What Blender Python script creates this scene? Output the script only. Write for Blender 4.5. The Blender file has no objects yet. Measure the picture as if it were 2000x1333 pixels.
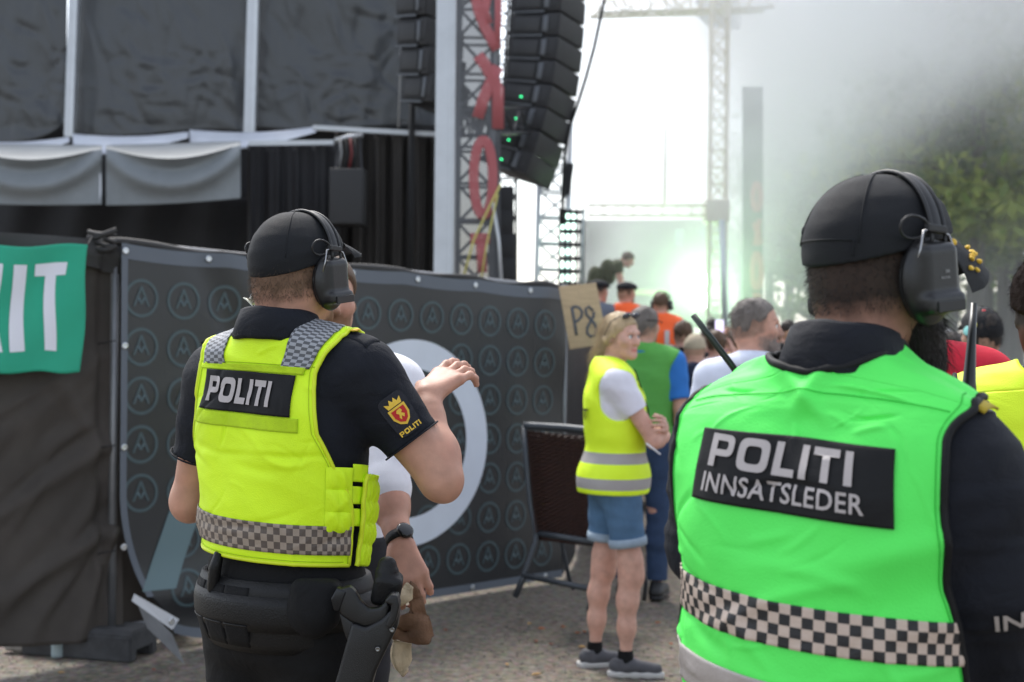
import bpy, bmesh, math, random
import numpy as np
from mathutils import Vector, Matrix, Euler
random.seed(7); RNG = np.random.RandomState(7)
SC = bpy.context.scene; COL = SC.collection
R = math.radians
# ------------------------------------------------------------------ camera
CAM_H = 1.66; FPX = 2778.0
PITCH = R(0.42); ROLL = R(0.7)
cf = Vector((0, math.cos(PITCH), -math.sin(PITCH)))
cr0 = Vector((1, 0, 0)); cu0 = cr0.cross(cf)
cr = cr0*math.cos(ROLL) + cu0*math.sin(ROLL); cu = cr.cross(cf)
cam_d = bpy.data.cameras.new('camera'); cam = bpy.data.objects.new('camera', cam_d); COL.objects.link(cam)
cam.matrix_world = Matrix(((cr.x, cu.x, -cf.x, 0), (cr.y, cu.y, -cf.y, 0), (cr.z, cu.z, -cf.z, CAM_H), (0, 0, 0, 1)))
cam_d.sensor_width = 36; cam_d.lens = 50.0; cam_d.clip_start = 0.05; cam_d.clip_end = 500
cam_d.dof.use_dof = True; cam_d.dof.focus_distance = 2.95; cam_d.dof.aperture_fstop = 4.5; cam_d.dof.aperture_blades = 8
SC.camera = cam
def PX(px, py, d):
    """point that stands d metres down the lens axis, seen at photo pixel px, py (2000 x 1333)"""
    return Vector((0, 0, CAM_H)) + cf*d + cr*((px-1000)/FPX*d) + cu*((666.5-py)/FPX*d)
def GR(px, py, z=0.0):
    v = cf + cr*((px-1000)/FPX) + cu*((666.5-py)/FPX)
    return Vector((0, 0, CAM_H)) + v*((z-CAM_H)/v.z)
# ------------------------------------------------------------------ world, sun, exposure
SUN_EL, SUN_AZ = R(54), R(338)          # azimuth clockwise from +Y
W = bpy.data.worlds.new('World'); SC.world = W; W.use_nodes = True
nt = W.node_tree; nt.nodes.clear()
sky = nt.nodes.new('ShaderNodeTexSky'); sky.sky_type = 'NISHITA'; sky.sun_disc = False
sky.sun_elevation = SUN_EL; sky.sun_rotation = SUN_AZ; sky.dust_density = 1.5; sky.air_density = 1.0; sky.ozone_density = 0.6
hs = nt.nodes.new('ShaderNodeHueSaturation'); hs.inputs['Saturation'].default_value = 0.45
bg = nt.nodes.new('ShaderNodeBackground'); bg.inputs['Strength'].default_value = 0.15
wo = nt.nodes.new('ShaderNodeOutputWorld')
nt.links.new(sky.outputs[0], hs.inputs['Color']); nt.links.new(hs.outputs[0], bg.inputs[0]); nt.links.new(bg.outputs[0], wo.inputs[0])
sd = bpy.data.lights.new('sun', 'SUN'); sun = bpy.data.objects.new('sun', sd); COL.objects.link(sun)
sd.energy = 1.5; sd.angle = R(18); sd.color = (1.0, 0.96, 0.9)
sdir = Vector((math.sin(SUN_AZ)*math.cos(SUN_EL), math.cos(SUN_AZ)*math.cos(SUN_EL), math.sin(SUN_EL)))
sun.rotation_euler = sdir.to_track_quat('Z', 'Y').to_euler(); sun.location = (0, -5, 12)
SC.view_settings.view_transform = 'Standard'; SC.view_settings.look = 'None'
SC.view_settings.exposure = 1.22; SC.view_settings.gamma = 1.0; SC.view_settings.use_curve_mapping = False
SC.render.engine = 'CYCLES'; SC.cycles.use_denoising = True
SC.cycles.volume_step_rate = 2.0; SC.cycles.max_bounces = 8; SC.cycles.volume_bounces = 8; SC.cycles.transparent_max_bounces = 16
# ------------------------------------------------------------------ materials
MATS = {}
def mat(name, col, rough=0.7, metal=0.0, bump=0.0, bscale=60.0, var=0.0, vscale=6.0, spec=0.5, alpha=1.0, sheen=0.0, emit=None, estr=0.0, trans=0.0, stretch=None, detail=4.0, wrk=0.0, wscale=9.0, coat=0.0, sss=0.0):
    if name in MATS: return MATS[name]
    m = bpy.data.materials.new(name); MATS[name] = m; m.use_nodes = True
    t = m.node_tree; p = t.nodes['Principled BSDF']
    c4 = (col[0], col[1], col[2], 1)
    p.inputs['Base Color'].default_value = c4
    p.inputs['Roughness'].default_value = rough; p.inputs['Metallic'].default_value = metal
    p.inputs['Specular IOR Level'].default_value = spec; p.inputs['Alpha'].default_value = alpha
    p.inputs['Sheen Weight'].default_value = sheen; p.inputs['Transmission Weight'].default_value = trans
    p.inputs['Coat Weight'].default_value = coat
    if sss: p.inputs['Subsurface Weight'].default_value = sss; p.inputs['Subsurface Radius'].default_value = (0.012, 0.005, 0.003); p.inputs['Subsurface Scale'].default_value = 1.0
    if emit: p.inputs['Emission Color'].default_value = (*emit, 1); p.inputs['Emission Strength'].default_value = estr
    co = t.nodes.new('ShaderNodeTexCoord'); mp = t.nodes.new('ShaderNodeMapping'); t.links.new(co.outputs['Object'], mp.inputs[0])
    if stretch: mp.inputs['Scale'].default_value = stretch
    if var:
        n = t.nodes.new('ShaderNodeTexNoise'); n.inputs['Scale'].default_value = vscale; n.inputs['Detail'].default_value = 6; n.inputs['Roughness'].default_value = 0.65
        t.links.new(mp.outputs[0], n.inputs['Vector'])
        r = t.nodes.new('ShaderNodeMapRange'); r.inputs['From Min'].default_value = 0.28; r.inputs['From Max'].default_value = 0.72
        r.inputs['To Min'].default_value = 1-var; r.inputs['To Max'].default_value = 1+var
        t.links.new(n.outputs[0], r.inputs[0])
        v = t.nodes.new('ShaderNodeVectorMath'); v.operation = 'SCALE'; v.inputs[0].default_value = col[:3]
        t.links.new(r.outputs[0], v.inputs['Scale']); t.links.new(v.outputs[0], p.inputs['Base Color'])
        rr = t.nodes.new('ShaderNodeMapRange'); rr.inputs['To Min'].default_value = max(0.05, rough-0.1); rr.inputs['To Max'].default_value = min(1, rough+0.1)
        t.links.new(n.outputs[0], rr.inputs[0]); t.links.new(rr.outputs[0], p.inputs['Roughness'])
    last = None
    for st, scl, dist, det in ((wrk, wscale, 0.02, 3.0), (bump, bscale, 0.004, detail)):
        if not st: continue
        n = t.nodes.new('ShaderNodeTexNoise'); n.inputs['Scale'].default_value = scl; n.inputs['Detail'].default_value = det
        if scl == wscale: n.inputs['Distortion'].default_value = 1.2
        t.links.new(mp.outputs[0], n.inputs['Vector'])
        b = t.nodes.new('ShaderNodeBump'); b.inputs['Strength'].default_value = st; b.inputs['Distance'].default_value = dist
        t.links.new(n.outputs[0], b.inputs['Height'])
        if last: t.links.new(last.outputs[0], b.inputs['Normal'])
        last = b
    if last: t.links.new(last.outputs[0], p.inputs['Normal'])
    return m
def mask_mat(name, base, layers, rough=0.6, bump=0.2, bscale=200, sss=0.0, var=0.12, vscale=30, spec=0.4):
    """skin-like material: 'layers' = [(attribute, colour, roughness, softness)] mixed in where the vertex attribute is below 0"""
    if name in MATS: return MATS[name]
    m = bpy.data.materials.new(name); MATS[name] = m; m.use_nodes = True
    t = m.node_tree; p = t.nodes['Principled BSDF']; p.inputs['Specular IOR Level'].default_value = spec
    if sss: p.inputs['Subsurface Weight'].default_value = sss; p.inputs['Subsurface Radius'].default_value = (0.012, 0.005, 0.003); p.inputs['Subsurface Scale'].default_value = 1.0
    co = t.nodes.new('ShaderNodeTexCoord')
    n = t.nodes.new('ShaderNodeTexNoise'); n.inputs['Scale'].default_value = vscale; n.inputs['Detail'].default_value = 5
    t.links.new(co.outputs['Object'], n.inputs['Vector'])
    cur = t.nodes.new('ShaderNodeRGB'); cur.outputs[0].default_value = (*base, 1); cur = cur.outputs[0]
    rcur = t.nodes.new('ShaderNodeValue'); rcur.outputs[0].default_value = rough; rcur = rcur.outputs[0]
    for (att, colr, rgh, soft) in layers:
        a = t.nodes.new('ShaderNodeAttribute'); a.attribute_name = att
        nm = t.nodes.new('ShaderNodeMath'); nm.operation = 'MULTIPLY_ADD'; nm.inputs[1].default_value = soft*2.2; nm.inputs[2].default_value = -soft*1.1
        t.links.new(n.outputs[0], nm.inputs[0])
        ad = t.nodes.new('ShaderNodeMath'); ad.operation = 'ADD'; t.links.new(a.outputs['Fac'], ad.inputs[0]); t.links.new(nm.outputs[0], ad.inputs[1])
        r = t.nodes.new('ShaderNodeMapRange'); r.inputs['From Min'].default_value = soft; r.inputs['From Max'].default_value = -soft
        t.links.new(ad.outputs[0], r.inputs[0])
        mx = t.nodes.new('ShaderNodeMixRGB'); mx.inputs[2].default_value = (*colr, 1); t.links.new(r.outputs[0], mx.inputs[0]); t.links.new(cur, mx.inputs[1]); cur = mx.outputs[0]
        mr = t.nodes.new('ShaderNodeMixRGB'); mr.inputs[2].default_value = (rgh,)*3+(1,); t.links.new(r.outputs[0], mr.inputs[0]); t.links.new(rcur, mr.inputs[1]); rcur = mr.outputs[0]
    nb = t.nodes.new('ShaderNodeTexNoise'); nb.inputs['Scale'].default_value = 11; nb.inputs['Detail'].default_value = 6; t.links.new(co.outputs['Object'], nb.inputs['Vector'])
    rb = t.nodes.new('ShaderNodeMapRange'); rb.inputs['From Min'].default_value = .42; rb.inputs['From Max'].default_value = .75; rb.inputs['To Max'].default_value = .28; t.links.new(nb.outputs[0], rb.inputs[0])
    mb_ = t.nodes.new('ShaderNodeMixRGB'); mb_.blend_type = 'MULTIPLY'; mb_.inputs[2].default_value = (1.0, .72, .66, 1); t.links.new(rb.outputs[0], mb_.inputs[0]); t.links.new(cur, mb_.inputs[1]); cur = mb_.outputs[0]
    vr = t.nodes.new('ShaderNodeMapRange'); vr.inputs['From Min'].default_value = 0.3; vr.inputs['From Max'].default_value = 0.7; vr.inputs['To Min'].default_value = 1-var; vr.inputs['To Max'].default_value = 1+var
    t.links.new(n.outputs[0], vr.inputs[0])
    vm = t.nodes.new('ShaderNodeVectorMath'); vm.operation = 'SCALE'; t.links.new(cur, vm.inputs[0]); t.links.new(vr.outputs[0], vm.inputs['Scale'])
    t.links.new(vm.outputs[0], p.inputs['Base Color']); t.links.new(rcur, p.inputs['Roughness'])
    n2 = t.nodes.new('ShaderNodeTexNoise'); n2.inputs['Scale'].default_value = bscale; n2.inputs['Detail'].default_value = 3; t.links.new(co.outputs['Object'], n2.inputs['Vector'])
    b = t.nodes.new('ShaderNodeBump'); b.inputs['Strength'].default_value = bump; b.inputs['Distance'].default_value = 0.002; t.links.new(n2.outputs[0], b.inputs['Height']); t.links.new(b.outputs[0], p.inputs['Normal'])
    return m
# ------------------------------------------------------------------ objects
def tag(o, label=None, cat=None, group=None, kind=None):
    if label: o['label'] = label
    if cat: o['category'] = cat
    if group: o['group'] = group
    if kind: o['kind'] = kind
    return o
def empty(name, loc=(0, 0, 0), rz=0.0, label=None, cat=None, group=None):
    o = bpy.data.objects.new(name, None); COL.objects.link(o); o.location = loc; o.rotation_euler = (0, 0, rz); o.empty_display_size = 0.1
    return tag(o, label, cat, group)
def meshobj(name, V, F, m=None, parent=None, smooth=True, attrs=None, label=None):
    me = bpy.data.meshes.new(name)
    if isinstance(V, np.ndarray) and isinstance(F, np.ndarray) and F.ndim == 2:
        nv, nf, k = len(V), len(F), F.shape[1]
        me.vertices.add(nv); me.vertices.foreach_set('co', np.ascontiguousarray(V, dtype=np.float32).ravel())
        me.loops.add(nf*k); me.loops.foreach_set('vertex_index', np.ascontiguousarray(F, dtype=np.int32).ravel())
        me.polygons.add(nf); me.polygons.foreach_set('loop_start', np.arange(0, nf*k, k, dtype=np.int32)); me.polygons.foreach_set('loop_total', np.full(nf, k, dtype=np.int32))
        me.update(calc_edges=True)
    else:
        me.from_pydata([tuple(v) for v in V], [], [tuple(int(i) for i in f) for f in F]); me.update()
    if smooth: me.polygons.foreach_set('use_smooth', [True]*len(me.polygons))
    if attrs:
        for an, av in attrs.items():
            a = me.attributes.new(an, 'FLOAT', 'POINT'); a.data.foreach_set('value', np.asarray(av, dtype=np.float32))
    o = bpy.data.objects.new(name, me); COL.objects.link(o)
    if m is not None: me.materials.append(m)
    if parent is not None: o.parent = parent
    if label: o['label'] = label
    return o
def local(parent, pts):
    """world points into the frame of a top-level empty"""
    M = (Matrix.Translation(parent.location) @ parent.rotation_euler.to_matrix().to_4x4()).inverted()
    return [M @ Vector(p) for p in pts]
class MB:
    """collects simple shapes into one mesh"""
    def __init__(s): s.v = []; s.f = []
    def add(s, V, F):
        o = len(s.v); s.v += [tuple(x) for x in V]; s.f += [tuple(i+o for i in f) for f in F]; return s
    def box(s, c, size, rot=None, bev=0.0):
        x, y, z = [k/2 for k in size]; Rm = rot if rot is not None else Matrix.Identity(3)
        if bev <= 0:
            V = [(sx*x, sy*y, sz*z) for sx in (-1, 1) for sy in (-1, 1) for sz in (-1, 1)]
            F = [(0, 1, 3, 2), (4, 6, 7, 5), (0, 4, 5, 1), (2, 3, 7, 6), (0, 2, 6, 4), (1, 5, 7, 3)]
        else:
            bm = bmesh.new(); bmesh.ops.create_cube(bm, size=1)
            for v in bm.verts: v.co = Vector((v.co.x*2*x, v.co.y*2*y, v.co.z*2*z))
            bmesh.ops.bevel(bm, geom=bm.edges[:], offset=bev, segments=2, profile=0.6, affect='EDGES')
            bm.verts.index_update(); V = [v.co.copy() for v in bm.verts]; F = [[v.index for v in f.verts] for f in bm.faces]; bm.free()
        return s.add([Vector(c) + Rm @ Vector(v) for v in V], F)
    def tube(s, pts, r, n=8, cap=True, flat=1.0, up=None):
        pts = [Vector(p) for p in pts]; rr = r if hasattr(r, '__len__') else [r]*len(pts)
        V = []; F = []; prev = None
        for i, p in enumerate(pts):
            t = (pts[min(i+1, len(pts)-1)] - pts[max(i-1, 0)]).normalized()
            if prev is None:
                a = Vector(up) if up else (Vector((0, 0, 1)) if abs(t.z) < 0.9 else Vector((1, 0, 0)))
                u = t.cross(a).normalized()
            else: u = (prev - t*prev.dot(t)).normalized()
            prev = u; w = t.cross(u)
            for k in range(n):
                q = 2*math.pi*k/n; V.append(p + u*math.cos(q)*rr[i] + w*math.sin(q)*rr[i]*flat)
        for i in range(len(pts)-1):
            for k in range(n):
                F.append((i*n+k, i*n+(k+1) % n, (i+1)*n+(k+1) % n, (i+1)*n+k))
        if cap: F.append(tuple(range(n-1, -1, -1))); F.append(tuple((len(pts)-1)*n+k for k in range(n)))
        return s.add(V, F)
    def bar(s, a, b, w, h=None, up=(0, 0, 1)):
        a, b = Vector(a), Vector(b); d = (b-a); L = d.length; d.normalize()
        U = Vector(up)
        if abs(d.dot(U)) > 0.95: U = Vector((0, 1, 0))
        x = d.cross(U).normalized(); z = x.cross(d)
        Rm = Matrix((x, d, z)).transposed()
        return s.box((a+b)/2, (w, L, h or w), Rm)
    def lathe(s, prof, n=20, M=None):
        V = []; F = []
        for (r, z) in prof:
            for k in range(n):
                q = 2*math.pi*k/n; v = Vector((r*math.cos(q), r*math.sin(q), z)); V.append(M @ v if M is not None else v)
        for i in range(len(prof)-1):
            for k in range(n): F.append((i*n+k, i*n+(k+1) % n, (i+1)*n+(k+1) % n, (i+1)*n+k))
        F.append(tuple(range(n-1, -1, -1))); F.append(tuple((len(prof)-1)*n+k for k in range(n)))
        return s.add(V, F)
    def grid(s, P):
        """P[i][j] points"""
        n, m = len(P), len(P[0]); V = [p for row in P for p in row]
        return s.add(V, [(i*m+j, i*m+j+1, (i+1)*m+j+1, (i+1)*m+j) for i in range(n-1) for j in range(m-1)])
    def build(s, name, m, parent=None, smooth=False, label=None):
        o = meshobj(name, s.v, s.f, m, parent, smooth, label=label)
        if smooth == 'auto': pass
        return o
def wnoise(x, y, z=0, seed=0, oct=3, rid=False):
    """cheap smooth noise from sines, vectorised"""
    r = np.random.RandomState(seed); v = 0.0; a = 1.0; f = 1.0
    for o in range(oct):
        for k in range(3):
            d = r.normal(size=3); d /= np.linalg.norm(d); ph = r.uniform(0, 6.28); f2 = f*r.uniform(0.7, 1.3)
            q = np.sin((d[0]*x + d[1]*y + d[2]*z)*f2 + ph + 0.8*np.sin((d[1]*x - d[0]*y + d[2]*z)*f2*0.6 + ph*2))
            v = v + a*(1-2*np.abs(q) if rid else q)/3
        a *= 0.5; f *= 2.1
    return v
def creases(u, v, n, box, amp, seed, lmin=.05, lmax=.16, w=(.004, .010), ang=None):
    """random soft fold lines on a sheet; u, v in metres, box = (u0, u1, v0, v1)"""
    r = np.random.RandomState(seed); h = np.zeros_like(np.asarray(u, float))
    for k in range(n):
        cx, cy = r.uniform(box[0], box[1]), r.uniform(box[2], box[3]); L = r.uniform(lmin, lmax)/2; q = r.uniform(0, 3.14) if ang is None else r.normal(ang[0], ang[1]); c, s_ = math.cos(q), math.sin(q); wd = r.uniform(*w)
        x = (u-cx)*c + (v-cy)*s_; y = -(u-cx)*s_ + (v-cy)*c + .18*x*x/L*r.uniform(-1, 1); h = h + amp*r.uniform(.4, 1)*r.choice([-1, 1])*np.exp(-(y/wd)**2 - (x/L)**4)
    return h
def sst(a, b, x):
    t = np.clip((x-a)/(b-a), 0, 1); return t*t*(3-2*t)
# ------------------------------------------------------------------ signed-distance bodies
class Sdf:
    def __init__(s): s.p = []
    def cap(s, a, b, ra, rb=None, k=0.03, sub=False):
        s.p.append(('c', np.array(a, float), np.array(b, float), float(ra), float(rb if rb is not None else ra), k, sub)); return s
    def fru(s, a, b, ra, rb=None, k=0.02, sub=False):
        """tapered capsule with its far end cut flat"""
        s.p.append(('f', np.array(a, float), np.array(b, float), float(ra), float(rb if rb is not None else ra), k, sub)); return s
    def ell(s, c, r, rot=None, k=0.03, sub=False):
        Rm = np.array(rot.to_3x3()) if rot is not None else None
        s.p.append(('e', np.array(c, float), np.array(r, float), Rm, 0, k, sub)); return s
    def box(s, c, hs, rad, rot=None, k=0.02, sub=False):
        Rm = np.array(rot.to_3x3()) if rot is not None else None
        s.p.append(('b', np.array(c, float), np.array(hs, float), Rm, rad, k, sub)); return s
    def plane(s, pt, n, k=0.004):
        """keeps the side the normal points away from"""
        n = np.array(n, float); s.p.append(('h', np.array(pt, float), n/np.linalg.norm(n), 0, 0, k, 'cut')); return s
    def copy(s, off=0.0):
        q = Sdf()
        for t in s.p:
            t = list(t)
            if off and t[6] is False:
                if t[0] in 'cf': t[3] += off; t[4] += off
                elif t[0] == 'e': t[2] = t[2] + off
                elif t[0] == 'b': t[4] += off
            q.p.append(tuple(t))
        return q
    def join(s, o): s.p += o.p; return s
    @staticmethod
    def one(t, P):
        if t[0] == 'c':
            a, b = t[1], t[2]; ab = b-a; L = max(ab @ ab, 1e-12); q = P-a; h = np.clip((q @ ab)/L, 0, 1)
            q = q - h[:, None]*ab; return np.sqrt(np.einsum('ij,ij->i', q, q)) - (t[3] + (t[4]-t[3])*h)
        if t[0] == 'f':
            a, b = t[1], t[2]; ab = b-a; L = np.sqrt(ab @ ab); u = ab/L; q = P-a; hh = q @ u
            w = q - np.clip(hh, 0, L*1.3)[:, None]*u; dd = np.sqrt(np.einsum('ij,ij->i', w, w)) - (t[3] + (t[4]-t[3])*np.clip(hh/L, 0, 1.3)); return np.maximum(dd, hh-L)
        if t[0] == 'e':
            q = P-t[1]
            if t[3] is not None: q = q @ t[3]
            r = t[2]; q = q/r; k0 = np.sqrt(np.einsum('ij,ij->i', q, q)); q = q/r; k1 = np.sqrt(np.einsum('ij,ij->i', q, q)); return k0*(k0-1)/np.maximum(k1, 1e-9) * 1.0
        if t[0] == 'b':
            q = P-t[1]
            if t[3] is not None: q = q @ t[3]
            q = np.abs(q) - t[2] + t[4]; return np.sqrt((np.maximum(q, 0)**2).sum(1)) + np.minimum(q.max(1), 0) - t[4]
        return (P-t[1]) @ t[2]
    @staticmethod
    def comb(d, e, k, op):
        if op is False:
            h = np.maximum(k-np.abs(d-e), 0)/k; return np.minimum(d, e) - h*h*k*0.25
        if op is True: e = -e
        h = np.maximum(k-np.abs(d-e), 0)/k; return np.maximum(d, e) + h*h*k*0.25
    def __call__(s, P):
        P = np.asarray(P, float); d = None
        for t in s.p:
            e = Sdf.one(t, P)
            d = e if d is None else Sdf.comb(d, e, t[5], t[6])
        return d
    def near(s, P):
        """value for points close to the surface: each shape is asked only near itself"""
        val = np.full(len(P), .5)
        for t in s.p:
            if t[0] == 'h': val = Sdf.comb(val, Sdf.one(t, P), t[5], t[6]); continue
            if t[0] in 'cf': l = np.minimum(t[1]-t[3]*1.3, t[2]-t[4]*1.3); h = np.maximum(t[1]+t[3]*1.3, t[2]+t[4]*1.3)
            else:
                r = np.full(3, np.linalg.norm(t[2])) if t[3] is not None else t[2]; l = t[1]-r; h = t[1]+r
            g = t[5]+.015; i = np.flatnonzero(((P > l-g) & (P < h+g)).all(1))
            if len(i): val[i] = Sdf.comb(val[i], Sdf.one(t, P[i]), t[5], t[6])
        return val
    def grad(s, V, e=.002):
        f0 = s.near(V); return f0, np.stack([s.near(V + np.eye(3)[a]*e) - f0 for a in range(3)], 1)/e
    def bounds(s):
        lo = np.full(3, 1e9); hi = -lo
        for t in s.p:
            if t[6]: continue
            if t[0] in 'cf': l = np.minimum(t[1]-t[3], t[2]-t[4]); h = np.maximum(t[1]+t[3], t[2]+t[4])
            else:
                r = np.full(3, np.linalg.norm(t[2])) if t[3] is not None else t[2]; l = t[1]-r; h = t[1]+r
            lo = np.minimum(lo, l); hi = np.maximum(hi, h)
        return lo-0.02, hi+0.02
    def mesh(s, h=0.008, disp=None, proj=True, clip=None):
        lo, hi = s.bounds()
        if clip: lo = np.maximum(lo, clip[0]); hi = np.minimum(hi, clip[1])
        B = 8; n = np.ceil((hi-lo)/h/B).astype(int)*B; nb = n//B
        bi = np.stack(np.meshgrid(*[np.arange(k) for k in nb], indexing='ij'), -1).reshape(-1, 3)
        cen = lo + (bi+0.5)*B*h; diag = B*h*0.87
        dc = [Sdf.one(t, cen) for t in s.p]; d = None
        for t, e in zip(s.p, dc): d = e if d is None else Sdf.comb(d, e, t[5], t[6])
        act = np.abs(d) < diag*1.6 + 0.02
        dmin = np.min([e for t, e in zip(s.p, dc) if t[6] is False], axis=0)
        G = np.where(d < 0, -1.0, 1.0).reshape(nb).repeat(B, 0).repeat(B, 1).repeat(B, 2).astype(np.float32)
        ab = bi[act]; off = np.stack(np.meshgrid(*[np.arange(B)]*3, indexing='ij'), -1).reshape(-1, 3)
        pi = (ab[:, None, :]*B + off[None]); P = lo + (pi+0.5)*h
        val = np.full(pi.shape[:2], 9.0); dcl = np.array(dc)[:, act]; dm = dmin[act]
        for t, e in zip(s.p, dcl):
            if t[6] is False: rel = e - diag*1.6 < dm + diag*1.6 + t[5]
            else: rel = e > -9 if t[6] == 'cut' else np.abs(e) < diag*2.2 + t[5] + 0.01
            if t[6] is True: rel = rel | (e < 0)
            if not rel.any(): continue
            Q = P[rel].reshape(-1, 3); ev = Sdf.one(t, Q).reshape(-1, B**3)
            val[rel] = Sdf.comb(val[rel], ev, t[5], t[6])
        G[pi[..., 0], pi[..., 1], pi[..., 2]] = val
        V, F = surface_nets(G, lo+0.5*h, h)
        f0, g = s.grad(V)
        V = V - np.clip(f0, -h, h)[:, None]*g/np.maximum((g*g).sum(1), 0.25)[:, None]
        if disp is not None:
            g = g/np.maximum(np.linalg.norm(g, axis=1), 1e-9)[:, None]; V = V + g*disp(V)[:, None]
        return V, F
def surface_nets(D, org, h):
    S = D < 0; n = D.shape
    c = [S[i:n[0]-1+i, j:n[1]-1+j, k:n[2]-1+k] for i in (0, 1) for j in (0, 1) for k in (0, 1)]
    cnt = sum(x.astype(np.int8) for x in c); A = np.argwhere((cnt > 0) & (cnt < 8))
    idx = np.full((n[0]-1, n[1]-1, n[2]-1), -1, np.int32); idx[A[:, 0], A[:, 1], A[:, 2]] = np.arange(len(A))
    corners = np.array([(i, j, k) for i in (0, 1) for j in (0, 1) for k in (0, 1)])
    vals = np.stack([D[A[:, 0]+i, A[:, 1]+j, A[:, 2]+k] for i, j, k in corners], 1).astype(float)
    acc = np.zeros((len(A), 3)); m = np.zeros(len(A))
    for a in range(8):
        for b in range(a+1, 8):
            if np.abs(corners[a]-corners[b]).sum() != 1: continue
            x = (vals[:, a] < 0) != (vals[:, b] < 0); t = np.where(x, vals[:, a]/(vals[:, a]-vals[:, b]+1e-12), 0)
            acc += np.where(x[:, None], corners[a] + t[:, None]*(corners[b]-corners[a]), 0); m += x
    V = org + (A + acc/m[:, None])*h; Fs = []
    for ax in range(3):
        u, v = (ax+1) % 3, (ax+2) % 3
        s0 = [slice(1, -1)]*3; s0[ax] = slice(0, -1); s1 = list(s0); s1[ax] = slice(1, None)
        a, b = S[tuple(s0)], S[tuple(s1)]; E = np.argwhere(a != b)
        if not len(E): continue
        o = np.ones(3, int); o[ax] = 0; E = E+o
        fl = S[E[:, 0], E[:, 1], E[:, 2]]
        du = np.zeros(3, int); du[u] = 1; dv = np.zeros(3, int); dv[v] = 1
        g = lambda q: idx[q[:, 0], q[:, 1], q[:, 2]]
        Q = np.stack([g(E-du-dv), g(E-dv), g(E), g(E-du)], 1)
        Q[~fl] = Q[~fl][:, ::-1]; Fs.append(Q)
    F = np.concatenate(Fs); F = F[(F >= 0).all(1)]
    return V, F
# ------------------------------------------------------------------ flat lettering
def loops_mesh(loops):
    cu_ = bpy.data.curves.new('t', 'CURVE'); cu_.dimensions = '2D'; cu_.fill_mode = 'BOTH'
    for L in loops:
        sp = cu_.splines.new('POLY'); sp.points.add(len(L)-1); sp.use_cyclic_u = True
        for p, q in zip(sp.points, L): p.co = (q[0], q[1], 0, 1)
    o = bpy.data.objects.new('t', cu_); me = bpy.data.meshes.new_from_object(o); bpy.data.objects.remove(o); return me
def text_mesh(txt, bold=0.0, sp=1.0):
    cu_ = bpy.data.curves.new('t', 'FONT'); cu_.body = txt; cu_.offset = bold; cu_.space_character = sp; cu_.resolution_u = 3
    o = bpy.data.objects.new('t', cu_); COL.objects.link(o); bpy.context.view_layer.update()
    me = bpy.data.meshes.new_from_object(o.evaluated_get(bpy.context.evaluated_depsgraph_get())); bpy.data.objects.remove(o); return me
def cut_grid(me, step):
    """mesh -> list verts, faces, cut so that no face spans more than 'step'"""
    bm = bmesh.new(); bm.from_mesh(me); bpy.data.meshes.remove(me)
    xs = [v.co.x for v in bm.verts]; ys = [v.co.y for v in bm.verts]
    for ax, (a, b) in enumerate(((min(xs), max(xs)), (min(ys), max(ys)))):
        n = int((b-a)/step)
        for i in range(1, n+1):
            q = a + (b-a)*i/(n+1); co = Vector((q, 0, 0)) if ax == 0 else Vector((0, q, 0)); no = Vector((1, 0, 0)) if ax == 0 else Vector((0, 1, 0))
            bmesh.ops.bisect_plane(bm, geom=bm.verts[:]+bm.edges[:]+bm.faces[:], plane_co=co, plane_no=no)
    bm.verts.index_update(); V = np.array([v.co for v in bm.verts]); F = [[v.index for v in f.verts] for f in bm.faces]; bm.free(); return V, F
def sup(cx, cy, a, b, n=28, e=4.0, q0=0.0, q1=2*math.pi):
    out = []
    for i in range(n):
        t = q0 + (q1-q0)*i/(n if abs(q1-q0) > 6.28 else n-1); c, s_ = math.cos(t), math.sin(t)
        out.append((cx + a*math.copysign(abs(c)**(2/e), c), cy + b*math.copysign(abs(s_)**(2/e), s_)))
    return out
def block_word(word, w=0.25, gap=0.14):
    """wide block capitals for P O L I T, height 1; returns loops and total width"""
    x = 0; L = []
    for ch in word:
        if ch == 'O':
            a = 0.48; L += [sup(x+a, 0.5, a, 0.5), sup(x+a, 0.5, a-w, 0.5-w)]; x += 2*a
        elif ch == 'P':
            b = 0.33; cy = 1-b; wd = 0.84; r = sup(x+wd-b, cy, b, b, 14, 3.2, math.pi/2, -math.pi/2)
            L += [[(x, 0), (x, 1)] + r + [(x+w, cy-b), (x+w, 0)]]
            ri = sup(x+wd-b, cy, b-w*0.86, b-w*0.86, 10, 3, math.pi/2, -math.pi/2); L += [[(x+w, cy+b-w*0.86)] + ri + [(x+w, cy-b+w*0.86)]]; x += wd
        elif ch == 'L': L += [[(x, 0), (x, 1), (x+w, 1), (x+w, w), (x+0.66, w), (x+0.66, 0)]]; x += 0.66
        elif ch == 'I': L += [[(x, 0), (x, 1), (x+w, 1), (x+w, 0)]]; x += w
        elif ch == 'T': m_ = 0.4; L += [[(x, 1-w), (x, 1), (x+2*m_, 1), (x+2*m_, 1-w), (x+m_+w/2, 1-w), (x+m_+w/2, 0), (x+m_-w/2, 0), (x+m_-w/2, 1-w)]]; x += 2*m_
        x += gap
    return L, x-gap
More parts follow.
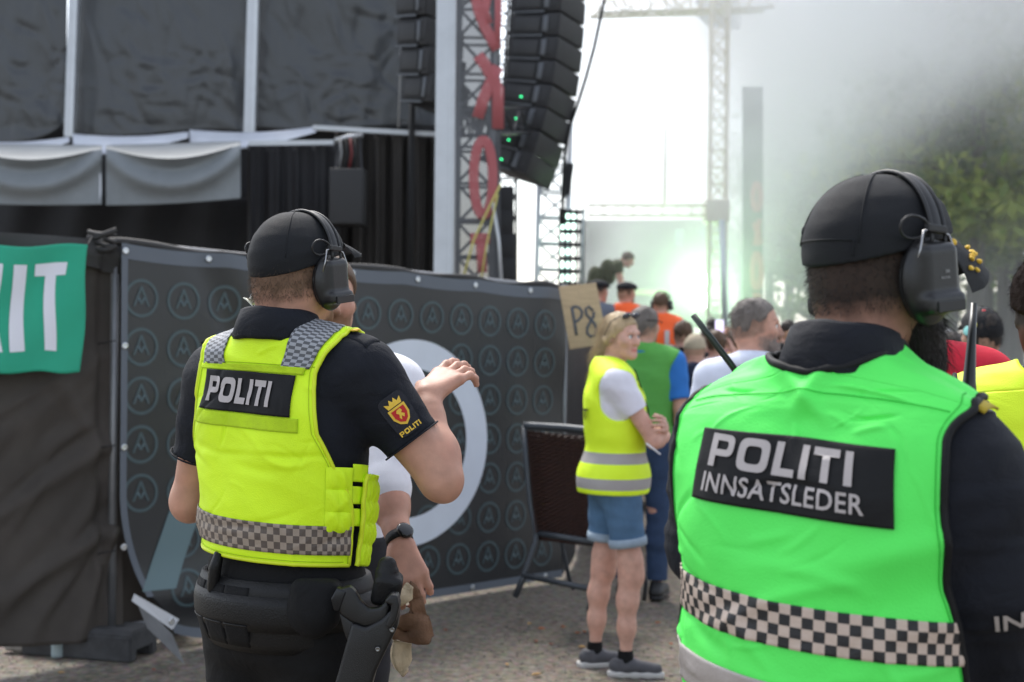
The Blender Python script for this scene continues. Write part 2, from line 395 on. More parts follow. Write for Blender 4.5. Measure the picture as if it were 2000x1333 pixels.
# ------------------------------------------------------------------ people
def joints(H, **o):
    s = H/1.8
    J = dict(pelvis=(0, 0, .98), chest=(0, 0, 1.30), neck=(0, -.02, 1.50), head=(0, .025, 1.685),
             hipL=(-.09, 0, .93), hipR=(.09, 0, .93), kneeL=(-.10, .015, .50), kneeR=(.10, .015, .50),
             ankL=(-.10, -.02, .085), ankR=(.10, -.02, .085), toeL=(-.12, .13, .03), toeR=(.12, .13, .03),
             shL=(-.19, -.005, 1.455), shR=(.19, -.005, 1.455), elL=(-.235, -.03, 1.17), elR=(.235, -.03, 1.17),
             wrL=(-.25, .06, .93), wrR=(.25, .06, .93))
    J = {k: np.array(v)*s for k, v in J.items()}; J['s'] = s
    for k, v in o.items(): J[k] = np.array(v, float)
    return J
def torso_sdf(J, w=1.0, belly=0.0, deep=1.0):
    s = J['s']; c = lambda x, y, z: np.array((x*w, y, z))*s
    p = J['pelvis']; D = Sdf()
    D.ell(p + c(0, -.005, .0), np.array((.168*w, .118*deep, .14))*s)
    D.ell(p + c(0, .005+belly*.3, .15), np.array((.150*w, .108*deep+belly, .17))*s, k=.06)
    ch = J['chest']
    D.ell(ch + c(0, 0, 0), np.array((.172*w, .118*deep, .20))*s, k=.08)
    D.ell(ch + c(-.07, -.035, .06), np.array((.09*w, .085*deep, .13))*s, k=.04); D.ell(ch + c(.07, -.035, .06), np.array((.09*w, .085*deep, .13))*s, k=.04)
    n = J['neck']
    for sd_ in ('L', 'R'):
        sh = J['sh'+sd_]; mid = n*0.35 + sh*0.65 + np.array((0, 0, .0))
        D.cap(n + np.array((0, -.014, .022))*s, mid + np.array((0, -.012, .004)), .052*s, .058*s, k=.06)
        D.cap(mid, sh - (sh-n)*0.05, .06*s, .062*s, k=.05)
    return D
def arm_sdf(J, sd_, w=1.0, hand=None, D=None):
    s = J['s']; D = D or Sdf(); sh, el, wr = J['sh'+sd_], J['el'+sd_], J['wr'+sd_]
    D.cap(sh, sh + (el-sh)*.35, .062*s*w, .056*s*w, k=.05); D.cap(sh + (el-sh)*.3, el, .054*s*w, .041*s*w, k=.03)
    D.cap(el, el + (wr-el)*.3, .040*s*w, .044*s*w, k=.03); D.cap(el + (wr-el)*.28, el + (wr-el)*.8, .044*s*w, .029*s*w, k=.03); D.cap(el + (wr-el)*.75, wr, .029*s*w, .026*s*w, k=.02)
    ua, fa = (el-sh)/np.linalg.norm(el-sh), (wr-el)/np.linalg.norm(wr-el); tip = ua-fa; tip /= max(np.linalg.norm(tip), .2); D.cap(el + tip*.022*s, el + tip*.026*s + fa*.02*s, .021*s*w, .02*s*w, k=.02)
    D.cap(sh + (el-sh)*.62 - fa*.0*s + np.cross(ua, np.cross(fa, ua))*.012*s, el + fa*.07*s + np.cross(fa, np.cross(ua, fa))*-.006*s, .030*s*w, .030*s*w, k=.03)
    return D
def hand_sdf(D, wr, fwd, back, thumb, s=1.0, curl=(.35, .4, .45, .5), spread=.06, tcurl=.3, k=.007):
    """fwd: knuckle direction, back: normal of the hand's back, thumb: side the thumb is on"""
    f = np.array(Vector(fwd).normalized()); b = np.array(back, float); b -= f*(b@f); b /= np.linalg.norm(b); t = np.array(thumb, float); t -= f*(t@f) + b*(t@b); t /= np.linalg.norm(t)
    L = .092*s; wr = np.array(wr, float)
    lens = (.043, .047, .044, .036)
    for i in range(4):
        o = (1.5-i)*.021*s; kn = wr + f*L*(1-.05*abs(i-1.2)) + t*o
        D.cap(wr + f*.012*s + t*o*.55, kn, .0145*s, .0125*s, k=.02)
        a = curl[i]; d = f*math.cos(.4*a) - b*math.sin(.4*a) + t*(1.5-i)*spread; d /= np.linalg.norm(d); q = kn; ang = .5*a
        for j, (ln, r0, r1) in enumerate(((lens[i], .0098, .0088), (lens[i]*.62, .0088, .0080), (lens[i]*.5, .0080, .0068))):
            D.cap(q, q + d*ln*s, r0*s, r1*s, k=k); q = q + d*ln*s; ang += a*1.1
            d = f*math.cos(ang) - b*math.sin(ang) + t*(1.5-i)*spread*.5; d /= np.linalg.norm(d)
    q0 = wr + f*.022*s + t*.022*s; d = f*.55 + t*.65 - b*.35; d /= np.linalg.norm(d)
    q1 = q0 + d*.038*s; D.cap(q0, q1, .0165*s, .0125*s, k=.014)
    d2 = f*(.75) + t*(.5-tcurl) - b*(.3+tcurl); d2 /= np.linalg.norm(d2); q2 = q1 + d2*.030*s; D.cap(q1, q2, .011*s, .0095*s, k=k); D.cap(q2, q2 + (d2*.8+f*.2)*.024*s, .0095*s, .0078*s, k=k)
    return D
def leg_sdf(J, sd_, w=1.0, D=None):
    s = J['s']; D = D or Sdf(); h, k_, a = J['hip'+sd_], J['knee'+sd_], J['ank'+sd_]
    D.cap(h, k_, .088*s*w, .052*s*w, k=.05)
    bk = np.array((0, -.014, 0))*s; P_ = lambda q, o=0.: k_ + (a-k_)*q + bk*o
    D.cap(k_ + (h-k_)*.16, P_(.30, 1), .0535*s*w, .0535*s*w, k=.07); D.cap(P_(.28, 1), P_(.62, .6), .053*s*w, .043*s*w, k=.05); D.cap(P_(.60, .6), a, .043*s*w, .031*s*w, k=.05); D.ell(k_ + np.array((0, .030, .004))*s, np.array((.024, .016, .03))*s*w, k=.04)
    return D
def headM(J, yaw=0, pitch=0, roll=0):
    s = J['s']; return Matrix.Translation(Vector(J['head'])) @ Euler((pitch, roll, -yaw), 'XYZ').to_matrix().to_4x4() @ Matrix.Scale(.235/.235*s*0.97, 4)
def hp(M, x, y, z): return np.array(M @ Vector((x, y, z)))
def head_sdf(M, D=None, female=False, nose=1.0, ears=True, chin=1.0, occ=True):
    D = D or Sdf(); sc = M.to_scale().x; rot = M.to_3x3().normalized()
    E = lambda c, r, k=.02, sub=False, rx=None: D.ell(hp(M, *c), np.array(r)*sc, rot if rx is None else rot @ rx, k=k, sub=sub)
    C = lambda a, b, r0, r1, k=.012, sub=False: D.cap(hp(M, *a), hp(M, *b), r0*sc, r1*sc, k=k, sub=sub)
    E((0, -.012, .03), (.077, .097, .087), .03)
    E((0, .028, -.028), (.0625, .066, .080), .03)
    jw = .92 if female else 1.0
    for sx in (-1, 1):
        C((sx*.050*jw, .005, -.055), (sx*.022*jw, .068, -.092*chin), .020, .018, .03)
        E((sx*.040, .060, -.022), (.024, .024, .022), .025)          # cheek
    E((0, .076, -.098*chin), (.022*jw, .017, .016), .02)                # chin
    C((-.034, .083, .022), (.034, .083, .022), .010, .010, .018)      # brow
    C((0, .088, .008), (0, .1085*nose, -.030), .0085, .0125, .012)    # nose
    E((0, .100*nose, -.036), (.0175, .013, .0095), .008)
    for sx in (-1, 1): E((sx*.031, .098, .002), (.018, .016, .0125), .012, True)
    E((0, .0905, -.062), (.022, .0085, .0052), .006); E((0, .0895, -.0725), (.019, .0085, .006), .006)
    if occ: E((0, -.036, -.026), (.072, .072, .070), .03)
    if ears:
        for sx in (-1, 1):
            E((sx*.0785, -.008, -.008), (.009, .020, .032), .008, False, Euler((.15, 0, -sx*.35)).to_matrix())
            E((sx*.086, -.004, -.006), (.006, .010, .018), .006, True)
    return D
def neck_sdf(J, M, D, r=.056):
    s = J['s']; D.cap(J['neck'] + np.array((0, -.015, -.03)), hp(M, 0, -.015, -.06), (r+.006)*s, r*s, k=.04); return D
def hair_sdf(M, thick=.010, front=.072, fz=.060, nape=-.075, slope=(0, .78, -.62), ear=True):
    D = Sdf(); sc = M.to_scale().x; rot = M.to_3x3().normalized()
    D.ell(hp(M, 0, -.012, .03), (np.array((.077, .097, .087))+thick)*sc, rot)
    D.ell(hp(M, 0, -.03, -.03), (np.array((.066, .065, .065))+thick*.6)*sc, rot, k=.03)
    D.plane(hp(M, 0, front, fz), np.array(rot @ Vector(slope)), k=.012)
    D.plane(hp(M, 0, .026, .022), np.array(rot @ Vector((0, .6, -.8))), k=.012) if ear else None
    D.plane(hp(M, 0, -.05, nape), np.array(rot @ Vector((0, -.25, -1))), k=.012)
    return D
def strands(name, roots, dirs, length, r, m, parent, grav=0.3, seed=1, curl=0.012, seg=5):
    """thin tapered tubes as one mesh of hair"""
    rs = np.random.RandomState(seed); p = np.asarray(roots, float); d = np.asarray(dirs, float); d = d/np.linalg.norm(d, axis=1)[:, None]; n = len(p); L = (length*rs.uniform(.6, 1.25, n))[:, None]
    a = np.cross(d, (0.3, .2, 1)); a /= np.linalg.norm(a, axis=1)[:, None]; b = np.cross(d, a); ph = rs.uniform(0, 6.28, n)[:, None]; ca = (rs.uniform(.3, 1, n)*curl)[:, None]; V = np.zeros((n, seg, 3, 3))
    for i in range(seg):
        t = i/(seg-1); q = p + d*L*t + np.array((0, 0, -1))*grav*L*t*t + a*ca*np.sin(ph+3*t) + b*ca*np.cos(ph+4*t); rr = r*(1-.85*t)
        for k in range(3): V[:, i, k] = q + a*rr*math.cos(2.1*k) + b*rr*math.sin(2.1*k)
    base = np.array([(i*3+k, i*3+(k+1) % 3, i*3+3+(k+1) % 3, i*3+3+k) for i in range(seg-1) for k in range(3)]); F = (np.arange(n)[:, None, None]*seg*3 + base[None]).reshape(-1, 4); V = V.reshape(-1, 3)
    return meshobj(name, V, F, m, parent)
def eyes(parent, M, iris=(.12, .16, .2)):
    sc = M.to_scale().x; ew = mat('eye_white', (.75, .72, .68), .25); ei = mat('iris_%d' % int(iris[0]*1000), iris, .15, spec=.6); lid = mat('brow_hair', (.12, .08, .045), .9)
    for sx in (-1, 1):
        c = M @ Vector((sx*.0305, .0775, .001)); o = MB().lathe([(.0125*sc*math.sin(math.pi*i/10)+1e-4, -.0125*sc*math.cos(math.pi*i/10)) for i in range(11)], 16, Matrix.Translation(c)).build('eye', ew, parent, True)
        f = (M.to_3x3() @ Vector((0, 1, 0))).normalized()
        MB().lathe([(.0052*sc, -.0003), (.0056*sc, .0012), (.003*sc, .0022)], 14, Matrix.Translation(c + f*.0114*sc) @ f.to_track_quat('Z', 'Y').to_matrix().to_4x4()).build('iris', ei, o, True)
        MB().tube([M @ Vector((sx*(.014+.034*t), .0925-.020*t*t, .0235+.006*math.sin(2.4*t))) for t in (0, .25, .5, .75, 1)], [.0028*sc, .0042*sc, .004*sc, .0032*sc, .0012*sc], 6).build('eyebrow', lid, parent, True)
        MB().tube([M @ Vector((sx*(.0175+.029*t), .0895-.010*t*t, .0052+.0062*math.sin(3.14*t))) for t in (0, .25, .5, .75, 1)], .0021*sc, 6).build('eyelid', mat('lash', (.16, .09, .06), .7), parent, True)
def wrap_pt(D, o, d, off=0.0, r0=0.5):
    """march rays from outside in along -d towards o; arrays of points"""
    o = np.asarray(o, float); d = np.asarray(d, float); t = np.full(len(o), r0)
    for i in range(13):
        dd = D(o + d*t[:, None]) - off; t = np.maximum(t - dd*(.95 if i < 6 else 1.1), .0)
    return o + d*t[:, None]
def belt_ring(D, z, off, n=96, yc=0.0):
    q = np.linspace(0, 2*np.pi, n, endpoint=False); d = np.stack([np.sin(q), -np.cos(q), 0*q], 1); o = np.zeros((n, 3)); o[:, 2] = z; o[:, 1] = yc
    return wrap_pt(D, o, d, off)
def loft_rings(rings, closed=True):
    n = len(rings[0]); V = np.concatenate(rings); F = [(i*n+k, i*n+(k+1) % n, (i+1)*n+(k+1) % n, (i+1)*n+k) for i in range(len(rings)-1) for k in range(n)]
    return V, np.array(F)
def collar(parent, J, m, M=None, h=.045, r=.072, base=-.005, tilt=.012, name='collar', gap=0.0):
    s = J['s']; c = J['neck'] + np.array((0, -.012, .018+base))*s; prof = [(r-.006, -.02), (r-.004, h*.6), (r, h), (r+.007, h-.004), (r+.014, h*.5), (r+.026, -.012), (r+.022, -.020), (r+.010, -.016)]
    rings = []
    for (rr, z) in prof:
        q = np.linspace(0, 2*np.pi, 72, endpoint=False); x = np.sin(q)*rr*s; y = -np.cos(q)*rr*s*1.06; zz = z*s + (np.cos(q)*tilt - gap*np.maximum(0, -np.cos(q)))*s
        rings.append(np.stack([c[0]+x, c[1]+y, c[2]+zz], 1))
    V, F = loft_rings(rings); V = V + .0015*np.stack([wnoise(V[:, 0]*60, V[:, 1]*60, V[:, 2]*40, 3)]*3, 1)
    return meshobj(name, V, F, m, parent)
def wrinkle(V, amp, sc=(9, 9, 5), seed=0):
    return amp*(wnoise(V[:, 0]*sc[0]*2, V[:, 1]*sc[1]*2, V[:, 2]*sc[2]*2, seed, 3) + .7*wnoise(V[:, 0]*sc[0], V[:, 1]*sc[1], V[:, 2]*sc[2]*4, seed+5, 2, True))
def cap_hat(parent, M, m, tilt=.35, back=-.002, visor=True, vlen=.078, name='cap', thick=.009, vm=None, seam=True, vz=.06, droop=.4, side=.016):
    """baseball cap on the head frame M; back = height of the rear edge"""
    D = Sdf(); sc = M.to_scale().x; rot = M.to_3x3().normalized()
    D.ell(hp(M, 0, -.012, .034), (np.array((.077, .098, .090))+thick)*sc, rot)
    D.ell(hp(M, 0, .03, .055), (np.array((.066, .070, .062))+thick*.8)*sc, rot, k=.03)
    D.ell(hp(M, 0, -.026, .01), (np.array((.074, .080, .07))+thick*.55)*sc, rot, k=.03)
    n = Vector((0, math.sin(tilt), -math.cos(tilt))); D.plane(hp(M, 0, -.105, back), np.array(rot @ n), k=.004)
    global LASTCAP; LASTCAP = D
    V, F = D.mesh(.005, disp=lambda V: wrinkle(V, .0016, (14, 14, 18), 4))
    o = meshobj(name, V, F, m, parent)
    Mi = M.inverted()
    if seam:
        for sx in (-1, 1):          # panel seams as thin stitched ridges
            pts = []
            for i in range(14):
                t = i/13; q = -.1 + 1.45*t; dr = np.array(rot @ Vector((sx*math.cos(q)*math.sin(.62), -math.cos(q)*math.cos(.62), math.sin(q))))[None]
                pts.append(wrap_pt(D, hp(M, 0, -.012, .034)[None], dr, .0006, .3)[0])
            MB().tube(pts, .0011*sc, 5).build('seam', m, o, True)
        MB().lathe([(.001, .004), (.007, .002), (.008, 0)], 12, M @ Matrix.Translation((0, -.012, .1265+thick-.002))).build('button', m, o, True)
    if visor:
        P = []; T = []
        for i in range(9):
            row = []; f = i/8
            for j in range(17):
                a = (j/16*2-1); w = .074*(1-.10*f*f); x = a*w
                edge = math.sqrt(max(0, 1-(a*.96)**2))
                y = .058 + .034*math.sqrt(max(0, 1-a*a*.9)) + vlen*f*(edge**.55)
                z = vz - side*a*a - droop*vlen*f*(.7+.3*f)
                row.append((x, y, z))
            P.append(row)
        vb = MB(); top = [[M @ Vector(q) for q in r_] for r_ in P]; bot = [[M @ Vector((q[0], q[1], q[2]-.0045)) for q in r_] for r_ in P]
        vb.grid(top); vb.grid([r_[::-1] for r_ in bot])
        rim_t = top[8]; rim_b = bot[8]; vb.grid([rim_b, rim_t]); vb.grid([[r_[0] for r_ in top], [r_[0] for r_ in bot]]); vb.grid([[r_[16] for r_ in bot], [r_[16] for r_ in top]])
        vb.build('visor', vm or m, o, True)
    return o
def headset(parent, M, col=(.012, .012, .013), band=.105, up=0.0, big=1.0, wires=True):
    """ear defenders: two cups on a sprung band over the cap"""
    sc = M.to_scale().x; rot = M.to_3x3().normalized(); black = mat('earmuff_plastic', col, .38, bump=.15, bscale=400, var=.25, vscale=20)
    rub = mat('headset_rubber', (.014, .014, .015), .5); steel = mat('headset_steel', (.35, .35, .36), .3, 1.0)
    grp = MB(); hw = .106
    def arc(q, r_=0.0, y=0.0):   # q from -1 (left) to 1 (right)
        a = q*1.50; return M @ Vector((math.sin(a)*(hw+r_-.002), .010 + y, .018 + (band+.018+r_)*math.cos(a)))
    band_o = parent
    for dy, rr in ((-.013, .0032), (.013, .0032)):
        MB().tube([arc(-1+2*i/28, .003, dy) for i in range(29)], rr*sc, 8).build('band_wire', rub, band_o, True)
    rows = []
    for dy, h in ((-.011, 0), (-.007, .003), (0, .004), (.007, .003), (.011, 0)): rows.append([arc(-.86+1.72*i/28, .0015+h, dy) for i in range(29)])
    rows2 = [[arc(-.86+1.72*i/28, -.003, dy) for i in range(29)] for dy in (.011, -.011)]
    MB().grid(rows).grid(rows2).build('head_band', rub, band_o, True)
    for sx in (-1, 1):
        D = Sdf(); bx = lambda c, hs, rd, k=.012, rx=None, sub=False: D.box(hp(M, *c), np.array(hs)*sc*big, rd*sc, rot @ (rx or Matrix.Identity(3)), k=k, sub=sub)
        tl = Euler((.18, 0, 0)).to_matrix()
        D.ell(hp(M, sx*.094, .004, -.022+up), np.array((.020, .043, .060))*sc*big, rot @ tl, k=.01)
        bx((sx*.108, .008, -.016+up), (.015, .032, .046), .013, .010, tl)
        bx((sx*.113, .013, -.052+up), (.018, .033, .013), .008, .006, tl)
        V, F = D.mesh(.004); c = meshobj('ear_cup', V, F, black, band_o)
        D2 = Sdf(); D2.ell(hp(M, sx*.084, .004, -.022+up), np.array((.012, .040, .056))*sc*big, rot @ tl); V, F = D2.mesh(.006); meshobj('ear_cushion', V, F, rub, c)
        MB().box(hp(M, sx*.1325, .016, -.056+up), (.004*sc, .052*sc, .016*sc), rot @ tl, .0015).build('battery_cover', rub, c)
        if wires:
            MB().tube([M @ Vector((sx*x, y, z+up)) for x, y, z in ((.103, -.030, -.01), (.113, -.031, .018), (.109, -.024, .046), (.105, .0, .052), (.109, .026, .046), (.114, .036, .02), (.108, .036, -.005))], .0017*sc, 7).build('yoke', steel, c, True)
            lp = [M @ Vector((sx*(.103+.004*math.sin(q)), -.040 + .022*math.cos(q)*(1 if math.cos(q) < 0 else 1.4), .050 + .016*math.sin(q))) for q in [i/14*6.283 for i in range(15)]]
            MB().tube(lp, .0022*sc, 7).build('cable_loop', rub, c, True)
            MB().box(hp(M, sx*.107, .002, .052+up), (.012*sc, .036*sc, .012*sc), rot, .003).build('clamp', rub, c)
    return band_o
def empty_child(name, parent):
    o = bpy.data.objects.new(name, None); COL.objects.link(o); o.parent = parent; o.empty_display_size = .05; return o
class Cloth:
    """a garment sheet over the back: (a, t) -> surface point of torso D, a ~ metres sideways, t 0..1 up the back, 1..2 over the shoulder"""
    def __init__(s, D, z0, zs, off, wr=.006, seed=3, yc=.0, k=3.6, fold=None, tilt=0.0):
        s.tilt = tilt; s.D, s.z0, s.zs, s.off, s.wr, s.seed, s.yc, s.k, s.fold = D, z0, zs, off, wr, seed, yc, k, fold
    def __call__(s, a, t, lift=0.0):
        a = np.asarray(a, float).ravel(); t = np.asarray(t, float).ravel()
        t = t + a*s.tilt/(s.zs-s.z0)*(1-sst(1.0, 1.5, t))
        w = sst(.55, 1.5, t); phi = np.clip(t-1, 0, 2)*np.pi/2
        th = np.clip(a*s.k*(1-w), -2.9, 2.9); xo = np.clip(a*(.36+.64*w), -.13-.12*w, .13+.12*w)
        o = np.stack([xo, np.full_like(a, s.yc), s.z0 + (s.zs-s.z0)*np.clip(t, -1, 1)], 1)
        d = np.stack([np.sin(th)*np.cos(phi), -np.cos(th)*np.cos(phi), np.sin(phi)], 1)
        P = wrap_pt(s.D, o, d, s.off + lift)
        if s.wr:
            n = wnoise(a*22, t*9, 0, s.seed, 3)*.45 + wnoise(a*9+t*4, t*5, 0, s.seed+1, 2, True)*.9
            z_ = t*(s.zs-s.z0); n = n + creases(a, z_, 26, (-.3, .3, 0, .62), 1.0, s.seed+7) + creases(a, z_, 12, (-.3, .3, 0, .3), .9, s.seed+9, .1, .26, (.006, .014), (0, .25)) + creases(a, z_, 40, (-.3, .3, 0, .65), .42, s.seed+11, .03, .10, (.0028, .005))
            if s.fold is not None: n = n + s.fold(a, t)
            P = P + d*(s.wr*n)[:, None]
        s.lastd = d; return P
    def patch(s, name, fa, t0, t1, m, parent, nu=40, nv=40, lift=0.0, thick=0.003, attrs=None, us=(0., 1.)):
        """fa(t) -> (a_left, a_right)"""
        tt = np.linspace(t0, t1, nv); U = np.linspace(us[0], us[1], nu); A = np.array([[fa(t)[0] + (fa(t)[1]-fa(t)[0])*u for u in U] for t in tt]); T = np.repeat(tt[:, None], nu, 1)
        P = s(A, T, lift); Q = P - s.lastd*thick; n = nu*nv
        idx = np.arange(n).reshape(nv, nu)
        F = np.stack([idx[:-1, :-1], idx[:-1, 1:], idx[1:, 1:], idx[1:, :-1]], -1).reshape(-1, 4)
        rim = np.concatenate([idx[0, :], idx[1:, -1], idx[-1, -2::-1], idx[-2:0:-1, 0]]); rn = np.roll(rim, -1)
        S_ = np.stack([rim, rn+0, rn+n, rim+n], 1)[:, ::-1]
        F = np.concatenate([F, F[:, ::-1]+n, S_]); V = np.concatenate([P, Q])
        o = meshobj(name, V, F, m, parent, True)
        uv = o.data.uv_layers.new(name='UVMap'); 
        AU = np.concatenate([A.ravel(), A.ravel()]); TU = np.concatenate([T.ravel(), T.ravel()]); li = np.empty(len(o.data.loops), np.int32); o.data.loops.foreach_get('vertex_index', li)
        uv.data.foreach_set('uv', np.stack([AU[li], (TU*(s.zs-s.z0))[li]], 1).ravel().astype(np.float32))
        return o
    def line(s, name, A, T, r, m, parent, lift=0.0, n=7):
        P = s(np.array(A), np.array(T), lift); return MB().tube(P, r, n).build(name, m, parent, True)
    def print2d(s, name, V, F, m, parent, a0, t0, sx, sz, lift=.004, shear=0.0, tilt=0.0):
        h = s.zs-s.z0
        P = s(a0 + V[:, 0]*sx + V[:, 1]*shear, t0 + (V[:, 1]*sz + V[:, 0]*sx*tilt)/h, lift); return meshobj(name, P, F, m, parent, True)
def checker_mat(name, c1, c2, sx, sy, rough=.5):
    if name in MATS: return MATS[name]
    m = mat(name, c1, rough, bump=.12, bscale=300, wrk=.25, wscale=18); t = m.node_tree; p = t.nodes['Principled BSDF']
    uv = t.nodes.new('ShaderNodeUVMap'); mp = t.nodes.new('ShaderNodeMapping'); mp.inputs['Scale'].default_value = (1/sx, 1/sy, 1); mp.inputs['Location'].default_value = (100.003, 100.003, .5)
    ck = t.nodes.new('ShaderNodeTexChecker'); ck.inputs['Scale'].default_value = 1.0; ck.inputs['Color1'].default_value = (*c1, 1); ck.inputs['Color2'].default_value = (*c2, 1)
    t.links.new(uv.outputs[0], mp.inputs[0]); t.links.new(mp.outputs[0], ck.inputs['Vector']); t.links.new(ck.outputs[0], p.inputs['Base Color']); return m
# ------------------------------------------------------------------ the two officers in front
NAVY = mat('navy_uniform', (.006, .0075, .013), .78, bump=.35, bscale=500, var=.25, vscale=8, wrk=.35, wscale=14, spec=.3)
BLACKF = mat('black_cloth', (.0032, .0032, .004), .8, bump=.35, bscale=450, var=.3, vscale=9, wrk=.35, wscale=12, spec=.3)
BLACKP = mat('black_print', (.006, .006, .007), .62, spec=.25, bump=.1, bscale=300, var=.2, vscale=12, wrk=.15, wscale=14)
CAPM = mat('cap_cotton', (.007, .008, .0105), .75, bump=.5, bscale=600, var=.25, vscale=14, spec=.35)
LEATH = mat('black_nylon', (.004, .004, .0046), .55, spec=.35, bump=.4, bscale=260, var=.25, vscale=10)
POLY = mat('black_polymer', (.006, .006, .0068), .38, spec=.45, bump=.3, bscale=500, var=.2, vscale=20)
REFL = mat('reflective_print', (.40, .36, .35), .42, bump=.15, bscale=220, var=.10, vscale=18)
GOLD = mat('gold_thread', (.75, .48, .05), .45, .3, bump=.3, bscale=500)
HIYEL = mat('hi_vis_yellow', (.70, 1.0, .008), .62, bump=.3, bscale=380, var=.05, vscale=7, wrk=.12, wscale=7)
HIYEL2 = mat('hi_vis_velcro', (.54, .78, .012), .85, bump=.8, bscale=700, var=.10, vscale=40)
HIGRN = mat('hi_vis_green', (.095, .88, .115), .62, bump=.25, bscale=380, var=.04, vscale=6, wrk=.12, wscale=6)
PIPY = mat('yellow_binding', (.66, .80, .015), .55, bump=.2, bscale=300)
SKIN_A = mask_mat('skin_officer', (.50, .27, .19), [('hair', (.16, .095, .06), .85, .020), ('beard', (.20, .11, .06), .85, .012)], .5, sss=.08)
SKIN_B = mask_mat('skin_commander', (.26, .13, .085), [('hair', (.035, .022, .016), .85, .022), ('beard', (.010, .007, .006), .9, .008)], .5, sss=.06)
def skin_attrs(V, M, nape=-.062, beard=None):
    Mi = np.array(M.inverted()); q = V @ Mi[:3, :3].T + Mi[:3, 3]; x, y, z = q[:, 0], q[:, 1], q[:, 2]
    hair = np.maximum(np.maximum(y - (.030 + .3*np.maximum(z, 0)), nape + .25*(y+.09) - z), np.abs(x)*0 - 1)
    hair = np.where(np.abs(x) > .5, 1, hair)
    bd = np.full(len(V), 1.0)
    if beard is not None: bd = np.maximum(np.maximum(beard[0] - y, z - (beard[1] - .35*np.abs(x)/.06*.04)), -.155 - z)
    return {'hair': hair.astype(np.float32), 'beard': bd.astype(np.float32)}
def stubble(parent, V, at, z0, z1, m, n, M, length=.008):
    Mi = np.array(M.inverted()); q = V @ Mi[:3, :3].T + Mi[:3, 3]; ok = np.flatnonzero((at['hair'] < .004) & (q[:, 2] < z1) & (q[:, 2] > z0) & (q[:, 1] < .03)); rs = np.random.RandomState(6); ok = rs.choice(ok, n)
    c = np.array(M @ Vector((0, -.01, q[ok, 2].mean()))); out = V[ok] - c; out[:, 2] = 0; out /= np.linalg.norm(out, axis=1)[:, None]; jit = rs.normal(size=(n, 3))
    strands('cropped_hair', V[ok] + jit*.0025*np.array((1, 1, 1)) - out*.001, out*.55 + np.array((0, 0, -.8)) + jit*.25, length, .00042, m, parent, .1, 4, .0008, 3)['kind'] = 'stuff'
def sleeve(D, J, sd_, off, frac, k=.03, w=1.0):
    s = J['s']; sh, el, wr = J['sh'+sd_], J['el'+sd_], J['wr'+sd_]
    if frac <= 1: e = sh + (el-sh)*frac; D.cap(sh, sh + (el-sh)*.3, .062*s*w+off, .060*s*w+off, k=.05); D.fru(sh + (el-sh)*.15, e, .060*s*w+off, .050*s*w+off+.010, k=k)
    else:
        D.cap(sh, sh + (el-sh)*.35, .062*s*w+off, .058*s*w+off, k=.05); D.cap(sh + (el-sh)*.3, el, .056*s*w+off, .046*s*w+off, k=k)
        tp_ = (el-sh)/np.linalg.norm(el-sh) - (wr-el)/np.linalg.norm(wr-el); tp_ /= max(np.linalg.norm(tp_), .2); D.cap(el, el + tp_*.024*s, .040*s*w+off, .030*s*w+off, k=k)
        e = el + (wr-el)*(frac-1); D.fru(el, e, .047*s*w+off, .034*s*w+off+.004, k=k)
    return D
def trousers(parent, J, m, off=.016, name='trousers', to=1.9, h=.009, w=1.0, top=.1, seed=9, amp=.004, clipz=None):
    s = J['s']; D = Sdf(); p = J['pelvis']
    D.ell(p + np.array((0, -.008, -.0))*s, np.array((.170*w, .122*w, .14))*s + off); D.ell(p + np.array((0, 0, .08))*s, np.array((.155*w, .108*w, .12))*s + off, k=.05)
    D.plane(p + np.array((0, 0, top)), (0, 0, 1))
    for sd_ in 'LR':
        hi, kn, an = J['hip'+sd_], J['knee'+sd_], J['ank'+sd_]
        if to <= 1: D.fru(hi, hi + (kn-hi)*to, .092*s*w+off, (.092-.024*to)*s*w+off, k=.05)
        else: D.cap(hi, kn, .090*s*w+off, .058*s*w+off, k=.05); D.cap(kn, kn + (an-kn)*.35 + np.array((0, -.012, 0))*s, .060*s*w+off, .060*s*w+off, k=.03); D.fru(kn + (an-kn)*.2, kn + (an-kn)*(to-1), .061*s*w+off, .050*s*w+off, k=.03)
    V, F = D.mesh(h, disp=lambda V: wrinkle(V, amp, (7, 7, 9), seed), clip=clipz); return meshobj(name, V, F, m, parent)
def boots(parent, J, m, name='shoe', sole=None):
    s = J['s']
    for sd_ in 'LR':
        a, t = J['ank'+sd_], J['toe'+sd_]; D = Sdf(); a0 = np.array((a[0], a[1]-.015*s, .045*s)); t0 = np.array((t[0], t[1]+.02*s, .04*s))
        D.cap(a0 + np.array((0, -.03, 0))*s, t0, .040*s, .034*s); D.fru(a0, a + np.array((0, 0, .02))*s, .046*s, .042*s, k=.03); D.plane((0, 0, .022*s), (0, 0, -1), k=.003)
        V, F = D.mesh(.007); o = meshobj(name, V, F, m, parent)
        D = Sdf(); D.cap(a0 + np.array((0, -.03, -.02))*s, t0 + np.array((0, 0, -.02))*s, .044*s, .038*s); D.plane((0, 0, .026*s), (0, 0, 1), k=.003); D.plane((0, 0, .002), (0, 0, -1), k=.002)
        V, F = D.mesh(.008); meshobj('sole', V, F, sole or m, o)
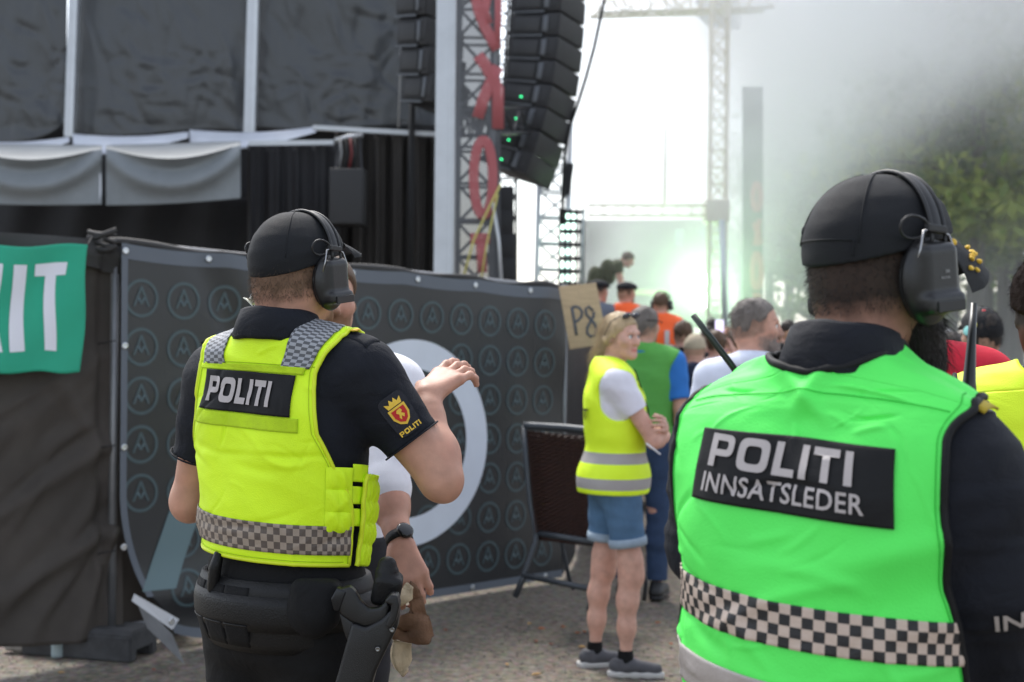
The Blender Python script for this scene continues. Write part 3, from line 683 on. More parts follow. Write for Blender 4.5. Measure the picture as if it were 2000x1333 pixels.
def prism(parent, pix, d, th, m, name, bev=.003, dshift=None, basis=None):
    """an outline given in photo pixels, stood at depth d, as a solid th metres thick"""
    n = len(pix); dd = d if hasattr(d, '__len__') else [d]*n
    A = [PX(x, y, q) for (x, y), q in zip(pix, dd)]; ax = basis if basis is not None else cf
    bm = bmesh.new(); va = [bm.verts.new(p - ax*th/2) for p in A]; vb = [bm.verts.new(p + ax*th/2) for p in A]
    bm.faces.new(va); bm.faces.new(vb[::-1])
    for i in range(n): bm.faces.new((va[i], vb[i], vb[(i+1) % n], va[(i+1) % n]))
    bmesh.ops.recalc_face_normals(bm, faces=bm.faces[:])
    if bev: bmesh.ops.bevel(bm, geom=[e for e in bm.edges], offset=bev, segments=2, profile=.6, affect='EDGES')
    bmesh.ops.triangulate(bm, faces=[f for f in bm.faces if len(f.verts) > 4])
    bm.verts.index_update(); V = local(parent, [v.co for v in bm.verts]); F = [[v.index for v in f.verts] for f in bm.faces]; bm.free()
    o = meshobj(name, V, F, m, parent, True)
    return o
def officer_yellow():
    d0 = 3.18; base = PX(566, 600, d0); H = 1.905; psi = R(30)
    t = empty('person', (base.x, base.y, 0), -psi, 'police officer in yellow POLITI vest and black cap, right hand raised and pointing', 'person', 'police officers')
    L = lambda x, y, d: np.array(local(t, [PX(x, y, d)])[0])
    J = joints(H)
    J['shR'] = J['shR'] + np.array((-.008, .025, .015)); J['shL'] = J['shL'] + np.array((-.005, .0, -.005))
    J['elR'] = L(862, 938, 3.10); J['wrR'] = L(832, 774, 3.22)
    J['elL'] = L(372, 980, 3.34); J['wrL'] = L(440, 955, 3.62)
    M = headM(J, R(7), R(-3), 0)
    T = torso_sdf(J, 1.04, 0.0, 1.05)
    B = T.copy(-.012); head_sdf(M, B); neck_sdf(J, M, B, .060)
    for sd_ in 'LR': arm_sdf(J, sd_, 1.0, None, B); leg_sdf(J, sd_, 1.0, B)
    fw = (L(925, 742, 3.20) - J['wrR']); hand_fwd = L(888, 724, 3.30) - J['wrR']
    hand_sdf(B, J['wrR'], hand_fwd, L(860, 690, 3.22) - L(860, 735, 3.24), np.array(local(t, [Vector(base) + Vector((-.2, 1, 0))])[0]) - np.array(local(t, [Vector(base)])[0]), 1.04, (.20, .30, .42, .55), .07, .2)
    hand_sdf(B, J['wrL'], J['wrL']-J['elL'], (0, .3, 1), (1, .2, .2), 1.05, (.5, .5, .5, .5))
    V, F = B.mesh(.0055, clip=((-1, -1, .85), (1, 1, 3)))
    at = skin_attrs(V, M, -.062, (.045, -.035)); meshobj('body', V, F, SKIN_A, t, attrs=at); stubble(t, V, at, -.075, .03, mat('short_brown_hair', (.09, .055, .032), .6), 3500, M)
    # shirt
    S = T.copy(.012)
    S.ell(J['neck'] + np.array((0, -.01, .125)), (.070, .076, .055), None, .01, True); S.plane((0, 0, 1.08), (0, 0, -1))
    for sd_ in 'LR': sleeve(S, J, sd_, .006, .62, w=.98)
    V, F = S.mesh(.0065, disp=lambda V: wrinkle(V, .0028, (9, 9, 9), 2)); sh = meshobj('shirt', V, F, NAVY, t)
    for sd_ in 'LR':
        a = J['sh'+sd_]; e = J['el'+sd_]; c = a + (e-a)*.617; u = (e-a)/np.linalg.norm(e-a); MM = Matrix.Translation(Vector(c)) @ Vector(u).to_track_quat('Z', 'Y').to_matrix().to_4x4()
        MB().tube([MM @ Vector((math.cos(q)*.0695, math.sin(q)*.0695, 0)) for q in [i/40*6.2832 for i in range(41)]], .0022, 6, False).build('hem', NAVY, sh, True)
    collar(t, J, NAVY, M, .046, .072, .040, .008)
    # trousers and belt
    trousers(t, J, BLACKF, .018, to=1.93, h=.010, top=.13, amp=.005); boots(t, J, LEATH)
    C = Sdf(); p = J['pelvis']; C.ell(p + np.array((0, -.006, .0)), np.array((.178, .128, .15))*1.03); C.ell(p + np.array((0, 0, .10)), np.array((.165, .118, .15))*1.03, k=.06)
    rings = [belt_ring(C, z, o) for z, o in ((1.015, .016), (1.012, .030), (1.035, .034), (1.065, .034), (1.088, .030), (1.085, .016))]
    V, F = loft_rings(rings); bl = meshobj('duty_belt', V, F, LEATH, t)
    rings = [belt_ring(C, z, o) for z, o in ((.965, .014), (.962, .022), (.985, .027), (1.09, .027), (1.118, .022), (1.118, .012))]
    V, F = loft_rings(rings); meshobj('belt_pad', V, F, LEATH, t)
    for i, th in enumerate((-50, -25, -1)):       # flat webbing pockets across the back
        q = R(th); P = []
        for z in np.linspace(.975, 1.105, 9):
            row = wrap_pt(C, np.array([(0, 0, z)]*9), np.array([(math.sin(q+u), -math.cos(q+u), 0) for u in np.linspace(-.19, .19, 9)]), .026 + .006*math.sin((z-.975)/.13*3.14)); P.append(row)
        pk = MB(); pk.grid(P); b = MB(); b.grid(P); o = b.build('belt_pocket', BLACKF, bl, True); md = o.modifiers.new('thick', 'SOLIDIFY'); md.thickness = .012; md.offset = -1
        for zi in (3, 6): MB().tube([v + np.array((math.sin(q), -math.cos(q), 0))*.001 for v in P[zi]], .0018, 5).build('seam', LEATH, bl, True)
    D = Sdf(); c = L(612, 1195, 3.0); D.ell(c, (.058, .045, .058)); D.box(c + np.array((0, .01, .02)), (.052, .035, .05), .02, Euler((0, 0, .5)).to_matrix(), k=.02); V, F = D.mesh(.006, disp=lambda V: wrinkle(V, .002, (20, 20, 20), 8)); meshobj('round_pouch', V, F, BLACKF, bl)
    D = Sdf(); c = L(756, 1150, 2.99); D.box(c, (.030, .03, .034), .014, Euler((.2, .2, .6)).to_matrix()); D.cap(c + np.array((0, 0, .04)), c + np.array((0, .0, .048)), .024, .02, k=.01); V, F = D.mesh(.005); meshobj('radio_pouch', V, F, LEATH, bl)
    MB().tube([np.array(L(428, 1080, 3.08)), np.array(L(420, 1110, 3.08)), np.array(L(416, 1150, 3.1)), np.array(L(420, 1172, 3.1))], [.010, .014, .013, .008], 8).build('baton_loop', LEATH, bl, True)
    # holster
    hol = prism(t, [(690, 1212), (716, 1222), (748, 1206), (772, 1180), (782, 1190), (778, 1222), (758, 1262), (735, 1310), (716, 1380), (640, 1380), (660, 1320), (676, 1262)], [2.95]*12, .055, POLY, 'holster', .008)
    prism(t, [(752, 1172), (764, 1158), (778, 1160), (782, 1180), (776, 1208), (764, 1226), (755, 1218), (764, 1196), (766, 1178)], 2.925, .05, POLY, 'retention_hood', .004).parent = hol
    for x, y in ((766, 1230), (738, 1268)): MB().lathe([(.006, .003), (.0045, .005), (.003, .004)], 12, Matrix.Translation(Vector(L(x, y, 2.92))) @ (Vector(local(t, [base-cf])[0]) - Vector(local(t, [base])[0])).to_track_quat('Z', 'Y').to_matrix().to_4x4()).build('rivet', mat('rivet_steel', (.2, .2, .2), .3, 1), hol, True)
    # vest
    VT = T.copy(.016); VT.ell(J['chest'] + np.array((0, -.02, -.12)), (.17, .125, .2), k=.06)
    zz0, zzs = 1.165, 1.565
    C1 = Cloth(VT, zz0, zzs, .010, .0046, 5, tilt=-.045)
    def sm(q):   # half width of the back panel
        return float(np.interp(q, (0, .22, .36, .52, .70, 1.0, 1.3, 1.6, 2.0, 2.4), (.335, .330, .312, .246, .196, .178, .174, .176, .176, .17)))
    tn = 1.42
    def nk(q): x = max(0., min(1., (q-tn)/.34)); return .078*math.sqrt(1-(1-x)**2)
    v = C1.patch('vest', lambda q: (-sm(q), sm(q)), 0, tn, HIYEL, t, 150, 180)
    v['label'] = 'fluorescent yellow vest'
    C1.patch('shoulder_strap', lambda q: (-sm(q), -nk(q)), tn, 2.35, HIYEL, v, 24, 50)
    C1.patch('shoulder_strap', lambda q: (nk(q), sm(q)), tn, 2.35, HIYEL, v, 24, 50)
    qq = np.linspace(0, 2.3, 80)
    for sx in (-1, 1): C1.line('binding', [sx*sm(q) for q in qq], qq, .0048, PIPY, v, -.001)
    C1.line('binding', np.linspace(-sm(0), sm(0), 80), np.zeros(80), .0048, PIPY, v, -.001)
    qn = np.linspace(tn, 2.2, 40); C1.line('binding', [-nk(q) for q in qn[::-1]] + [nk(q) for q in qn[1:]], list(qn[::-1]) + list(qn[1:]), .0042, PIPY, v, -.001)
    h = zzs-zz0
    ck = checker_mat('checker_grey', (.30, .31, .33), (.075, .078, .085), .0150, .0150)
    ckb = checker_mat('checker_brown', (.31, .25, .20), (.10, .078, .066), .0155, .0155)
    C1.patch('checker_band', lambda q: (-sm(q)+.004, sm(q)-.004), .022/h, .085/h, ckb, v, 100, 16, .0035)
    for a0, a1 in ((-.160, -.085), (.085, .160)):
        C1.patch('shoulder_checker', lambda q: (a0*(1-.0*q), a1), 1.06, 1.95, ck, v, 16, 30, .0035)
    C1.patch('velcro_strip', lambda q: (-.165, .150), 1.005, 1.075, HIYEL2, v, 40, 8, .0035)
    C1.patch('velcro_strip', lambda q: (-.165, .150), .70, .775, HIYEL2, v, 40, 8, .0035)
    C1.patch('name_panel', lambda q: (-.138, .130), .78, 1.0, BLACKP, v, 50, 20, .005)
    Lp, wd = block_word('POLITI'); V2, F2 = cut_grid(loops_mesh(Lp), .22)
    C1.print2d('lettering', V2, F2, REFL, v, -.116, .825, .190/wd, .054, .0078)
    SY = mat('yellow_stitch', (.42, .55, .01), .8)
    for sx in (-1, 1): C1.line('stitching', [sx*(sm(q)-.013) for q in qq[:60]], qq[:60], .0009, SY, v, .0012, 4)
    C1.line('stitching', np.linspace(-.30, .30, 90), np.full(90, .018), .0009, SY, v, .0012, 4); C1.line('stitching', np.linspace(-.172, .172, 60), np.full(60, 1.09), .0009, SY, v, .0012, 4)
    # quilted side pockets and straps
    for i, (q0, q1) in enumerate(((.17, .29), (.29, .41), (.41, .53))):
        a, b = [x.ravel() for x in np.meshgrid(np.linspace(0, 1, 16), np.linspace(0, 1, 10), indexing='ij')]
        bul = .006*np.maximum(0, np.sin(3.14*a))**.6*np.maximum(0, np.sin(3.14*b))**.6
        P = C1(.222 + .098*a, q0 + (q1-q0)*b, .0015 + bul*(1 + .45*np.sin(13*a+5*b+2*i))).reshape(16, 10, 3)
        MB().grid(P).build('quilted_pocket', HIYEL, v, True)
        C1.patch('side_strap', lambda q: (.325, .47), q0+.045, q1+.02, HIYEL, v, 14, 8, -.002)
    fe = lambda q: .415 - .012*math.sin(q*6.5) - .030*max(0, .12-q)/.12 + .05*max(0, q-.44)/.12 + .004*math.sin(q*50)
    qa, ua = [x.ravel() for x in np.meshgrid(np.linspace(0, .50, 50), np.linspace(0, 1, 18), indexing='ij')]; fa = np.array([fe(q) for q in qa])
    P = C1(fa + (.62-fa)*ua, qa, .004 + .006*np.abs(np.sin(qa/.118*3.14))**.6*np.minimum(1, ua*6) + .003*np.sin(ua*30+qa*20)).reshape(50, 18, 3); o = MB().grid(P).build('front_panel', HIYEL, v, True); md = o.modifiers.new('t', 'SOLIDIFY'); md.thickness = .006; md.offset = -1
    C1.line('binding', [fe(q) for q in np.linspace(0, .50, 60)], np.linspace(0, .50, 60), .0055, PIPY, v, .005)
    # epaulette and sleeve badge
    for sx, sd_ in ((1, 'R'), (-1, 'L')):
        a = [(x, y) for x in (.168, .178, .19, .20, .21, .222) for y in (0,)]
        P = []
        SS = S
        for x in np.linspace(.150, .232, 8):
            ys = np.linspace(-.030, .022, 6); row = list(wrap_pt(SS, np.array([(sx*x, y, J['shR'][2]-.05) for y in ys]), np.array([(0., 0., 1.)]*6), .004, .25)); P.append(row)
        e = MB().grid(P).build('epaulette', NAVY, sh, True); md = e.modifiers.new('thick', 'SOLIDIFY'); md.thickness = .006; md.offset = 1
        for k in range(2 if sx > 0 else 0):
            MB().lathe([(.010, .0), (.0075, .003), (.003, .004)], 7, Matrix.Translation(Vector(P[3+k*0][2+k]) + Vector((0, 0, .006)))).build('star', GOLD, sh, True)
    badge(t, sh, S, J, L)
    cap_o = cap_hat(t, M, CAPM, .40, -.020, vlen=.080, vz=.082, droop=.22)
    hsn = empty('headset', t.location, -psi, 'black ear defenders worn over the cap of the officer in yellow', 'ear defenders', 'ear defenders'); headset(hsn, M, band=.099)
    pts = [hp(M, *q) for q in ((-.098, -.035, -.062), (-.085, -.075, -.060), (-.055, -.092, -.066), (-.03, -.092, -.085), (-.022, -.086, -.108))]
    clear = mat('clear_tube', (.55, .55, .45), .15, alpha=.75)
    MB().tube(pts, [.0022]*5, 7).build('acoustic_tube', clear, hsn, True)
    D = Sdf(); D.ell(hp(M, -.098, -.035, -.062), (.011, .011, .011)); V, F = D.mesh(.004); meshobj('tube_joint', V, F, clear, hsn)
    # pistol in the holster: a thing of its own
    g = empty('pistol', PX(700, 1190, 2.95), 0, 'black pistol in the hip holster of the officer in yellow', 'pistol')
    prism(g, [(653, 1172), (664, 1150), (684, 1144), (694, 1152), (706, 1174), (722, 1188), (742, 1186), (756, 1172), (764, 1180), (758, 1206), (738, 1220), (712, 1224), (692, 1216), (668, 1200)], 2.945, .030, POLY, 'grip', .006)
    prism(g, [(648, 1168), (660, 1146), (678, 1154), (664, 1192), (654, 1190)], 2.945, .034, mat('gun_steel', (.02, .021, .024), .28, .6), 'slide', .003)
    prism(g, [(664, 1196), (690, 1214), (720, 1222), (706, 1262), (684, 1262), (672, 1230)], 2.945, .026, POLY, 'frame', .003)
    return t, J, M, L
def badge(t, sh, S, J, L):
    """woven emblem on the right sleeve: shield under a crown, with the word below"""
    a, e = J['shR'], J['elR']; u = (e-a)/np.linalg.norm(e-a); side = L(775, 790, 3.0) - (a + (e-a)*.40); side -= u*(side@u); side /= np.linalg.norm(side); w = np.cross(u, side); o = a + (e-a)*.40
    def on(x, y, lift):   # x around the sleeve (metres), y up the sleeve
        q = -x/.07; d = np.cos(q)[:, None]*side + np.sin(q)[:, None]*w; return wrap_pt(S, o - u*y[:, None], d, lift, .2)
    def put(name, loops, m, lift, par, st=.02):
        V2, F2 = cut_grid(loops_mesh(loops), st); return meshobj(name, on(V2[:, 0], V2[:, 1], lift), F2, m, par)
    b = put('sleeve_badge', [sup(0, 0, .030, .047, 30, 5)], mat('badge_ground', (.012, .013, .02), .8, bump=.5, bscale=500), .003, sh, .012)
    put('badge_shield', [[(-.019, .018), (.019, .018), (.019, -.004), (.012, -.018), (0, -.026), (-.012, -.018), (-.019, -.004)]], GOLD, .0042, b)
    put('badge_field', [[(-.014, .013), (.014, .013), (.014, -.003), (.009, -.014), (0, -.020), (-.009, -.014), (-.014, -.003)]], mat('badge_red', (.50, .02, .02), .8), .0052, b)
    put('badge_lion', [[(-.004, .010), (.004, .011), (.006, .005), (.002, .002), (.007, -.004), (.003, -.010), (.0, -.004), (-.004, -.012), (-.006, -.006), (-.003, .0), (-.007, .005)]], GOLD, .006, b)
    put('badge_crown', [[(-.015, .020), (.015, .020), (.018, .034), (.009, .028), (.005, .038), (0, .030), (-.005, .038), (-.009, .028), (-.018, .034)]], GOLD, .0042, b)
    Lp, wd = block_word('POLITI'); Lp = [[(-.026 + x/wd*.052, -.043 + y*.011) for x, y in q] for q in Lp]; put('badge_word', Lp, GOLD, .0045, b)
def officer_green():
    d0 = 2.06; base = PX(1640, 600, d0); H = 1.865; psi = R(36)
    t = empty('person', (base.x, base.y, 0), -psi, 'bearded police commander in green POLITI INNSATSLEDER vest and black cap', 'person', 'police officers')
    L = lambda x, y, d: np.array(local(t, [PX(x, y, d)])[0])
    J = joints(H)
    J['shL'] = J['shL'] + np.array((.018, .0, -.034)); J['shR'] = J['shR'] + np.array((-.014, 0, -.036)); J['head'] = J['head'] + np.array((.025, .058, .014)); J['neck'] = J['neck'] + np.array((.012, .025, .0))
    J['elL'] = L(1392, 1060, 2.22); J['wrL'] = L(1400, 1190, 2.42)
    J['elR'] = L(1935, 1130, 1.94); J['wrR'] = L(1965, 1420, 2.04)
    M = headM(J, R(25), R(-4), 0)
    T = torso_sdf(J, 1.13, .02, 1.12)
    B = T.copy(-.012); head_sdf(M, B); neck_sdf(J, M, B, .060)
    for sd_ in 'LR': arm_sdf(J, sd_, .96, None, B); leg_sdf(J, sd_, 1.0, B)
    hand_sdf(B, J['wrL'], J['wrL']-J['elL'], (-1, 0, .2), (0, 1, .2), 1.05); hand_sdf(B, J['wrR'], J['wrR']-J['elR'], (1, 0, .2), (0, 1, .2), 1.05)
    V, F = B.mesh(.0055, clip=((-1, -1, .85), (1, 1, 3)))
    at = skin_attrs(V, M, -.074, (.02, -.03)); meshobj('body', V, F, SKIN_B, t, attrs=at); stubble(t, V, at, -.09, .03, mat('short_black_hair', (.014, .010, .008), .6), 4500, M, .006)
    S = T.copy(.016); S.ell(J['neck'] + np.array((0, -.01, .130)), (.074, .080, .055), None, .01, True); S.plane((0, 0, .98), (0, 0, -1))
    for sd_ in 'LR': sleeve(S, J, sd_, .014, 2.0 if sd_ == 'R' else 1.5, w=1.12 if sd_ == 'R' else 1.02)
    V, F = S.mesh(.0065, disp=lambda V: wrinkle(V, .0055, (9, 9, 11), 21)); sh = meshobj('jacket', V, F, NAVY, t)
    collar(t, J, NAVY, M, .054, .067, .038, .012)
    trousers(t, J, BLACKF, .02, to=1.93, h=.012, top=.05, w=1.1); boots(t, J, LEATH)
    VT = T.copy(.02); VT.ell(J['chest'] + np.array((0, -.02, -.14)), (.185, .14, .22), k=.06)
    z0, zs = 1.06, 1.52
    def fold(a, q):
        return 1.5*np.exp(-((q-.62-.6*(a-.05))/.05)**2)*sst(.02, .12, a) - 1.2*np.exp(-((q-.50-.5*(a-.05))/.06)**2)*sst(.05, .16, a) + 1.6*np.exp(-((a+.06-.22*(1.55-q))/.018)**2)*sst(1.0, 1.25, q) + 1.2*np.exp(-((a-.03+.10*(1.55-q))/.016)**2)*sst(1.05, 1.3, q)
    C2 = Cloth(VT, z0, zs, .014, .0056, 15, fold=fold, tilt=-.062)
    def sm(q): return float(np.interp(q, (0, .26, .45, .62, .78, 1.0, 1.3, 1.6, 2.4), (.335, .315, .272, .236, .224, .224, .218, .210, .20)))
    tn = 1.44
    def nk(q): x = max(0., min(1., (q-tn)/.34)); return .086*math.sqrt(1-(1-x)**2)
    sl = lambda q: sm(q) + .05*float(np.interp(q, (.3, .6, 1.0, 1.4), (0, 1, .8, 0)))
    v = C2.patch('vest', lambda q: (-sl(q), sm(q)), -.05, tn, HIGRN, t, 170, 190); v['label'] = 'fluorescent green vest'
    C2.patch('shoulder_strap', lambda q: (-sl(q), -nk(q)), tn, 2.35, HIGRN, v, 26, 50); C2.patch('shoulder_strap', lambda q: (nk(q), sm(q)), tn, 2.35, HIGRN, v, 26, 50)
    qq = np.linspace(-.05, 2.3, 90)
    for sx in (-1, 1): C2.line('binding', [sm(q) if sx > 0 else -sl(q) for q in qq], qq, .0062, BLACKP, v, -.001)
    qn = np.linspace(tn, 2.2, 40); C2.line('binding', [-nk(q) for q in qn[::-1]] + [nk(q) for q in qn[1:]], list(qn[::-1]) + list(qn[1:]), .0062, BLACKP, v, -.001)
    SG = mat('green_stitch', (.03, .50, .05), .8)
    for sx in (-1, 1): C2.line('stitching', [(sm(q)-.014) if sx > 0 else -(sl(q)-.014) for q in qq[:70]], qq[:70], .0008, SG, v, .0012, 4)
    C2.line('stitching', np.linspace(-.20, .20, 70), np.full(70, 1.30), .0008, SG, v, .0012, 4)
    h = zs-z0
    ck = checker_mat('checker_black', (.52, .41, .34), (.010, .010, .012), .0155, .0150, .55)
    C2.patch('checker_band', lambda q: (-sl(q)+.004, sm(q)-.004), .180/h, .2385/h, ck, v, 120, 16, .0035)
    C2.patch('reflective_band', lambda q: (-sm(q)+.004, sm(q)-.004), .075/h, .130/h, mat('reflective_tape', (.40, .36, .34), .38, bump=.3, bscale=300, var=.08, wrk=.3, wscale=12), v, 100, 12, .0035)
    C2.patch('name_panel', lambda q: (-.160, .150), .775, 1.0, BLACKP, v, 50, 24, .0045)
    Lp, wd = block_word('POLITI', .23, .16); V2, F2 = cut_grid(loops_mesh(Lp), .25); C2.print2d('lettering', V2, F2, REFL, v, -.132, .882, .225/wd, .045, .0072)
    V2, F2 = cut_grid(text_mesh('INNSATSLEDER', .014, 1.06), .25); V2[:, 0] /= V2[:, 0].max(); V2[:, 1] /= V2[:, 1].max()
    C2.print2d('lettering', V2, F2, REFL, v, -.138, .806, .248, .0265, .0072)
    # yellow shoulder slide, jacket seams, sleeve print
    P = [list(wrap_pt(S, np.array([(x, y, J['shR'][2]-.06) for y in np.linspace(-.040, .02, 6)]), np.array([(0., 0., 1.)]*6), .005, .25)) for x in np.linspace(.150, .225, 7)]
    e = MB().grid(P).build('shoulder_slide', mat('slide_yellow', (.45, .33, .02), .7, bump=.4, bscale=300), sh, True); md = e.modifiers.new('thick', 'SOLIDIFY'); md.thickness = .004; md.offset = 1
    a, el, wr = J['shR'], J['elR'], J['wrR']; u = (wr-el)/np.linalg.norm(wr-el); o = el + u*.03; side = L(2006, 1175, 1.6) - o; side -= u*(side@u); side /= np.linalg.norm(side); w_ = np.cross(u, side)
    V2, F2 = cut_grid(text_mesh('INNS', .014), .3); V2 = V2 / V2[:, 1].max()*.028
    q = -(V2[:, 0] - .012)/.075; meshobj('sleeve_lettering', wrap_pt(S, o - u*V2[:, 1:2], np.cos(q)[:, None]*side + np.sin(q)[:, None]*w_, .003, .2), F2, REFL, sh)
    cap_o = cap_hat(t, M, CAPM, .34, -.008, vlen=.112, thick=.013, vz=.074, droop=.46, side=.045)
    sc = M.to_scale().x; rot = M.to_3x3().normalized()
    # stitched strap across the back of the cap, gold braid on the visor
    for z in (.004, .027):
        th = np.linspace(-1.2, .55, 30); MB().tube(wrap_pt(LASTCAP, np.repeat(hp(M, 0, -.012, z)[None], 30, 0), np.array([np.array(rot @ Vector((math.sin(x), -math.cos(x), 0))) for x in th]), .0004, .3), .0012, 5).build('strap_seam', CAPM, cap_o, True)
    MB().tube(wrap_pt(LASTCAP, np.array([hp(M, 0, -.012, z) for z in np.linspace(.004, .027, 6)]), np.repeat(np.array(rot @ Vector((math.sin(.55), -math.cos(.55), 0)))[None], 6, 0), .0004, .3), .0012, 5).build('strap_seam', CAPM, cap_o, True)
    for k in range(9):
        aa, ff = .93 - .075*k, .62 + .12*math.sin(k*1.9); edge = math.sqrt(1-(aa*.96)**2); q_ = (aa*.074*(1-.1*ff*ff), .058 + .034*math.sqrt(1-aa*aa*.9) + .112*ff*edge**.55, .074 - .045*aa*aa - .46*.112*ff*(.7+.3*ff) + .003)
        D = Sdf(); D.ell(hp(M, *q_), np.array((.0050, .0056, .0034))*sc, rot @ Euler((0, .6, k*.7)).to_matrix()); V, F = D.mesh(.003); meshobj('gold_leaf', V, F, GOLD, cap_o)
    D = Sdf(); D.ell(hp(M, .055, .090, .045), np.array((.006, .006, .006))*sc); V, F = D.mesh(.003); meshobj('cap_button', V, F, GOLD, cap_o)
    hsn = empty('headset', t.location, -psi, 'black ear defenders worn over the cap of the commander in green', 'ear defenders', 'ear defenders'); headset(hsn, M, big=1.06, band=.104)
    V2, F2 = cut_grid(text_mesh('3M', .02), 5); V3, F3 = cut_grid(text_mesh('PELTOR', .02), 5); fm = mat('muff_print', (.25, .25, .25), .5)
    tl = Euler((.18, 0, 0)).to_matrix()
    for Vx, Fx, zz, hh in ((V2, F2, .004, .0048), (V3, F3, -.004, .0034)):
        Vx = Vx/Vx[:, 1].max()*hh; cx = Vx[:, 0].mean(); pts = [Vector((.1252, .010, -.014+zz)) + tl @ Vector((0, x-cx, y)) for x, y, _ in Vx]; meshobj('muff_lettering', [M @ p for p in pts], Fx, fm, hsn)
    MB().tube([hp(M, *q) for q in ((-.115, .02, -.075), (-.112, .015, -.10), (-.10, .0, -.13), (-.095, -.02, -.16))], .003, 7).build('headset_cable', mat('grey_cable', (.10, .10, .11), .5), hsn, True)
    # beard
    BM = mat('beard_hair', (.012, .009, .008), .7, bump=.8, bscale=160, spec=.3)
    D = Sdf(); D.ell(hp(M, 0, .060, -.115), np.array((.064, .058, .070))*sc, rot); D.ell(hp(M, 0, .035, -.075), np.array((.074, .060, .052))*sc, rot, k=.03); D.ell(hp(M, 0, .078, -.172), np.array((.048, .044, .050))*sc, rot, k=.04)
    D.plane(hp(M, 0, .05, -.040), np.array(rot @ Vector((0, -.35, 1))), k=.015)
    V, F = D.mesh(.006, disp=lambda V: .003*wnoise(V[:, 0]*120, V[:, 1]*120, V[:, 2]*40, 5)); bd = meshobj('beard', V, F, BM, t)
    rs = np.random.RandomState(3); pick = rs.choice(len(V), 1500); g = D.grad(V[pick])[1]; strands('beard_strands', V[pick] - g*.004, g*.6 + np.array((0, 0, -.9)) + rs.normal(size=(1500, 3))*.22, .032, .0007, BM, t, .3, 2, .005)['kind'] = 'stuff'
    # two radios worn on the chest, their aerials over the shoulders
    for k, (pts, rr, lab) in enumerate((([(1890, 800, 2.22), (1893, 745, 2.23), (1898, 660, 2.25), (1902, 594, 2.27)], (.0155, .0105, .0068, .0055), 'black radio with upright aerial behind the shoulder of the commander in green'),
                                        ([(1475, 778, 2.30), (1428, 712, 2.30), (1390, 662, 2.31), (1354, 616, 2.32)], (.0058, .0056, .0054, .0052), 'slanted dark green aerial of a radio at the far shoulder of the commander in green'))):
        g = empty('radio', PX(*pts[0]), 0, lab, 'radio', 'radios'); am = mat('aerial_rubber', (.010, .012, .011), .35) if k == 0 else mat('aerial_green', (.012, .020, .013), .35)
        pp = local(g, [PX(*q) for q in pts]); MB().tube(pp, rr, 12).build('aerial', am, g, True)
        if k == 0:
            D = Sdf(); D.box(pp[0] + Vector((.012, .01, -.075)), (.032, .02, .075), .008); V, F = D.mesh(.006); meshobj('radio_body', V, F, POLY, g)
            for x, y in ((1922, 795), (1908, 792)): MB().lathe([(.0085, 0), (.0085, .014), (.007, .016)], 14, Matrix.Translation(local(g, [PX(x, y+8, 2.24)])[0])).build('knob', LEATH, g, True)
        else:
            D = Sdf(); D.box(pp[0] + Vector((.01, .0, -.09)), (.03, .018, .085), .008); V, F = D.mesh(.006); meshobj('radio_body', V, F, POLY, g)
    return t, J, M
officer_yellow(); officer_green()
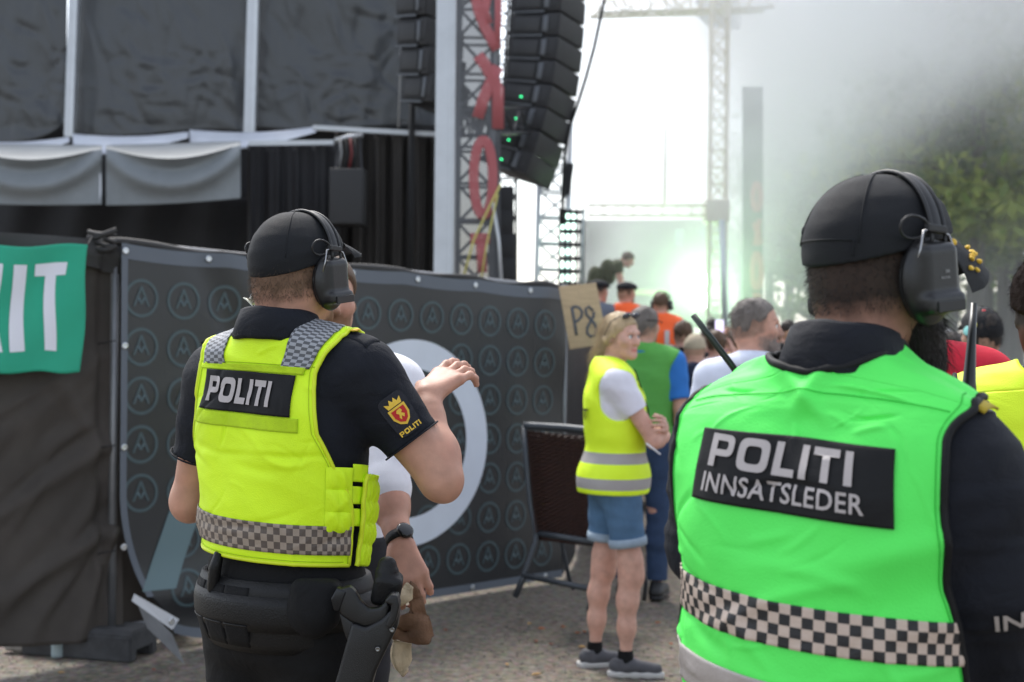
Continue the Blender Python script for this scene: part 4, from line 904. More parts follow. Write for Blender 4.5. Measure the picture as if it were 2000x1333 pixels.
# ------------------------------------------------------------------ ground
def ground():
    xs = np.concatenate([np.linspace(-60, -8, 14), np.linspace(-7.5, 8, 63), np.linspace(9, 60, 14)]); ys = np.concatenate([np.linspace(-12, 1, 8), np.linspace(1.25, 14, 60), np.linspace(15, 95, 22)])
    X, Y = np.meshgrid(xs, ys); Z = .012*wnoise(X*1.3, Y*1.3, 0, 31, 3); n, k = X.shape
    idx = np.arange(n*k).reshape(n, k); F = np.stack([idx[:-1, :-1], idx[:-1, 1:], idx[1:, 1:], idx[1:, :-1]], -1).reshape(-1, 4)
    m = mat('gravel_dirt', (.165, .135, .098), .95, bump=.7, bscale=90, var=.22, vscale=1.6, detail=8, spec=.2)
    t = m.node_tree; p = t.nodes['Principled BSDF']; src = p.inputs['Base Color'].links[0].from_socket
    co = t.nodes.new('ShaderNodeTexCoord'); v = t.nodes.new('ShaderNodeTexVoronoi'); v.inputs['Scale'].default_value = 45; t.links.new(co.outputs['Object'], v.inputs['Vector'])
    n2 = t.nodes.new('ShaderNodeTexNoise'); n2.inputs['Scale'].default_value = 22; n2.inputs['Detail'].default_value = 8; t.links.new(co.outputs['Object'], n2.inputs['Vector'])
    mr = t.nodes.new('ShaderNodeMapRange'); mr.inputs['From Min'].default_value = .3; mr.inputs['From Max'].default_value = .72; mr.inputs['To Min'].default_value = .55; mr.inputs['To Max'].default_value = 1.35; t.links.new(n2.outputs[0], mr.inputs[0])
    sc_ = t.nodes.new('ShaderNodeVectorMath'); sc_.operation = 'SCALE'; t.links.new(src, sc_.inputs[0]); t.links.new(mr.outputs[0], sc_.inputs['Scale'])
    mx = t.nodes.new('ShaderNodeMixRGB'); mx.blend_type = 'SOFT_LIGHT'; mx.inputs[0].default_value = .22; t.links.new(sc_.outputs[0], mx.inputs[1]); t.links.new(v.outputs['Color'], mx.inputs[2]); hs_ = t.nodes.new('ShaderNodeHueSaturation'); hs_.inputs['Saturation'].default_value = .75; t.links.new(mx.outputs[0], hs_.inputs['Color']); t.links.new(hs_.outputs[0], p.inputs['Base Color'])
    g = meshobj('ground', np.stack([X.ravel(), Y.ravel(), Z.ravel()], 1), F, m); tag(g, 'grey trampled gravel and dirt ground', None, None, 'structure')
    # loose stones, one mass
    rs = np.random.RandomState(5); V = []; F = []; ico = [(0, 0, 1), (.9, 0, .3), (.28, .85, .3), (-.73, .5, .3), (-.73, -.5, .3), (.28, -.85, .3), (0, 0, -.5)]
    fi = [(0, 1, 2), (0, 2, 3), (0, 3, 4), (0, 4, 5), (0, 5, 1), (6, 2, 1), (6, 3, 2), (6, 4, 3), (6, 5, 4), (6, 1, 5)]
    N = 4200; px, py = rs.uniform(-50, 1420, N), 1333 - rs.uniform(0, 1, N)*215; q = np.array([GR(x, y) for x, y in zip(px, py)]); s_ = np.minimum(rs.lognormal(-5.45, .42, N), .022); a = rs.uniform(0, 6.28, N); e = rs.uniform(.6, 1.4, N); zz = .012*wnoise(q[:, 0]*1.3, q[:, 1]*1.3, 0, 31, 3); c, s2 = np.cos(a), np.sin(a); V = np.zeros((N, 7, 3))
    for k, (x, y, z) in enumerate(ico):
        xx = x*e*rs.uniform(.75, 1.2, N); yy = y*rs.uniform(.75, 1.2, N); V[:, k] = np.stack([q[:, 0] + (xx*c - yy*s2)*s_, q[:, 1] + (xx*s2 + yy*c)*s_, zz + z*s_*.7], 1)
    F = (np.arange(N)[:, None, None]*7 + np.array(fi)[None]).reshape(-1, 3); V = V.reshape(-1, 3)
    st = meshobj('gravel', V, F, mat('loose_stone', (.15, .134, .112), .9, var=.4, vscale=3, spec=.2), None, True); tag(st, 'small loose grey stones strewn over the dirt', 'gravel', None, 'stuff')
    lm = [mat('dry_leaf_%d' % i, c, .8, var=.3, vscale=60) for i, c in enumerate(((.40, .13, .05), (.42, .26, .10), (.30, .10, .06)))]
    for i, (px, py, sz) in enumerate(((1058, 1232, .022), (1035, 1222, .025), (1046, 1256, .02), (1141, 1238, .02), (1136, 1268, .024), (1076, 1262, .016), (1128, 1240, .018), (1048, 1322, .03), (870, 1234, .018), (1100, 1228, .018), (990, 1302, .018), (1310, 1262, .02), (1285, 1220, .018), (120, 1318, .018), (300, 1312, .016))):
        q = GR(px, py, .008); rs2 = np.random.RandomState(i+50); a = rs2.uniform(0, 6.28); P = []
        for (u, w) in ((-1, 0), (-.4, .45), (.3, .5), (1.1, 0), (.3, -.5), (-.4, -.45)): P.append((q.x + sz*(u*math.cos(a) - w*math.sin(a)), q.y + sz*(u*math.sin(a) + w*math.cos(a)), .016 + sz*.35*abs(w) + rs2.uniform(0, .006)))
        P.append((q.x, q.y, .014)); o = meshobj('dry_leaf', P, [(6, k, (k+1) % 6) for k in range(6)], lm[i % 3], None, False); md = o.modifiers.new('t', 'SOLIDIFY'); md.thickness = .001
        tag(o, 'small dry reddish brown leaf lying on the gravel', 'leaf', 'dry leaves on the gravel')
ground()
# ------------------------------------------------------------------ fence with the printed banner
MESHB = mat('black_mesh_sheet', (.030, .028, .027), .62, bump=.35, bscale=900, var=.30, vscale=1.2, spec=.4)
def brown_mesh():
    m = mat('dark_scrim', (.060, .051, .044), .7, bump=.5, bscale=700, var=.35, vscale=1.4, spec=.3); return m
SCRIM = brown_mesh()
BANM = mat('banner_vinyl', (.016, .017, .020), .36, bump=.12, bscale=800, var=.12, vscale=2, spec=.55)
HEM = mat('banner_hem', (.10, .115, .14), .5, bump=.2, bscale=300, spec=.5)
PRINT = mat('banner_teal_print', (.048, .076, .085), .45, bump=.12, bscale=800, spec=.5)
PRINTW = mat('banner_pale_print', (.62, .66, .74), .45, bump=.12, bscale=800, spec=.5, var=.06, vscale=3)
EYELET = mat('eyelet_steel', (.55, .57, .60), .3, 1.0)
BLK = mat('black_rope', (.012, .012, .013), .8)
GALV = mat('galvanised_tube', (.22, .225, .235), .5, .6, bump=.15, bscale=120, var=.15, vscale=8)
FA = PX(226, 800, 7.15); FB = PX(1096, 800, 9.45)     # the banner's two ends on plan
def banner():
    d = Vector((FB.x-FA.x, FB.y-FA.y, 0)); Lw = d.length; u = d.normalized(); nrm = Vector((u.y, -u.x, 0))
    t = empty('banner_fence', (FA.x, FA.y, 0), 0, 'fence panel with black banner of repeated teal mountain emblems and one big pale ring', 'fence', 'fence panels')
    def zt(x): return 2.075 - .13*x/Lw
    def zb(x):     # the lower edge swings up to the left where the corner has come loose
        return .03 + .26*math.exp(-(x/.22)**1.5) if x < 1 else .03
    def srf(x, z, lift=0.0):
        x = np.asarray(x, float); z = np.asarray(z, float)
        low = np.clip(1-z/1.1, 0, 1)
        edge = .16*np.exp(-(x/.25)**2)*0
        bow = .010*np.sin(x*5.2+.5)*np.sin(z*2.1) + .014*wnoise(x*1.6, z*1.8, 0, 41, 2) + .012*np.exp(-((x+z*.55-1.75)/.10)**2)*(z > 0) - .010*np.exp(-((x+z*.55-1.55)/.08)**2)
        bow = bow + .010*np.exp(-((z-1.55-.35*(x-.9))/.07)**2)*np.exp(-((x-.8)/.5)**2) + .05*np.exp(-((z-.28-.05*x)/.10)**2)*np.exp(-((x-.75)/.55)**2)
        bow = bow + .10*low**2*np.exp(-((x-.5)/.5)**2) + .06*sst(Lw-.35, Lw, x)*0 + .006*np.sin(z*9+x*2)*np.exp(-((x-Lw)/.35)**2)
        # corner folds under on the left
        px_ = FA.x - FA.x + u.x*x + nrm.x*(bow+.03+lift); py_ = u.y*x + nrm.y*(bow+.03+lift)
        return np.stack([px_, py_, z], -1)
    nx, nz = 110, 66; xs = np.linspace(0, Lw, nx); V = []
    XX, ZZ = [], []
    for j in range(nz):
        f = j/(nz-1)
        for x in xs:
            z0_, z1_ = zb(x), zt(x) - .012*abs(math.sin(x*math.pi/.62)); XX.append(x + .085*max(0, 1-f*3.3)**2*math.exp(-(x/.25)**2)*1.6); ZZ.append(z0_ + (z1_-z0_)*f)
    V = srf(np.array(XX), np.array(ZZ)); idx = np.arange(nx*nz).reshape(nz, nx); F = np.stack([idx[:-1, :-1], idx[:-1, 1:], idx[1:, 1:], idx[1:, :-1]], -1).reshape(-1, 4)
    b = meshobj('banner', V, F, BANM, t); md = b.modifiers.new('t', 'SOLIDIFY'); md.thickness = .002; md.offset = -1
    def put(name, V2, F2, m, x0, z0_, sc_, lift, par=b): return meshobj(name, srf(x0 + V2[:, 0]*sc_, z0_ + V2[:, 1]*sc_, lift), F2, m, par)
    # hems
    def strip(A, w0, w1, lift, name, m):
        P = [srf(np.array([a[0] for a in A]) + np.array([a[2] for a in A])*k, np.array([a[1] for a in A]) + np.array([a[3] for a in A])*k, lift) for k in (w0, (w0+w1)/2, w1)]; MB().grid(P).build(name, m, b, True)
    top = [(x, zt(x) - .012*abs(math.sin(x*math.pi/.62)), 0, -1) for x in np.linspace(0, Lw, 90)]; strip(top, 0, .075, .0035, 'top_hem', HEM)
    bot = [(x, zb(x)+.001, 0, 1) for x in np.linspace(.28, Lw, 60)]; strip(bot, 0, .05, .0035, 'bottom_hem', HEM)
    lft = []
    for f in np.linspace(0.0, 1, 50): 
        z0_, z1_ = zb(0), zt(0); x = .085*max(0, 1-f*3.3)**2*1.6; lft.append((x, z0_ + (z1_-z0_)*f, 1, 0))
    strip(lft, 0, .035, .0045, 'side_hem', HEM)
    # emblems: ring with the split peak
    ring = [sup(0, 0, 1, 1, 36, 2), sup(0, 0, .83, .83, 36, 2)]
    peak = [[(-.50, -.42), (-.06, .62), (.06, .62), (.50, -.42), (.36, -.42), (.20, -.05), (.07, -.30), (-.07, -.30), (-.20, -.05), (-.36, -.42)], [(0, .40), (.13, .10), (0, -.12), (-.13, .10)]]
    me = loops_mesh(ring + peak); V2, F2 = cut_grid(me, .5)
    row = .2465; col = .246
    for i in range(13):
        for j in range(7):
            x = .115 + col*i + .0; z = 1.805 - .03*0 - row*j - .13*x/Lw*.85
            if x > Lw-.06 or z < zb(x)+.10: continue
            fz_ = (z-.07-zb(0))/(zt(0)-zb(0))
            if x - .10 < .136*max(0, 1-fz_*3.3)**2*math.exp(-(x*.3/.25)**2): continue
            put('emblem', V2, F2, PRINT, x, z, .098, .0035)
    # big ring: outer part drawn over the small emblems
    cx, cz, r = 1.93, .98, .62
    O = [(cx + r*math.cos(q), cz + r*math.sin(q)) for q in np.linspace(-1.85, 3.5, 70)]; I = [(cx + r*.72*math.cos(q), cz + r*.72*math.sin(q)) for q in np.linspace(-1.85, 3.5, 70)]
    P = [srf(np.array([a[0] + (c[0]-a[0])*k for a, c in zip(O, I)]), np.array([max(zb(a[0])+.055, a[1] + (c[1]-a[1])*k) for a, c in zip(O, I)]), .006) for k in np.linspace(0, 1, 7)]
    MB().grid(P).build('ring_print', PRINTW, b, True)
    pk = loops_mesh([[(-.42, -.55), (-.02, .42), (.05, .34), (.36, -.50), (.22, -.45), (.02, .02), (-.28, -.55)]]); V3, F3 = cut_grid(pk, .12); put('peak_print', V3, F3, PRINTW, cx, cz, .62, .006)
    for (quad, nm) in (([(.11, .32), (.29, .32), (.66, 1.10), (.44, 1.10)], 'teal_stroke'),):
        me = loops_mesh([quad]); V3, F3 = cut_grid(me, .08); put(nm, V3, F3, mat('banner_teal_light', (.11, .17, .185), .45, spec=.5), 0, 0, 1, .0055)
    # eyelets
    ey = MB().lathe([(.008, 0), (.017, 0), (.018, .003), (.014, .0055), (.0085, .004)], 16); 
    rotm = nrm.to_track_quat('Z', 'Y').to_matrix().to_4x4(); me0 = None
    spots = [(x, zt(x)-.038) for x in np.arange(.02, Lw, .485)] + [(.02, z) for z in (1.56, 1.05, .55)] + [(x, zb(x)+.026) for x in (1.0, 1.75, 2.45, 3.1)]
    for x, z in spots:
        p = srf(np.array([x]), np.array([z]), .0055)[0]
        if me0 is None: o = ey.build('eyelet', EYELET, b, True); me0 = o.data
        else: o = bpy.data.objects.new('eyelet', me0); COL.objects.link(o); o.parent = b
        o.matrix_local = Matrix.Translation(Vector(p)) @ rotm
    # loose corner folded up, with its white hem and eyelet
    q = [local(t, [PX(*a)])[0] for a in ((238, 1150, 6.95), (262, 1160, 6.93), (350, 1210, 6.88), (336, 1232, 6.90), (300, 1205, 6.95), (255, 1170, 6.98))]
    MB().add([q[1]*1.0, q[2], q[2] + (q[3]-q[2])*.95, q[1] + (q[0]-q[1])*.2 + Vector((0, 0, -.04))], [(0, 1, 2, 3)]).build('folded_hem', mat('white_hem', (.62, .63, .66), .4), b)
    p0 = q[1]*.16 + q[2]*.84 + Vector((0, -.008, -.028)); o = bpy.data.objects.new('eyelet', me0); COL.objects.link(o); o.parent = b; o.matrix_local = Matrix.Translation(p0) @ rotm
    P = [[q[1] + (q[3]-q[1])*a + Vector((0, .01, -.02)) + Vector((.05, .05, -.16))*k for a in np.linspace(0, 1, 6)] for k in np.linspace(0, 1, 5)]
    MB().grid(P).build('folded_flap', mat('banner_backside', (.26, .27, .29), .5, var=.2, vscale=6), b, True)
    # the fence itself behind: tubes and wires
    f = MB()
    for x in (.0, Lw): f.tube([(u.x*x - nrm.x*.02, u.y*x - nrm.y*.02, .06), (u.x*x - nrm.x*.02, u.y*x - nrm.y*.02, zt(x)+.02)], .021, 10)
    f.tube([(u.x*x - nrm.x*.02, u.y*x - nrm.y*.02, zt(x)+.0) for x in np.linspace(0, Lw, 12)], .021, 10); f.tube([(u.x*x - nrm.x*.02, u.y*x - nrm.y*.02, .13) for x in (0, Lw)], .021, 10)
    f.build('tube_frame', GALV, t, True)
    # black sheet roll along the top rail
    rs = np.random.RandomState(8); pts = [(u.x*x - nrm.x*.0, u.y*x, zt(x)+.012 - .020*abs(math.sin(x*math.pi/.62)) + .008*math.sin(9*x)) for x in np.linspace(-.08, Lw+.05, 60)]
    MB().tube(pts, [.020 + .010*math.sin(3*x) * math.sin(7*x) for x in np.linspace(0, 3, 60)], 10).build('rolled_sheet', MESHB, t, True)
    return u, nrm, Lw
BU, BN, BL = banner()
def left_fence():
    A = PX(-140, 800, 6.55); B = PX(236, 800, 7.20); d = Vector((B.x-A.x, B.y-A.y, 0)); Lw = d.length; u = d.normalized(); n = Vector((u.y, -u.x, 0))
    t = empty('sheeted_fence', (A.x, A.y, 0), 0, 'fence panel hung with creased dark brown-black mesh sheeting behind the green flag', 'fence', 'fence panels')
    xs = np.linspace(0, Lw+.02, 90); zs = np.linspace(0.0, 1, 90); X, Q = np.meshgrid(xs, zs)
    zt = 2.07 - .0*X; zbt = .16 - .10*X/Lw + .06*np.exp(-((X-Lw)/.15)**2); Z = zbt + (zt-zbt)*Q
    def w(x, z):
        r = .022*wnoise(x*2.2, z*1.7, 0, 61, 3) + creases(x, z, 22, (0, Lw, .1, 2.0), .022, 62, .3, .9, (.02, .05), (.75, .35))
        for (xa, za, xb, zb_, a, wd) in ((Lw-.1, 1.05, Lw-1.0, .55, .035, .05), (Lw-.1, .62, Lw-1.1, .10, .045, .05), (Lw-.1, 1.5, Lw-.9, .9, .03, .06), (Lw-.05, .62, Lw-.25, .05, .05, .04), (Lw-.1, 1.05, Lw-.5, 1.6, .02, .04)):
            dx, dz = xb-xa, zb_-za; L2 = dx*dx+dz*dz; h = np.clip(((x-xa)*dx+(z-za)*dz)/L2, 0, 1); dd = np.hypot(x-xa-h*dx, z-za-h*dz); r = r + a*np.exp(-(dd/wd)**2)*(1-.6*h)
        r = r - .03*np.exp(-((x-Lw+.10)/.035)**2) + .03*np.clip(1-z/.5, 0, 1)**2
        r = r + .02*np.exp(-((z-1.99)/.05)**2)
        return r
    bow = w(X, Z); P = np.stack([u.x*X + n.x*bow, u.y*X + n.y*bow, Z], -1).reshape(-1, 3); idx = np.arange(P.shape[0]).reshape(90, 90); F = np.stack([idx[:-1, :-1], idx[:-1, 1:], idx[1:, 1:], idx[1:, :-1]], -1).reshape(-1, 4)
    o = meshobj('mesh_sheet', P, F, SCRIM, t); md = o.modifiers.new('t', 'SOLIDIFY'); md.thickness = .002; md.offset = -1
    # top fold, glossier
    xs2 = np.linspace(0, Lw+.06, 60); R_ = []
    for k in range(6):
        zz = 2.09 - .028*k + .008*np.sin(xs2*4+k) - .02*sst(Lw-.25, Lw, xs2)*(k*.4); bb = .030 + .012*np.sin(k*1.2) + .012*wnoise(xs2*5, np.full(60, k*.5), 0, 66, 2); R_.append(np.stack([u.x*xs2 + n.x*(bb+w(xs2, zz)), u.y*xs2 + n.y*(bb+w(xs2, zz)), zz], -1))
    MB().grid(R_).build('top_fold', MESHB, t, True)
    # gathered bunch at the joint
    for k in range(7):
        z = 2.045 - .012*k; pts = [local(t, [PX(172 + 55*f, 452 + 5*k + 9*math.sin(f*3.1+k) - 4*f, 7.08 - .02*math.sin(3.1*f))])[0] for f in np.linspace(0, 1, 9)]
        MB().tube(pts, [.010 + .005*math.sin(k+3*f) for f in np.linspace(0, 1, 9)], 8).build('gathered_fold', MESHB, t, True)
    MB().tube(local(t, [PX(196, 455, 7.18), PX(184, 1290, 7.18)]), .021, 10).build('post', mat('dark_post', (.03, .03, .034), .5), t, True)
    for y in (672, 876, 1082): MB().tube(local(t, [PX(192, y, 7.10), PX(207, y-3, 7.08), PX(226, y-6, 7.09)]), .0035, 6).build('cable_tie', BLK, t, True)
    P = [local(t, [PX(214 + 150*g, 1000 + 330*f_ - (118-60*g)*f_, 7.20 + .55*g - .05*math.sin(3.1*g)*f_ + .02*math.sin(9*g+5*f_)) for g in np.linspace(0, 1, 14)]) for f_ in np.linspace(0, 1, 12)]
    MB().grid(P).build('sheet_tail', SCRIM, t, True)
    # green flag
    fl = empty('flag', PX(80, 600, 6.9), 0, 'green cloth flag with white letters EXIT tied to the dark fence', 'flag')
    def fs(px, py): return None
    us = np.linspace(-210, 172, 70); vs = np.linspace(0, 1, 44); V = []
    def flag_pt(x, f, lift=0.0):
        yt = 479 + (x-0)*.003 + 3.5*math.sin(x*.035); yb = 729 - (x+100)*.006 + 2.5*math.sin(x*.05+1); xr = x - 14*f*sst(60, 172, np.array(x)) + 3*math.sin(f*7+x*.02)
        dd = 6.93 + .0017*(x-172)*.9 - .010 - .010*math.sin(x*.045+f*2.2) - .008*math.sin(f*9+x*.03) - lift
        return PX(float(xr), yt + (yb-yt)*f, dd)
    V = [[flag_pt(x, f) for x in us] for f in vs]; me = MB().grid([local(fl, r_) for r_ in V]); o = me.build('flag_cloth', mat('flag_green', (.02, .36, .22), .75, bump=.4, bscale=600, var=.06, vscale=5, wrk=.12, wscale=9), fl, True); md = o.modifiers.new('t', 'SOLIDIFY'); md.thickness = .0015; md.offset = -1
    wm = mat('flag_white', (.74, .74, .80), .75, bump=.4, bscale=600)
    y0, y1 = 516, 688; g = lambda x, y: (x, (y-480)/250)
    LT = {'letter_t': [[(67, 516), (135, 516), (133, 540), (113, 541), (112, 688), (86, 688), (90, 541), (67, 540)]], 'letter_i': [[(24, 516), (50, 516), (47, 688), (19, 688)]], 'letter_x': [[(-62, 516), (-34, 516), (-18, 565), (-4, 516), (3, 516), (3, 520), (-6, 600), (6, 688), (-22, 688), (-30, 636), (-42, 688), (-70, 688), (-48, 600)]], 'letter_e': [[(-150, 516), (-90, 516), (-90, 540), (-124, 540), (-124, 590), (-95, 590), (-95, 612), (-124, 612), (-124, 664), (-90, 664), (-90, 688), (-150, 688)]]}
    for k, lp in LT.items():
        V2, F2 = cut_grid(loops_mesh(lp), 12); meshobj(k, local(fl, [flag_pt(x, (y-480)/250, .004) for x, y, _ in V2]), F2, wm, fl)
    for y in (483,): MB().tube(local(fl, [PX(166, y, 6.92), PX(172, y-6, 6.95), PX(180, y-22, 7.05)]), .003, 6).build('cable_tie', BLK, fl, True)
left_fence()
def back_fence():
    A = FB + BU*.02; t = empty('sheeted_fence', (A.x, A.y, 0), 0, 'black sheeted fence panel running back from the corner behind the P8 board', 'fence', 'fence panels')
    dr = (PX(1165, 800, 12.6) - A); dr.z = 0; L_ = dr.length; u = dr.normalized(); n = Vector((u.y, -u.x, 0))
    X, Z = np.meshgrid(np.linspace(0, L_, 50), np.linspace(.03, 1.94, 40)); b = .03*wnoise(X*2, Z*1.2, 0, 71, 3); P = np.stack([u.x*X + n.x*b, u.y*X + n.y*b, Z], -1)
    MB().grid(P).build('mesh_sheet', MESHB, t, True)
    MB().tube([(0, 0, .05), (0, 0, 1.97)], .022, 10).tube([(0, 0, 1.95), tuple(u*L_ + Vector((0, 0, 1.93)))], .022, 10).build('tube_frame', GALV, t, True)
back_fence()
# ------------------------------------------------------------------ things at the fence
def small_things():
    m = mat('foot_concrete', (.060, .060, .062), .9, bump=1, bscale=90, var=.3, vscale=12, spec=.2)
    c = [GR(175, 1236), GR(325, 1240), GR(300, 1297), GR(150, 1262)]
    t = empty('fence_foot', GR(255, 1296), 0, 'dark grey rectangular fence foot block on the gravel under the fence joint', 'fence foot')
    ax = (GR(318, 1272) - GR(262, 1296)).normalized(); ax.z = 0; ax = (GR(325, 1243)-GR(262, 1296)); ax.z = 0; w = ax.length*.72; ax.normalize(); back = Vector((-ax.y, ax.x, 0)); rot = Matrix((ax, back, Vector((0, 0, 1)))).transposed()
    ln = Vector((-1, .28, 0)).normalized(); ac = Vector((ln.y, -ln.x, 0)); 
    if ac.y < 0: ac = -ac
    rot = Matrix((-ln, ac, Vector((0, 0, 1)))).transposed(); o0 = Vector((0, .0, 0))
    bm = bmesh.new(); prof = [(0, 0), (.0, .125), (.02, .15), (.24, .15), (.26, .125), (.26, 0), (.20, 0), (.20, .05), (.06, .05), (.06, 0)]
    va = [bm.verts.new(rot @ Vector((0, y, z))) for y, z in prof]; vb = [bm.verts.new(rot @ Vector((-.62, y, z))) for y, z in prof]; bm.faces.new(va); bm.faces.new(vb[::-1])
    for i in range(len(prof)): bm.faces.new((va[i], vb[i], vb[(i+1) % len(prof)], va[(i+1) % len(prof)]))
    bmesh.ops.recalc_face_normals(bm, faces=bm.faces[:]); bmesh.ops.bevel(bm, geom=bm.edges[:], offset=.008, segments=2, affect='EDGES'); bmesh.ops.triangulate(bm, faces=[f for f in bm.faces if len(f.verts) > 4])
    me = bpy.data.meshes.new('block'); bm.to_mesh(me); bm.free(); me.materials.append(m); b = bpy.data.objects.new('block', me); COL.objects.link(b); b.parent = t
    for k in (-.14, -.23): MB().lathe([(.024, .1502), (.026, .1515), (.020, .1525)], 16, Matrix.Translation(rot @ Vector((k, .13, 0)))).build('post_hole', mat('hole_dark', (.008, .008, .008), .9), t, True)
    # bottle
    q = GR(112, 1284); b = empty('bottle', q, .4, 'small clear plastic bottle with blue label at the foot of the dark fence', 'bottle')
    pl = mat('clear_plastic', (.55, .68, .72), .12, alpha=.55, spec=.6); MB().lathe([(.018, 0), (.030, .003), (.032, .02), (.030, .05), (.032, .06), (.032, .10), (.029, .12), (.014, .155), (.013, .172)], 20).build('bottle_body', pl, b, True)
    MB().lathe([(.0325, .075), (.0328, .076), (.0328, .12), (.0325, .121)], 20).build('label_band', mat('label_blue', (.03, .06, .30), .5), b, True); MB().lathe([(.0145, .166), (.0148, .184), (.013, .186)], 14).build('bottle_cap', mat('cap_blue', (.02, .05, .22), .4), b, True)
    # pale stone
    D = Sdf(); D.ell((0, 0, .03), (.075, .05, .035)); D.ell((.03, .01, .03), (.05, .045, .045), k=.02); V, F = D.mesh(.01, disp=lambda V: .006*wnoise(V[:, 0]*40, V[:, 1]*40, V[:, 2]*40, 3)); o = meshobj('rock', V, F, mat('pale_stone', (.30, .28, .26), .85, bump=.6, bscale=60, var=.25, vscale=20)); o.location = GR(36, 1272); tag(o, 'pale stone holding down the lower edge of the dark fence sheet', 'rock')
    # sign
    sg = empty('sign', PX(1140, 690, 9.25), 0, 'small plywood board painted P8 hung askew at the fence corner', 'sign')
    wd = mat('plywood', (.50, .37, .22), .7, bump=.3, bscale=40, var=.18, vscale=5, stretch=(1, 1, 8)); cs = [(1091, 560), (1164, 553), (1187, 672), (1113, 683)]
    prism(sg, cs, 9.25, .022, wd, 'board', .002)
    pm = mat('sign_paint', (.09, .10, .115), .7, var=.3, vscale=30)
    def st(pts, w_, nm): MB().tube(local(sg, [PX(x, y, 9.234) for x, y in pts]), w_, 8, flat=.25, up=tuple(cf)).build(nm, pm, sg, True)
    st([(1117, 601), (1120, 618), (1123, 636), (1126, 655)], .0095, 'letter_stem'); st([(1116, 602), (1124, 599), (1132, 602), (1137, 610), (1135, 620), (1128, 627), (1121, 629)], .0088, 'letter_bowl')
    st([(1158, 607), (1150, 599), (1144, 604), (1145, 614), (1152, 622), (1161, 632), (1166, 644), (1162, 655), (1154, 658), (1147, 652), (1147, 641), (1153, 629), (1159, 619), (1160, 609)], .0088, 'figure_eight')
    MB().tube(local(sg, [PX(1130, 574, 9.24), PX(1131, 540, 9.3), PX(1133, 553, 9.43)]), .003, 6).build('wire', BLK, sg, True)
small_things()
# ------------------------------------------------------------------ everyone else
SKIN_F = mask_mat('skin_fair', (.58, .34, .26), [('hair', (.36, .22, .15), .85, .010), ('beard', (.22, .15, .11), .85, .016), ('lips', (.50, .16, .14), .5, .004)], .52, sss=.08)
SKIN_G = mask_mat('skin_fair_grey', (.52, .29, .21), [('hair', (.30, .19, .14), .85, .010), ('beard', (.22, .17, .14), .85, .020), ('lips', (.42, .16, .13), .5, .004)], .52, sss=.08)
SKIN_D = mask_mat('skin_dark', (.045, .022, .014), [('hair', (.012, .007, .005), .85, .010), ('beard', (.012, .008, .006), .85, .012), ('lips', (.05, .02, .018), .5, .004)], .5)
def cloth(name, c, **k): return mat(name, c, k.pop('rough', .8), bump=.3, bscale=450, var=.10, vscale=6, wrk=.12, wscale=9, spec=.3, **k)
def hairm(name, c): return mat(name, c, .55, bump=1.0, bscale=90, var=.35, vscale=22, stretch=(1, 1, .15), spec=.4)
def band_mat(name, col, refl, bands, rough=.62):
    """vest cloth with reflective stripes where the 'z' attribute falls in a band"""
    if name in MATS: return MATS[name]
    m = mat(name, col, rough, bump=.3, bscale=380, wrk=.12, wscale=8); t = m.node_tree; p = t.nodes['Principled BSDF']
    a = t.nodes.new('ShaderNodeAttribute'); a.attribute_name = 'band'
    g = t.nodes.new('ShaderNodeMath'); g.operation = 'LESS_THAN'; g.inputs[1].default_value = 0.0; t.links.new(a.outputs['Fac'], g.inputs[0])
    mx = t.nodes.new('ShaderNodeMixRGB'); mx.inputs[1].default_value = (*col, 1); mx.inputs[2].default_value = (*refl, 1); t.links.new(g.outputs[0], mx.inputs[0]); t.links.new(mx.outputs[0], p.inputs['Base Color']); return m
def horizon(px): return 646 + .0122*(px-1000)
